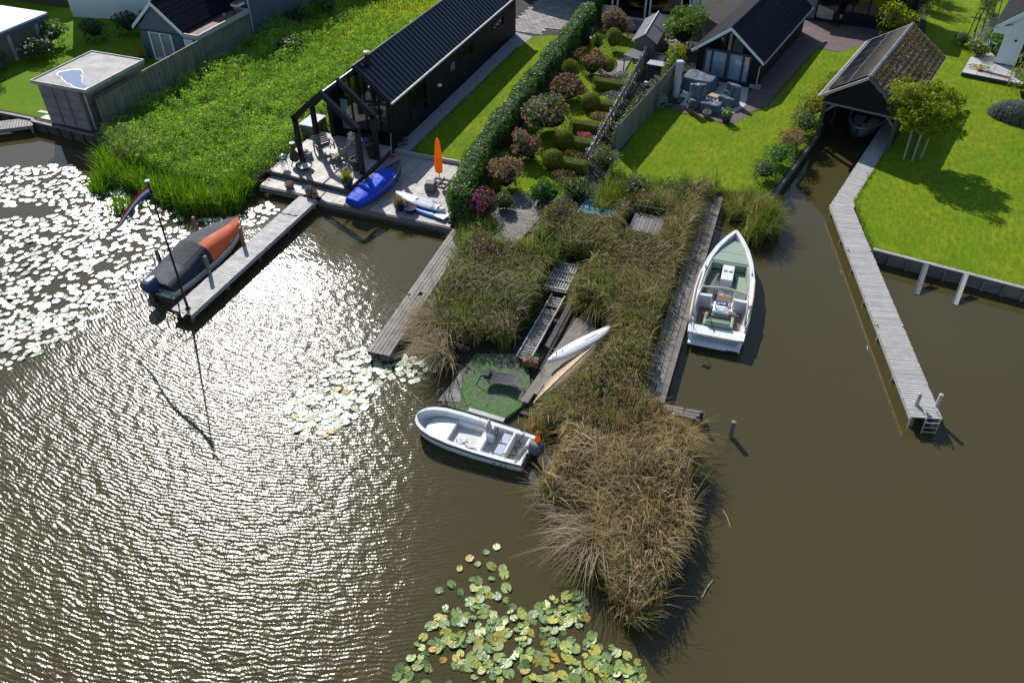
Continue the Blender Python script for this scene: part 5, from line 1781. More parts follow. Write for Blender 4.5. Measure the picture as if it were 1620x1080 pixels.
t = thing('flower_box', 'terracotta trough with small weeds at the end of the walkway', 'planter', (-7.95, 23.15, .25), R(8))
MB().box((0, 0, .16), (.62, .34, .3)).build('trough', 'terracotta', t, bevel=.02)
n = 160
leaf_mesh('foliage', np.stack([rng.normal(0, .2, n), rng.normal(.05, .14, n), rng.uniform(.3, .62, n)], 1), rng.normal(0, 1, (n, 3)), .07, 'mixed_leaf', t)
t = thing('tarpaulin', 'crumpled turquoise tarpaulin in the wild garden', 'tarpaulin', (-8.55, 34.9, .62))
rr = [[(-.9 + .2 * i, -.7 + .2 * j, .06 + .10 * abs(math.sin(i * 1.7 + j * 1.1)) + .06 * math.sin(j * 2.3)) for j in range(8)] for i in range(10)]
MB().loft(rr, closed=False).build('sheet', 'teal_tarp', t, smooth=True)
t = thing('plank_bench', 'dark plank platform with thin rail among the reeds', 'platform', (-6.0, 34.6, .12))
for k in range(9):
    plank(t, 'board', (-.7 + k * .17, 0, .45), (.155, 1.7, .04), 'grey_wood', .03)
MB().tube([(-.9, .95, .8), (.8, 1.0, .8)], .02, 5).build('rail', 'slat_wood', t)
for s in (-1, 1):
    plank(t, 'post', (s * .75, .9, .2), (.07, .07, 1.2), 'grey_wood')
    plank(t, 'post', (s * .75, -.7, .2), (.07, .07, .5), 'grey_wood')

# ------------------------------------------------------------------ patio of the guest house
t = tag(MB().prism([(-7.75, 48.75), (-4.25, 48.05), (-3.55, 50.0), (-3.75, 52.75), (-7.35, 53.35)], LAND, LAND + .03).build('patio', 'pale_stone'), kind='structure')


def draped(loc, rz, lx, ly, h, m, label, name='covered_furniture', cat='furniture cover', slope=0.0, seed=1):
    g = random.Random(seed)
    t = thing(name, label, cat, loc, rz)
    rr = []
    for z, q in ((0, 1.08), (.12 * h, 1.05), (.5 * h, 1.0), (.92 * h, .97), (.985 * h, .93), (h, .8), (h * .985, .3)):
        ring = []
        for k in range(32):
            a = 2 * math.pi * k / 32
            c, s = math.cos(a), math.sin(a)
            e = 9.0
            r = 1 / ((abs(c) ** e + abs(s) ** e) ** (1 / e))
            f = 1 + (.05 * math.sin(7 * a + seed) + .03 * math.sin(11 * a)) * (1 - z / h * .7)
            x, y = c * r * lx / 2 * q * f, s * r * ly / 2 * q * f
            zz = z * (1 + slope * (1 if y > ly * .12 else -.6 if y < 0 else 0)) + .015 * math.sin(5 * a + z * 9) * (z > 0)
            ring.append((x, y, zz))
        rr.append(ring)
    MB().loft(rr).build('cover', m, t)
    MB().tube([(p[0] * 1.01, p[1] * 1.01, .05) for p in rr[0]], .015, 5).build('hem', 'black_rubber', t)
    return t


draped((-6.75, 51.75, .63), R(-9), 2.0, 1.7, .78, 'cover_grey', 'round dining set under a dark blue-grey cover by the doors', seed=2)
draped((-6.35, 48.9, .63), R(20), 1.0, 1.1, .80, 'cover_grey', 'covered garden chair with raised back on the patio', slope=.55, seed=3)
draped((-5.45, 48.45, .63), R(-8), 1.25, .75, .55, 'cover_grey', 'low covered lounge seat at the patio front edge', seed=4)
draped((-4.55, 49.75, .63), R(-25), 1.0, .95, .80, 'cover_grey', 'covered garden armchair nearest the brick path', slope=.5, seed=5)
t = thing('side_table', 'small wooden side table between the covered chairs', 'table', (-5.5, 49.8, .63), R(-20))
plank(t, 'top', (0, 0, .42), (.6, .5, .04), 'light_teak')
for sx in (-1, 1):
    for sy in (-1, 1):
        plank(t, 'leg', (sx * .25, sy * .2, .2), (.05, .05, .4), 'grey_wood')
t = thing('wrapped_parasol', 'standing parasol wrapped in pale grey cover on a dark base', 'parasol', (-7.75, 49.2, .62))
MB().lathe([(.16, .25), (.20, .4), (.19, 1.2), (.22, 2.0), (.24, 2.46), (.20, 2.50), (.01, 2.5)], n=14).build('cover', 'cover_light', t, smooth=False)
MB().box((0, 0, .06), (.95, .95, .12), R(-10)).build('base', 'black_rubber', t, bevel=.03)
MB().tube([(0, 0, .1), (0, 0, .35)], .05, 8).build('pole', 'steel', t)

# ------------------------------------------------------------------ garden fences and sheds
t = thing('paling_fence', 'grey close-boarded fence beside the guest house lawn', 'fence', (-9.35, 41.0, .6), math.atan2(-1.15, 9.0) * -1 + R(-14.5))
t.rotation_euler = (0, 0, -math.atan2(1.0, 9.4))
y, k = 0.0, 0
while y < 10.4:
    plank(t, 'fence_board', (.025 if k % 2 else 0, y, .85), (.025, .155, 1.7 + random.uniform(-.03, .03)), 'fence_wood')
    y += .15
    k += 1
for z in (.35, 1.3):
    plank(t, 'rail', (-.04, 5.2, z), (.05, 10.4, .09), 'fence_wood')
for k in range(6):
    plank(t, 'post', (-.06, .1 + k * 2.05, .9), (.09, .09, 1.8), 'grey_wood')
t = thing('old_fence', 'leaning weathered lath fence beside the topiary beds', 'fence', (-10.35, 38.6, .6), R(2.2))
y = 0.0
while y < 16:
    plank(t, 'lath', (random.uniform(-.05, .05), y, .6), (.03, .11, 1.2 + random.uniform(-.12, .15)), 'slat_wood' if random.random() < .5 else 'grey_wood', rx=random.uniform(-.08, .08), tilt=random.uniform(-.12, .12))
    y += random.uniform(.14, .24)
for z in (.4, 1.0):
    plank(t, 'rail', (0, 8, z), (.05, 16, .06), 'slat_wood')
t = thing('tool_shed', 'small gabled shed with grey felt roof in the topiary garden', 'shed', (-11.15, 54.6, .6), R(2))
MB().box((0, 2.2, .7), (1.35, 4.3, 1.4)).extr([(-.68, 1.38), (.68, 1.38), (0, 1.85)], .05, 4.35).build('wall', 'grey_wood', t)
for s in (1, -1):
    o = MB().extr([(0, 1.93), (s * .88, 1.36), (s * .88, 1.31), (0, 1.87)], -.12, 4.6).build('roof', 'dark_felt', t)
    MB().box((s * .44, 2.2, 1.65 + .03), (.9, .04, .03), M=Matrix.Rotation(s * math.atan2(.57, .88), 4, 'Y')).build('felt_lap', 'bitumen' if s < 0 else 'grey_clay', o)
MB().tube([(0, -.14, 1.95), (0, 4.62, 1.95)], .035, 5).build('ridge_strip', 'bitumen', t)
t = thing('lean_shelter', 'low mono-pitch felt shelter in front of the small gabled shed', 'shelter', (-11.45, 52.6, .6), R(-8))
MB().box((0, .7, 1.02), (1.05, 2.1, .05), M=Matrix.Rotation(.10, 4, 'Y') @ Matrix.Rotation(R(-6), 4, 'X')).build('roof', 'dark_felt', t)
for sx in (-1, 1):
    for y in (-.2, 1.6):
        plank(t, 'post', (sx * .45, y, .5), (.06, .06, .96), 'grey_wood')
MB().box((-.1, 1.6, .5), (.9, .05, .9)).build('back_board', 'grey_wood', t)
t = thing('potting_table', 'pale plank potting table between the two garden fences', 'table', (-9.75, 52.4, .6), R(-5))
for k in range(4):
    plank(t, 'top_board', (0, -.3 + k * .2, .92), (1.15, .19, .04), 'slat_wood')
for sx in (-1, 1):
    for sy in (-1, 1):
        plank(t, 'leg', (sx * .5, sy * .3, .45), (.06, .06, .9), 'grey_wood')
t = thing('watering_can', 'white enamel watering can below the potting table', 'watering can', (-10.0, 50.8, .62), R(40))
MB().lathe([(.13, 0), (.14, .24), (.08, .27), (.01, .27)], n=12).build('body', 'white_paint', t)
MB().tube([(.12, 0, .06), (.28, 0, .24), (.34, 0, .34)], [.025, .018, .03], 6).build('spout', 'white_paint', t)
MB().tube([(-.12, 0, .08), (-.24, 0, .2), (-.12, 0, .3), (0, 0, .32), (.08, 0, .27)], .012, 5).build('handle', 'white_paint', t)
t = thing('garden_trough', 'dark steel trough with hoop handle beside the small gabled shed', 'trough', (-10.0, 54.4, .62))
MB().loft([[(sx * w, sy * w * 1.3, z) for sx, sy in ((-1, -1), (1, -1), (1, 1), (-1, 1))] for w, z in ((.3, 0), (.4, .5))]).build('body', 'steel', t)
MB().tube([(-.4, 0, .5), (-.25, 0, .8), (.25, 0, .8), (.4, 0, .5)], .02, 6).build('handle', 'slat_wood', t)
for k in range(3):
    t = thing('stepping_stone', ('stepping stone nearest the grey jetty', 'middle stepping stone beside the flat-roofed shed', 'stepping stone farthest from the jetty on the shaded lawn')[k], 'stepping stone', (-43.1 + .12 * k, 34.0 + .62 * k, LAND + .01), R(3), 'stepping stones')
    plank(t, 'stone', (0, 0, .02), (.85, .26, .05), 'pale_stone')
t = thing('paving_strip', 'pale stone step between shed and bulkhead', 'step', (-42.3, 33.5, LAND + .008))
plank(t, 'stone', (0, 0, .02), (.8, .5, .05), 'pale_stone')
t = thing('fishing_rods', 'bundle of long poles with orange float on the pale terrace', 'poles', (9.9, 60.15, .92), R(-20))
for k in range(3):
    MB().tube([(0, .1 * k, .03), (2.1, -.1 + .13 * k, .04)], .02, 5).build('pole', ('teak', 'black_metal', 'red_wood')[k], t)
MB().lathe([(.02, 0), (.1, .05), (.1, .14), (.02, .18)], (.05, .1, .02), 10).build('float', 'orange_cloth', t)
for k, (x, y) in enumerate(((9.75, 66.3), (10.45, 68.6), (11.2, 71.0), (11.9, 73.6))):
    t = thing('espalier_frame', 'timber espalier trestle, %s along the white house terrace' % ('nearest', 'second', 'third', 'farthest')[k], 'trellis', (x, y, .6), R(-16), 'espalier trestles')
    for s in (-1, 1):
        MB().bar((s * .25, 0, 0), (s * .1, 0, 2.1), .06).build('upright', 'bark', t)
    MB().bar((-.45, 0, 1.75), (.45, 0, 1.75), .05).build('crossbar', 'bark', t)
    MB().bar((0, -1.0, 1.7), (0, 1.1, 1.7), .05).build('rail', 'bark', t)

# ------------------------------------------------------------------ hedge, shrubs, trees
def hedge(name, label, pts, w, h, m, leaf, dens, core='core_green', loc_z=LAND, jit=.7, wobble=1.0):
    a0 = pts[0]
    t = thing(name, label, 'hedge', (a0[0], a0[1], loc_z))
    Ps, Ns = [], []
    b = MB()
    for (x1, y1), (x2, y2) in zip(pts[:-1], pts[1:]):
        L = math.hypot(x2 - x1, y2 - y1)
        u = np.array([(x2 - x1) / L, (y2 - y1) / L])
        v = np.array([u[1], -u[0]])
        n = int(L * (2 * h + w) * dens)
        s = rng.uniform(-.1, L + .1, n)
        q = rng.uniform(0, 2 * h + w, n)
        side = np.where(q < h, -1, np.where(q < h + w, 0, 1))
        lx = np.where(side == -1, -w / 2, np.where(side == 1, w / 2, q - h - w / 2))
        lz = np.where(side == -1, q, np.where(side == 1, q - h - w, h))
        wob = wobble * (.13 * vnoise(np.stack([s * 1.2 + x1 * 3, lz * 1.5 + lx], 1), 1.6, 3) + rng.normal(0, .05, n))
        nx = side * 1.0 + (side == 0) * lx / w * 1.2
        nz = (side == 0) * 1.0 + .15
        rd = np.maximum(0, np.abs(lx) + lz - (w / 2 + h) + .28)
        lx2 = lx + np.where(side == 0, 0, side * wob) - np.sign(lx) * rd * .35
        lz2 = np.clip(lz + np.where(side == 0, wob, 0) - rd * .35, .02, None)
        P = np.stack([x1 - a0[0] + u[0] * s + v[0] * lx2, y1 - a0[1] + u[1] * s + v[1] * lx2, lz2], 1)
        N = np.stack([v[0] * nx, v[1] * nx, nz], 1)
        Ps.append(P)
        Ns.append(N)
        rz = math.atan2(u[1], u[0])
        b.box(((x1 + x2) / 2 - a0[0], (y1 + y2) / 2 - a0[1], h / 2 - .06), (L - .1, w - .24, h - .18), rz)
    for (xe, ye), (xo, yo) in ((pts[0], pts[1]), (pts[-1], pts[-2])):
        L = math.hypot(xe - xo, ye - yo)
        u = np.array([(xe - xo) / L, (ye - yo) / L])
        n = int(w * h * dens * 1.3)
        a, z = rng.uniform(-w / 2, w / 2, n), rng.uniform(.02, h, n)
        o = .1 + .06 * rng.normal(0, 1, n)
        Ps.append(np.stack([xe - a0[0] + u[0] * o + u[1] * a, ye - a0[1] + u[1] * o - u[0] * a, z], 1))
        Ns.append(np.tile([u[0], u[1], .2], (n, 1)))
    leaf_mesh('foliage', np.concatenate(Ps), np.concatenate(Ns), leaf, m, t, .6, jit)
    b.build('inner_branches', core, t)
    return t


hedge('hedge', 'long clipped beech hedge between the black house lawn and the topiary garden', [(-14.75, 31.7), (-15.15, 33.6), (-15.75, 37.2), (-16.2, 46.5), (-16.6, 58.4), (-16.8, 66)], 1.0, 1.65, 'hedge_leaf', .12, 190)

hyd = [(-13.75, 35.4, .75, 1.45, 'rust_leaf', 'dusty_flower', 'brownish hydrangea with faded tan heads beside the plank landing'),
       (-13.85, 38.6, .80, 1.35, 'mixed_leaf', 'pink_flower', 'rounded hydrangea thick with pink heads below the long hedge'),
       (-13.9, 42.3, 1.15, 1.85, 'mixed_leaf', 'dusty_flower', 'largest hydrangea with dusty pink and green heads'),
       (-14.1, 46.9, .95, 1.3, 'brown_leaf', 'dusty_flower', 'dark reddish shrub between the large hydrangea and the green dome'),
       (-13.7, 51.4, .75, 1.2, 'mixed_leaf', 'pink_flower', 'hydrangea with salmon pink heads beside the green dome'),
       (-14.3, 58.9, .95, 1.7, 'rust_leaf', 'dusty_flower', 'rust-coloured hydrangea near the white garden room')]
for x, y, r, h, m, fm, l in hyd:
    shrub('hydrangea', l, 'shrub', (x, y, LAND), r * 1.22, r * 1.22, h * 1.08, m, int(1500 * r * r + 800), .12, flower=(fm, int(50 * r * r) + 16, .15), group='hydrangeas along the hedge')
hedge_fill = [(-14.7, 34.2), (-14.9, 36.9), (-15.0, 40.3), (-15.2, 44.6), (-15.4, 48.2), (-15.4, 53.0), (-15.6, 57.0)]
for k, (x, y) in enumerate(hedge_fill):
    shrub('border_plant', 'dark leafy border plant, %s along the foot of the long hedge' % ('first', 'second', 'third', 'fourth', 'fifth', 'sixth', 'seventh')[k], 'plant', (x, y, LAND), .55, 1.2, .95, ('dark_leaf', 'mixed_leaf', 'brown_leaf')[k % 3], 900, .12, shell=.6, group='border plants at the hedge foot')
shrub('loosestrife', 'magenta flowering shrub at the water end of the hedge', 'shrub', (-13.75, 32.4, .5), .75, .8, 1.5, 'brown_leaf', 900, .11, flower=('magenta_flower', 36, .15), shell=.6)
shrub('shrub', 'grey-green leafy shrub beside the magenta flowers', 'shrub', (-13.0, 33.3, .55), .55, .6, 1.0, 'mixed_leaf', 700, .10)
shrub('dome_shrub', 'upright light green dome shrub against the hedge', 'shrub', (-14.75, 49.6, LAND), .6, .6, 1.55, 'box_leaf', 1800, .08, amp=.05)
shrub('shrub', 'pale green tall perennial near the hedge above the salmon hydrangea', 'shrub', (-14.6, 55.2, LAND), .55, .55, 1.5, 'fig_leaf', 600, .14, shell=.7)
shrub('shrub', 'orange-brown fading perennial beside the tall topiary dome', 'shrub', (-14.1, 53.6, LAND), .55, .55, .9, 'rust_leaf', 450, .14, shell=.7)
for x, y, r, h, l in ((-13.6, 56.0, .62, 1.55, 'tall clipped topiary dome by the garden path'), (-12.75, 51.7, .58, 1.15, 'clipped topiary ball beside the mono-pitch shelter')):
    shrub('topiary', l, 'topiary', (x, y, LAND), r, r, h, 'box_leaf', 3200, .06, amp=.02, shell=.08, jit=.3, core='core_box')
# clipped box beds
beds = [(49.2, -12.9, -10.95, False, 'square-ended clipped box hedge, uppermost of the topiary beds'),
        (46.0, -12.2, -10.95, True, 'curved clipped box hedge, second of the topiary beds'),
        (42.9, -12.45, -10.8, False, 'straight clipped box hedge, third of the topiary beds'),
        (40.7, -12.2, -10.6, True, 'clipped box hedge ending in a ball, fourth of the topiary beds'),
        (38.2, -12.0, -10.35, True, 'clipped box hedge ending in the largest ball, nearest the plank landing')]
for y, x0, x1, ball, l in beds:
    t = hedge('box_hedge', l, [(x0, y), (x1, y)], .72, .78, 'box_leaf', .055, 620, core='core_box', jit=.3, wobble=.25)
    t['group'] = 'clipped box beds'
    if ball:
        n = 3000
        d = unit(rng.normal(0, 1, (n, 3)))
        P = d * np.array([.6, .6, .56]) * rng.uniform(.95, 1.02, (n, 1)) + np.array([-.1, 0, .56])
        P[:, 2] = np.maximum(P[:, 2], .02)
        bl = leaf_mesh('clipped_ball', P, d, .06, 'box_leaf', t, .6, .3)
        MB().lathe([(.02, .04), (.42, .2), (.55, .55), (.44, .88), (.02, 1.04)], (-.1, 0, 0), 14).build('inner_branches', 'core_box', bl, smooth=True)
for x, y, m, r, h, l in ((-11.3, 47.4, 'silver_leaf', .6, .7, 'silvery bedding clump below the uppermost box hedge'), (-11.35, 44.4, 'rust_leaf', .65, .7, 'wispy lavender bedding clump in the curved box bed'),
                         (-11.4, 41.8, 'pink_flower', .5, .55, 'crimson pink bedding clump beside the lath fence'), (-11.0, 39.4, 'brown_leaf', .75, .6, 'bronze fern bedding between the two ball hedges'),
                         (-11.0, 36.9, 'brown_leaf', .8, .7, 'bronze fern clump below the largest topiary ball'), (-11.6, 50.6, 'silver_leaf', .65, .8, 'grey-green lavender bush above the square box hedge')):
    shrub('bedding_plant', l, 'plants', (x, y, LAND), r, r * .8, h, m, 620, .11, shell=.75, core=None, group='bedding between the box hedges')
shrub('shrub', 'bright green rounded bush at the foot of the topiary lawn', 'shrub', (-11.35, 34.7, .5), .85, .8, 1.35, 'hedge_leaf', 1500, .12)
shrub('shrub', 'tall leafy perennials crowding the end of the grey close-boarded fence', 'shrub', (-9.3, 38.5, .4), .8, .8, 1.9, 'mixed_leaf', 1300, .12, shell=.7)
shrub('shrub', 'lush mixed green shrub between topiary garden and wild reeds', 'shrub', (-10.0, 35.9, .4), 1.0, .9, 1.3, 'mixed_leaf', 1500, .12, shell=.6)
shrub('loosestrife', 'large pink-tinted loosestrife rising from the reeds by the landing', 'shrub', (-10.0, 32.6, .2), .95, .9, 1.8, 'reed_green', 1700, .12, shell=.8, flower=('magenta_flower', 34, .13), core='core_brown')
shrub('fig_tree', 'spreading fig tree between garden sheds and guest house', 'tree', (-9.3, 58.2, LAND), 1.55, 1.6, 2.7, 'fig_leaf', 3400, .18, amp=.3, shell=.55)
shrub('shrub', 'yellowing shrub against the guest house corner', 'shrub', (-8.9, 54.3, LAND), .75, .8, 1.7, 'yellow_leaf', 900, .14, shell=.55)
shrub('climber', 'green climber spilling over the close-boarded fence', 'climber', (-8.6, 51.0, LAND), .45, 1.5, 1.9, 'fig_leaf', 1200, .13, shell=.5)
shrub('shrub', 'wild shrubby growth filling the gap between the two fences', 'shrub', (-9.7, 45.0, LAND), .45, 3.4, .8, 'mixed_leaf', 1800, .13, shell=.7)
shrub('shrub', 'pale thorny shrub inside the close-boarded fence on the lawn corner', 'shrub', (-8.35, 47.6, LAND), .5, .6, 1.0, 'silver_leaf', 500, .10, shell=.8, core=None)
# shrubs along the boathouse channel
for x, y, r, h, m, l in ((-1.25, 41.0, .75, 1.0, 'mixed_leaf', 'green shrub at the water end of the channel border'), (-.75, 42.9, .75, 1.1, 'hedge_leaf', 'dark green shrub second along the channel border'),
                         (-.35, 45.0, .8, 1.05, 'rust_leaf', 'reddish mixed shrub in the middle of the channel border'), (.1, 47.2, .8, 1.2, 'mixed_leaf', 'leafy green shrub in front of the yellow one'),
                         (.25, 49.4, .85, 1.35, 'yellow_leaf', 'bright yellow shrub by the boathouse corner'), (.9, 51.9, .8, 1.25, 'yellow_leaf', 'yellow-green shrub beside the solar panels'),
                         (1.5, 54.4, .7, 1.0, 'fig_leaf', 'loose pale shrub at the back of the boathouse')):
    shrub('shrub', l, 'shrub', (x, y, LAND - .1), r * 1.1, r * 1.4, h * 1.25, m, int(2200 * r), .10, shell=.4, group='channel border shrubs')
for k, (x, y) in enumerate(((4.6, 64.8), (5.0, 67.6), (5.9, 70.2), (6.7, 73.0), (7.2, 75.8))):
    shrub('tall_shrub', 'tall yellow-green shrub, %s in the row behind the boathouse' % ('nearest', 'second', 'third', 'fourth', 'farthest')[k], 'shrub', (x, y, LAND), 1.2, 1.4, 2.5, ('tree_leaf', 'yellow_leaf', 'hedge_leaf')[k % 3], 1500, .17, shell=.5, amp=.3, group='row of tall shrubs')
# right-hand garden
shrub('shrub', 'low flowering shrub on the slab terrace corner', 'shrub', (10.1, 63.2, .8), .8, .8, 1.0, 'fig_leaf', 900, .11, flower=('white_flower', 14, .12))
shrub('shrub', 'green shrub against the white house wall', 'shrub', (11.1, 64.6, .7), .6, 1.3, 1.5, 'hedge_leaf', 1300, .13)
shrub('shrub', 'straggly pale shrub at the first espalier trestle', 'shrub', (9.2, 65.6, LAND), .75, .75, .9, 'mixed_leaf', 700, .11, shell=.7)
shrub('shrub', 'yellow-green creeping plant on the terrace edge', 'shrub', (10.0, 60.6, .9), .75, .35, .22, 'yellow_leaf', 260, .09, core=None)
shrub('espalier_foliage', 'tall light green foliage trained on the espalier row', 'shrub', (11.0, 72.5, LAND), .6, 2.6, 2.6, 'fig_leaf', 1600, .17, shell=.6)
for k in range(5):
    shrub('lavender', 'lavender tuft, %s along the terrace path' % ('first', 'second', 'third', 'fourth', 'fifth')[k], 'plant', (10.0 + .42 * k, 65.4 + 1.7 * k, LAND), .5, .6, .55, 'silver_leaf', 260, .12, shell=.8, core=None, group='lavender along the terrace')
t = thing('silver_hedge', 'dense silver-grey mounded hedge curving over the wide lawn', 'hedge', (12.1, 53.7, LAND), R(-14))
n = 9000
d = unit(rng.normal(0, 1, (n, 3)))
d[:, 2] = np.abs(d[:, 2])
P = d * np.array([1.9, .95, 1.05]) * rng.uniform(.85, 1, (n, 1))
blade_mesh('foliage', P, np.full(n, .22), np.full(n, .035), rng.uniform(.2, 1, n), 'silver_leaf', t, segs=1)
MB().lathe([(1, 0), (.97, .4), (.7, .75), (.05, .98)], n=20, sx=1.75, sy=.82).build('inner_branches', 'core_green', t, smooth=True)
shrub('shrub', 'airy olive-green shrub behind the silver hedge', 'shrub', (12.6, 55.4, LAND), 1.6, 1.3, 3.0, 'tree_leaf', 2600, .13, shell=.6, amp=.3)


def tree(label, loc, crown_r, z0, z1, m, n, leaf, trunk_r=.07):
    t = thing('tree', label, 'tree', loc)
    b = MB()
    b.tube([(0, 0, 0), (.03, .02, z0 * .6), (0, 0, z0 + .6), (.02, .05, (z0 + z1) / 2)], [trunk_r, trunk_r * .85, trunk_r * .7, trunk_r * .4], 8)
    tips = []
    for k in range(13):
        a = k * 2.4
        z = z0 + .1 + .13 * k * (z1 - z0) / 2.6
        e = Vector((math.cos(a) * crown_r[0] * random.uniform(.6, .9), math.sin(a) * crown_r[1] * random.uniform(.6, .9), z + random.uniform(.3, .7)))
        mid = e * .5 + Vector((0, 0, z * .42 + .1))
        b.tube([(0, 0, z), mid, e], [trunk_r * .45, trunk_r * .3, .01], 5)
        tips += [e, mid, (e + mid) / 2]
    b.build('trunk', 'bark', t)
    # clumps of leaves on the limbs, uneven outline, gaps between
    C = []
    for e in tips:
        for _ in range(2):
            C.append([e.x + random.gauss(0, .3), e.y + random.gauss(0, .3), e.z + random.gauss(0, .22)])
    for _ in range(75):
        d = unit(rng.normal(0, 1, 3))
        q = random.uniform(.45, .88)
        C.append([d[0] * crown_r[0] * q, d[1] * crown_r[1] * q, (z0 + z1) / 2 + d[2] * (z1 - z0) / 2 * q])
    C = np.array(C)
    idx = rng.integers(0, len(C), n)
    rad = rng.uniform(.22, .5, len(C))[idx]
    dd = unit(rng.normal(0, 1, (n, 3)))
    P = C[idx] + dd * (rad * rng.uniform(.3, 1, n) ** .5)[:, None] * np.array([1, 1, .7])
    P[:, 2] = np.clip(P[:, 2], z0 - .25, None)
    leaf_mesh('crown', P, dd * .4 + np.array([0, 0, .8]), leaf, m, t, .6, .6, droop=.3)
    return t


tr = tree('young broad-crowned tree held by pale stakes beside the boathouse', (5.95, 46.3, LAND), (2.05, 1.8), 1.55, 4.5, 'tree_leaf', 21000, .13)
for k, (dx, dy) in enumerate(((-.32, -.25), (.1, -.35), (.55, .15))):
    t = thing('tree_stake', ('pale tree stake nearest the walkway', 'middle pale tree stake', 'leaning pale tree stake on the lawn side')[k], 'stake', (5.95 + dx, 46.3 + dy, LAND), 0, 'tree stakes')
    MB().tube([(0, 0, -.2), (dx * .15, dy * .1, 1.75)], .045, 8).build('pole', 'stake_wood', t)
    MB().tube([(dx * .15 - dx * .0, dy * .1, 1.5), (-dx * .5, -dy * .5, 1.55), (-dx * .85, -dy * .85, 1.5)], .018, 5).build('tie', 'black_rubber', t)

# far-left garden
for x, y, r, h, m, l in ((-50.7, 42.9, 1.1, 1.7, 'hedge_leaf', 'pale-flowered bush beside the white flat roof'), (-49.8, 40.6, 1.1, 1.5, 'dark_leaf', 'dark round bush below the pale-flowered one'),
                         (-48.6, 44.6, 1.0, 1.5, 'dark_leaf', 'dark bush in the middle of the shaded border'), (-47.4, 46.6, 1.1, 1.6, 'dark_leaf', 'dark bush against the whitewashed wall'),
                         (-45.6, 47.6, 1.2, 1.9, 'dark_leaf', 'dark bush with white blossoms nearest the cottage'), (-51.0, 38.0, .8, 1.1, 'mixed_leaf', 'brownish low shrub by the stone outbuilding'),
                         (-49.6, 36.2, .9, 1.3, 'dark_leaf', 'dark shrub at the front of the shaded border')):
    shrub('bush', l, 'bush', (x, y, LAND), r, r, h, m, 1100, .14, shell=.4, group='bushes of the shaded garden', flower=('white_flower', 22 if 'pale' in l else 8, .14) if ('pale' in l or 'white bl' in l) else None)

# ------------------------------------------------------------------ meadow, reeds and lilies
meadow = [(-38.0, 33.2), (-37.2, 32.4), (-35.2, 31.0), (-31, 30.0), (-28.6, 29.5), (-27.0, 30.4), (-26.5, 33.2), (-26.4, 37), (-25.3, 38.5), (-25.3, 60), (-25.6, 76), (-38.6, 76), (-38.4, 49), (-37.7, 45)]
gap = [(-27.1, 36.5), (-25.9, 36.5), (-25.9, 38.5), (-27.1, 38.5)]
n = 9500
C = scatter(meadow, n, [gap])
C = C[rng.uniform(0, 1, n) < np.clip(1.25 - (C[:, 1] - 42) / 14, .12, 1)]
hgt = .62 + .30 * vnoise(C, .7, 2) + .16 * vnoise(C, 2.2, 5) + rng.uniform(-.1, .2, len(C))
hgt = np.clip(hgt, .18, 1.35)
k = 22
P = np.repeat(np.column_stack([C, np.zeros(len(C))]), k, 0)
hh = np.repeat(hgt, k)
f = rng.beta(2.5, 1.1, len(P))
P[:, :2] += rng.normal(0, .15, (len(P), 2)) * (1.1 - .5 * f[:, None])
P[:, 2] = LAND + .02 + f * hh
N = np.column_stack([rng.normal(0, .5, (len(P), 2)), np.ones(len(P))])
tag(leaf_mesh('meadow_weeds', P, N, .125, 'meadow_leaf', None, .45, .5), 'tall leafy weeds covering the meadow beside the black house', 'weeds', kind='stuff')
n = 36000
B = scatter(meadow, n, [gap])
far = np.clip((B[:, 1] - 38) / 9, .2, 1)
B = B[rng.uniform(0, 1, n) < far]
B = np.column_stack([B, np.full(len(B), LAND)])
tag(blade_mesh('meadow_grass', B, rng.uniform(.2, .5, len(B)) * (1.7 - far[:len(B)].mean()), np.full(len(B), .05), rng.uniform(.2, 1.1, len(B)), 'meadow_grass', segs=2), 'yellow-green rough grass at the back of the meadow', 'grass', kind='stuff')
shrub('bush', 'dark rounded bush standing alone in the meadow', 'bush', (-34.3, 47.2, LAND), .95, .9, 1.15, 'dark_leaf', 1500, .12)
for k, (x, y) in enumerate(((-36.9, 52.5), (-36.2, 55.6), (-34.6, 60.2), (-32.6, 62.4))):
    shrub('wild_shrub', 'dark tangled wild shrub, %s from the fence below the charcoal wall' % ('first', 'second', 'third', 'fourth')[k], 'shrub', (x, y, LAND), 1.1, 1.0, 1.2, ('dark_leaf', 'mixed_leaf')[k % 2], 900, .15, shell=.6, group='wild shrubs below the wall')


def iris_belt(poly, n, h0, h1):
    C = scatter(poly, n // 9)
    C = C[vnoise(C, 1.4, 21) + rng.normal(0, .5, len(C)) > -.45]
    P = np.repeat(C, 9, 0) + rng.normal(0, .09, (len(C) * 9, 2))
    B = np.column_stack([P, np.full(len(P), -.05)])
    h = rng.uniform(h0, h1, len(P)) * (1 + .2 * np.repeat(vnoise(C, .9, 8), 9))
    return B, h


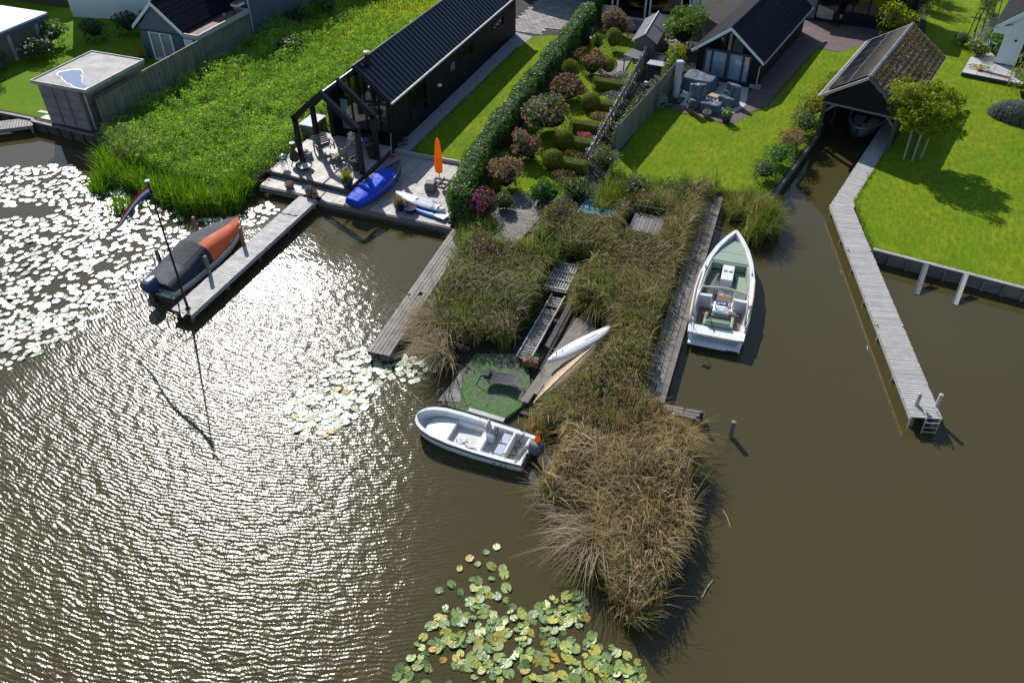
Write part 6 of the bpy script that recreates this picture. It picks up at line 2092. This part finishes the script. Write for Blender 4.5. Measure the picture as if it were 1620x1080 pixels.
B1, h1 = iris_belt([(-37.6, 32.3), (-35.6, 30.1), (-34.5, 29.0), (-31, 28.7), (-28.7, 27.9), (-26.0, 28.9), (-26.3, 31.0), (-26.9, 32), (-28.6, 30.9), (-31, 31), (-35, 32)], 9500, .7, 1.7)
B2, h2 = iris_belt([(-35.2, 29.2), (-34.0, 29.0), (-33.6, 28.1), (-34.6, 28.0)], 420, .6, 1.2)
B3, h3 = iris_belt([(-33.0, 27.6), (-31.2, 27.9), (-31.0, 26.9), (-32.4, 26.8)], 160, .5, 1.0)
B = np.concatenate([B1, B2, B3])
h = np.concatenate([h1, h2, h3])
tag(blade_mesh('water_iris', B, h, np.full(len(B), .05), rng.uniform(.05, .7, len(B)), 'iris_blade', segs=3), 'bright green sword-leaved water plants fringing the meadow bank', 'reeds', kind='stuff')
t = thing('fallen_branch', 'bleached fallen branch in the water plants by the meadow bank', 'branch', (-33.4, 29.2, .1), R(10))
MB().tube([(-1.0, 0, .25), (-.2, .1, .38), (.7, .0, .42), (1.3, .15, .35)], [.05, .045, .03, .015], 6).build('limb', 'slat_wood', t)
MB().tube([(0, .05, .38), (.5, .4, .5), (.9, .5, .5)], [.03, .02, .01], 5).build('twig', 'slat_wood', t)
n = 900
C = scatter([(-37.6, 33.4), (-36.5, 32.0), (-34.0, 30.6), (-32.5, 31.6), (-35, 33.2)], n)
tag(blade_mesh('dry_stalks', np.column_stack([C, np.full(n, LAND)]), rng.uniform(.7, 1.4, n), np.full(n, .025), rng.uniform(.3, 1.1, n), 'reed_straw'), 'dry pale stalks tangled behind the shed corner', 'dry grass', kind='stuff')

# reed island
holes = [[(-10.6, 19.6), (-10.4, 23.3), (-8.2, 24.2), (-7.0, 21.2), (-7.9, 19.7)],
         [(-7.75, 21.0), (-7.95, 27.3), (-6.3, 27.3), (-5.9, 26.0), (-5.3, 25.4), (-5.6, 23.0), (-6.4, 20.6)],
         [(-9.0, 22.5), (-9.2, 30.5), (-7.5, 30.5), (-7.55, 22.5)],
         [(-13.3, 30.0), (-12.9, 35), (-10.9, 35), (-11.0, 30.4)],
         [(-7.1, 32.4), (-7.1, 35.7), (-4.9, 35.7), (-4.9, 32.6)],
         [(-9.7, 33.2), (-9.7, 35.9), (-7.4, 35.9), (-7.4, 33.2)],
         [(-3.6, 22.4), (-4.05, 39), (-2.7, 39), (-2.3, 22.4)]]


def reed(name, label, poly, n, hs, lean, m, wid=.03, hole=holes, dirs=None, z=.05, per=22, spread=.13, turn=.9):
    """reeds grow in clumps; the blades of a clump arch much the same way"""
    nc = max(6, n // per)
    C = scatter(poly, int(nc * 1.35), hole)
    C = C[vnoise(C, 2.1, 57) + rng.normal(0, .25, len(C)) > -.36][:nc]
    nc = len(C)
    az = (dirs(C) if dirs is not None else rng.uniform(0, 6.28, nc)) + rng.normal(0, turn, nc)
    ch = rng.uniform(*hs, nc) * np.clip(1 + .34 * vnoise(C, 1.3, 31), .45, 1.5)
    cl = np.clip(rng.normal(lean[0], lean[1], nc), .05, 1.2)
    k = np.clip(rng.poisson(per, nc), 3, None)
    idx = np.repeat(np.arange(nc), k)
    P = C[idx] + rng.normal(0, spread, (len(idx), 2))
    h = ch[idx] * rng.uniform(.6, 1.12, len(idx))
    ln = np.clip(cl[idx] + rng.normal(0, .22, len(idx)), .02, 1.3)
    B = np.column_stack([P, np.full(len(P), z)])
    return tag(blade_mesh(name, B, h, rng.uniform(wid * .6, wid * 1.5, len(P)), ln, m, dirs=az[idx] + rng.normal(0, .5, len(idx)), segs=4), label, 'reeds', kind='stuff')


swirl = lambda C: 3.0 * vnoise(C, .45, 12)
west = [(-13.3, 31.5), (-13.2, 27), (-12.6, 24.4), (-11.2, 22.8), (-10.6, 23.4), (-8.2, 24.0), (-8.0, 26), (-8.0, 31.5), (-9.0, 33.5), (-12, 31.6)]
east = [(-8.0, 27.2), (-8.0, 31.5), (-9.0, 33.6), (-6, 36.9), (-3.4, 39.2), (-3.6, 30), (-3.1, 22.6), (-3.0, 20.5), (-6.2, 19.8), (-6.6, 20.6), (-5.6, 22.6), (-5.0, 25.6), (-6.0, 27)]
tip = [(-5.5, 20.2), (-5.2, 18.4), (-5.5, 17.2), (-4.9, 16.5), (-3.6, 16.6), (-2.7, 15.4), (-1.9, 13.9), (-1.3, 13.4), (-.9, 14.3), (-.7, 15.9), (-.6, 17.6), (-.8, 19.3), (-1.5, 21.3), (-2.7, 22.3), (-3.3, 23)]
reed('reed_bed', 'green and brown reeds between the grey jetty and the pallet walkway', west, 13500, (.8, 1.75), (.28, .2), 'reed_green', dirs=swirl)
reed('sedge_bed', 'low dark sedge under the eastern reeds', east, 6000, (.35, .7), (.5, .3), 'reed_green', dirs=swirl)
reed('gold_reed_bed', 'green-gold reeds between the pallet walkway and the dappled jetty', east, 12500, (.8, 1.6), (.38, .25), 'reed_green', dirs=swirl)
reed('gold_reed_bed', 'golden seed-headed reeds woven through the eastern bed', east, 9000, (.9, 1.7), (.55, .25), 'reed_gold', dirs=swirl)
reed('gold_reed_bed', 'tawny reeds flopping over the western bed edge', [(-13.2, 27), (-12.8, 24.2), (-11.6, 22.4), (-10.7, 23.4), (-9.4, 24.2), (-9.6, 26.5), (-11.4, 27.8)], 5200, (.8, 1.5), (.75, .25), 'reed_straw', dirs=swirl)
reed('tip_reed_bed', 'dense golden reeds on the outer tip of the island', tip, 15000, (.8, 1.5), (.55, .25), 'reed_gold', dirs=swirl)
reed('tip_reed_bed', 'green reed blades under the golden tip growth', tip, 6000, (.7, 1.25), (.4, .25), 'reed_green', dirs=swirl)
out = lambda C: np.arctan2(C[:, 1] - 18.4, C[:, 0] + 3.0)
reed('matted_reeds', 'bleached flattened reeds spilling from the island tip over the water', tip, 3600, (.5, 1.0), (.95, .2), 'reed_straw', dirs=swirl, z=.12, turn=1.2)
edge = [(-5.1, 17.5), (-5.0, 16.7), (-3.8, 16.4), (-3.1, 15.8), (-3.4, 17.2), (-4.2, 17.9)]
reed('matted_reeds', 'pale broken reed mat facing the dinghy stern', edge, 1500, (.7, 1.2), (1.0, .15), 'reed_straw', dirs=lambda C: np.full(len(C), R(195)), z=.15, turn=.6)
reed('broken_reeds', 'white broken reed stems fanning into the water below the island', [(-3.9, 16.0), (-3.2, 15.2), (-2.8, 15.6), (-3.4, 16.4)], 420, (.9, 1.5), (1.0, .1), 'reed_straw', .035, dirs=lambda C: np.full(len(C), R(235)), z=.25)
reed('broken_reeds', 'bent straw reeds hanging over the water beside the grey jetty', [(-12.9, 24.4), (-12.2, 22.9), (-11.2, 21.8), (-10.7, 22.6), (-11.8, 24.4)], 2600, (.9, 1.7), (.95, .15), 'reed_straw', .032, dirs=lambda C: np.full(len(C), R(215)), z=.1)
reed('front_reeds', 'short upright reeds between canoe and dinghy stern', [(-7.0, 20.9), (-7.0, 20.1), (-6.0, 19.8), (-5.6, 20.8)], 900, (.6, 1.1), (.25, .15), 'reed_gold', hole=())
reed('channel_reeds', 'clump of green reeds in the water off the sage boat bow', [(-2.7, 38.7), (-1.4, 39.3), (-.3, 38.6), (.1, 36.4), (-.7, 35.2), (-2.0, 36.0)], 4200, (.9, 1.7), (.45, .25), 'reed_green', hole=(), dirs=lambda C: np.arctan2(C[:, 1] - 38, C[:, 0] + 1.8))
reed('channel_reeds', 'golden reed heads above the green channel clump', [(-2.5, 38.6), (-1.2, 39.0), (-.4, 37.8), (-1.0, 36.0), (-2.0, 36.4)], 1500, (1.0, 1.7), (.5, .2), 'reed_gold', hole=(), dirs=lambda C: np.arctan2(C[:, 1] - 38, C[:, 0] + 1.8))
reed('bank_grass', 'rank green grass on the bank between fence end and dappled jetty', [(-8.8, 38.2), (-8.9, 34.5), (-6.0, 36.0), (-3.6, 38.2), (-3.4, 39.6), (-6, 38.6)], 5200, (.6, 1.2), (.4, .25), 'reed_green', hole=(), z=.4)
reed('bank_grass', 'rank green grass below the hedge end and the magenta shrub', [(-14.7, 31.6), (-14.2, 30.0), (-13.2, 29.6), (-12.6, 31.2), (-13.2, 32.2)], 2200, (.6, 1.2), (.4, .25), 'reed_green', hole=(), z=.3)
# arching leaves that stand off the stems
for name, label, poly, n, z0, z1, m in (('reed_leaves', 'arching golden leaves of the island tip reeds', tip, 9000, .35, 1.0, 'reed_gold'), ('reed_leaves', 'arching green leaves of the eastern reeds', east, 6500, .4, 1.2, 'reed_green'),
                                        ('reed_leaves', 'arching tawny leaves of the eastern reeds', east, 6500, .4, 1.2, 'reed_gold'), ('reed_leaves', 'arching green leaves of the western reeds', west, 4600, .4, 1.3, 'reed_green'), ('reed_leaves', 'russet fading leaves among the western reeds', west, 2600, .4, 1.3, 'brown_leaf'), ('reed_leaves', 'russet fading leaves among the eastern reeds', east, 3000, .4, 1.2, 'brown_leaf'),
                                        ('reed_leaves', 'dry bleached leaves scattered through the western reeds', west, 2600, .4, 1.2, 'reed_straw'), ('reed_leaves', 'dry bleached leaves scattered over the island tip', tip, 5200, .4, 1.0, 'reed_straw'),
                                        ('reed_leaves', 'dry bleached leaves scattered through the eastern reeds', east, 3000, .4, 1.1, 'reed_straw')):
    C = scatter(poly, n, holes)
    z = rng.uniform(z0, z1, n) * (1 + .3 * vnoise(C, 1.1, 31))
    az = swirl(C) * 1.5 + rng.normal(0, .9, n)
    tag(blade_mesh(name, np.column_stack([C, z]), rng.uniform(.3, .62, n), rng.uniform(.03, .055, n), rng.uniform(.7, 1.5, n), m, dirs=az, segs=4), label, 'reeds', kind='stuff')
for k, (x, y, r, h, m, l) in enumerate(((-8.2, 32.2, .8, 1.1, 'reed_gold', 'golden tussock beside the turquoise tarpaulin'), (-7.4, 37.0, .95, 1.3, 'mixed_leaf', 'rank green shrub on the bank behind the plank platform'), (-5.2, 37.6, 1.0, 1.2, 'hedge_leaf', 'fresh green shrub on the bank near the dappled jetty head'),
                                   (-4.6, 34.6, .8, .9, 'brown_leaf', 'brown dead shrub among the reeds by the dappled jetty'), (-12.2, 29.0, .8, 1.2, 'brown_leaf', 'purple-brown dead shrub among the western reeds'), (-9.9, 30.9, .7, 1.2, 'dark_leaf', 'dark bramble behind the bleached pallet'),
                                   (-4.9, 30.0, .9, .9, 'brown_leaf', 'brown bramble in the middle of the eastern reeds'))):
    shrub('wild_shrub', l, 'shrub', (x, y, .35), r, r, h, m, 1000, .12, shell=.8, core='core_brown', group='shrubs in the reed bed')
# seed heads
for name, label, poly, n, z0, z1 in (('reed_plumes', 'brown seed heads nodding over the eastern reeds', east, 5200, .8, 1.5), ('reed_plumes', 'purple-brown seed heads over the western reeds', west, 3600, 1.0, 1.7), ('reed_plumes', 'tawny seed heads over the island tip', tip, 3600, .7, 1.2)):
    C = scatter(poly, n, holes)
    h = rng.uniform(z0, z1, n) * (1 + .2 * vnoise(C, .9, 31))
    P = np.column_stack([C, h])
    tag(leaf_mesh(name, P, rng.normal(0, 1, (n, 3)) * np.array([1, 1, .4]), .17, 'reed_plume', None, .25, .3), label, 'seed heads', kind='stuff')


# water lilies
def pad_mesh(seed, m, name='lily_pad'):
    g = random.Random(seed)
    n = 13
    vs = [(0, 0, .004)]
    for k in range(n):
        a = .22 + (2 * math.pi - .44) * k / (n - 1)
        r = 1 + g.uniform(-.05, .05)
        vs.append((r * math.cos(a), r * .86 * math.sin(a), g.uniform(0, .07) * (1 if k % 2 else .3)))
    me = D.meshes.new(name)
    me.from_pydata(vs, [], [(0, k, k + 1) for k in range(1, n)])
    me.materials.append(MATS[m])
    return me, np.array(vs), np.array([(0, k, k + 1) for k in range(1, n)])


def lilies(label, group, poly, n, r0, r1, mats, keep=300, tilt=.05, clump=.6, mind=.75):
    cx, cy = np.mean(np.array(poly), 0)
    t = thing('water_lilies', label, 'water lilies', (cx, cy, 0))
    C = scatter(poly, n * 8)
    C = C[vnoise(C, 1.3, int(abs(cx) * 7)) + rng.normal(0, .35, len(C)) > -clump]
    R_ = rng.uniform(r0, r1, len(C))
    sel = []
    grid = {}
    for i in range(len(C)):
        gx, gy = int(C[i, 0] // .5), int(C[i, 1] // .5)
        ok = True
        for dx in (-1, 0, 1):
            for dy in (-1, 0, 1):
                for j in grid.get((gx + dx, gy + dy), ()):
                    if (C[i, 0] - C[j, 0]) ** 2 + (C[i, 1] - C[j, 1]) ** 2 < (mind * (R_[i] + R_[j])) ** 2:
                        ok = False
                        break
        if ok:
            sel.append(i)
            grid.setdefault((gx, gy), []).append(i)
        if len(sel) >= n:
            break
    fwd = Vector((-math.sin(R(20.7)), math.cos(R(20.7))))
    sel.sort(key=lambda i: C[i, 0] * fwd.x + C[i, 1] * fwd.y)
    pads = [pad_mesh(s, m) for s, m in enumerate([m for m, w in mats for _ in range(w)])]
    SV, SF, off = [], [], 0
    for q, i in enumerate(sel):
        me, vs, fs = pads[random.randrange(len(pads))]
        E = Matrix.LocRotScale(Vector((C[i, 0] - cx, C[i, 1] - cy, .012 + .028 * random.random())), __import__('mathutils').Euler((random.gauss(0, tilt), random.gauss(0, tilt), random.uniform(0, 6.28))), Vector((R_[i],) * 3))
        if q < keep:
            o = D.objects.new('lily_pad', me)
            COL.objects.link(o)
            o.parent = t
            o.matrix_local = E
        else:
            M3 = np.array(E)
            SV.append(vs @ M3[:3, :3].T + M3[:3, 3])
            SF.append(fs + off)
            off += len(vs)
    if SV:
        V, F = np.concatenate(SV), np.concatenate(SF)
        npmesh('far_pads', V, F, mats[0][0], t, k=3, kind='stuff')
    return t


lilies('broad sheet of shining water lily pads beyond the covered boat', '', [(-41.5, 28.4), (-38.2, 30.2), (-35.6, 29.4), (-31.5, 28.6), (-28.0, 27.9), (-26.0, 28.7), (-25.2, 30.6), (-24.1, 30.4), (-24.2, 28.6), (-26.6, 27.4), (-26.7, 22.8), (-26.4, 20.2), (-26.9, 17.2), (-27.6, 15.0), (-32, 15.6), (-40, 20), (-43, 25)],
       1500, .09, .225, [('pad_wet', 5)], 300, .06, .8, .62)
lilies('loose patch of pale water lily pads off the grey jetty end', '', [(-16.0, 17.7), (-15.9, 18.9), (-15.6, 20.0), (-15.2, 22.0), (-13.9, 22.0), (-12.0, 22.4), (-11.4, 21.8), (-11.9, 20.8), (-13.2, 20.6), (-13.1, 18.6), (-13.6, 17.0), (-14.6, 16.7)],
       150, .12, .22, [('pad_mid', 14), ('pad_gold', 1)], 300, .06, .45, .62)
lilies('green and yellow water lily pads crowding the water nearest the viewer', '', [(-7.2, 9.4), (-7.1, 10.6), (-6.8, 12.0), (-6.4, 13.8), (-5.7, 14.2), (-4.9, 13.0), (-4.3, 12.9), (-3.6, 14.2), (-2.9, 14.0), (-2.3, 12.8), (-1.0, 12.7), (-.3, 11.9), (-.4, 11.2), (-2.2, 10.6), (-3.8, 9.9), (-5.5, 9.4)],
       300, .10, .205, [('pad_green', 12), ('pad_gold', 1)], 300, .16, .40, .42)
lilies('few stray lily pads drifting above the near lily patch', '', [(-7.2, 12.6), (-6.8, 14.4), (-6.0, 14.9), (-6.4, 13.6)], 7, .1, .16, [('pad_green', 1)], 300, .1, 2, 1.2)
for k in range(5):
    t = thing('floating_stem', ('reed stem drifting off the island tip', 'broken reed floating right of the island tip', 'loose reed near the dinghy bow', 'straw floating beside the grey jetty end', 'twig adrift in the open channel')[k], 'reed stem',
              ((-3.4, 14.8), (.5, 15.6), (-11.4, 20.0), (-12.0, 21.2), (.6, 18.5))[k] + (.02,), k * 1.3)
    MB().tube([(-.35, 0, 0), (0, .03, .02), (.4, 0, .01)], [.015, .013, .006], 5).build('stalk', 'slat_wood', t)

# straw and scraps on the mossy platform, tufts along the lawn edges
n = 90
C = scatter([(-10.4, 20.2), (-10.2, 23.0), (-8.4, 23.6), (-7.4, 21.4), (-7.9, 20.1)], n)
o = blade_mesh('straw_litter', np.column_stack([C, np.full(n, .22)]), np.full(n, .06), rng.uniform(.015, .03, n), rng.uniform(3, 9, n), 'reed_straw', segs=2)
tag(o, 'dry straw strewn over the mossy platform', 'straw', kind='stuff')
edges = [[(3.36, 40.3), (5.4, 50.1)], [(3.36, 40.3), (4.36, 36.15)], [(4.36, 36.15), (10.8, 35.25)], [(10.8, 35.25), (16, 34.5)], [(-20.1, 37.4), (-20.0, 54)], [(-20.1, 37.32), (-16.4, 37.2)], [(-3.3, 48.7), (-2.3, 50.5)], [(-2.3, 50.5), (-.25, 61.3)],
         [(-8.2, 47.85), (-3.9, 46.9)], [(-.85, 39.4), (-3.3, 39.0)], [(-8.9, 38.0), (-3.3, 39.0)], [(-15.0, 35.0), (-10.9, 35.05)], [(9.1, 59.5), (12, 58.9)]]
P = []
for (x1, y1), (x2, y2) in edges:
    L = math.hypot(x2 - x1, y2 - y1)
    n = int(L * 70)
    u = rng.uniform(0, 1, n)
    P.append(np.column_stack([x1 + (x2 - x1) * u + rng.normal(0, .05, n), y1 + (y2 - y1) * u + rng.normal(0, .05, n), np.full(n, LAND)]))
P = np.concatenate(P)
tag(blade_mesh('lawn_edge_grass', P, rng.uniform(.05, .16, len(P)), np.full(len(P), .035), rng.uniform(.2, 1.2, len(P)), 'edge_grass', segs=2), 'untrimmed grass tufts along the lawn edges', 'grass', kind='stuff')
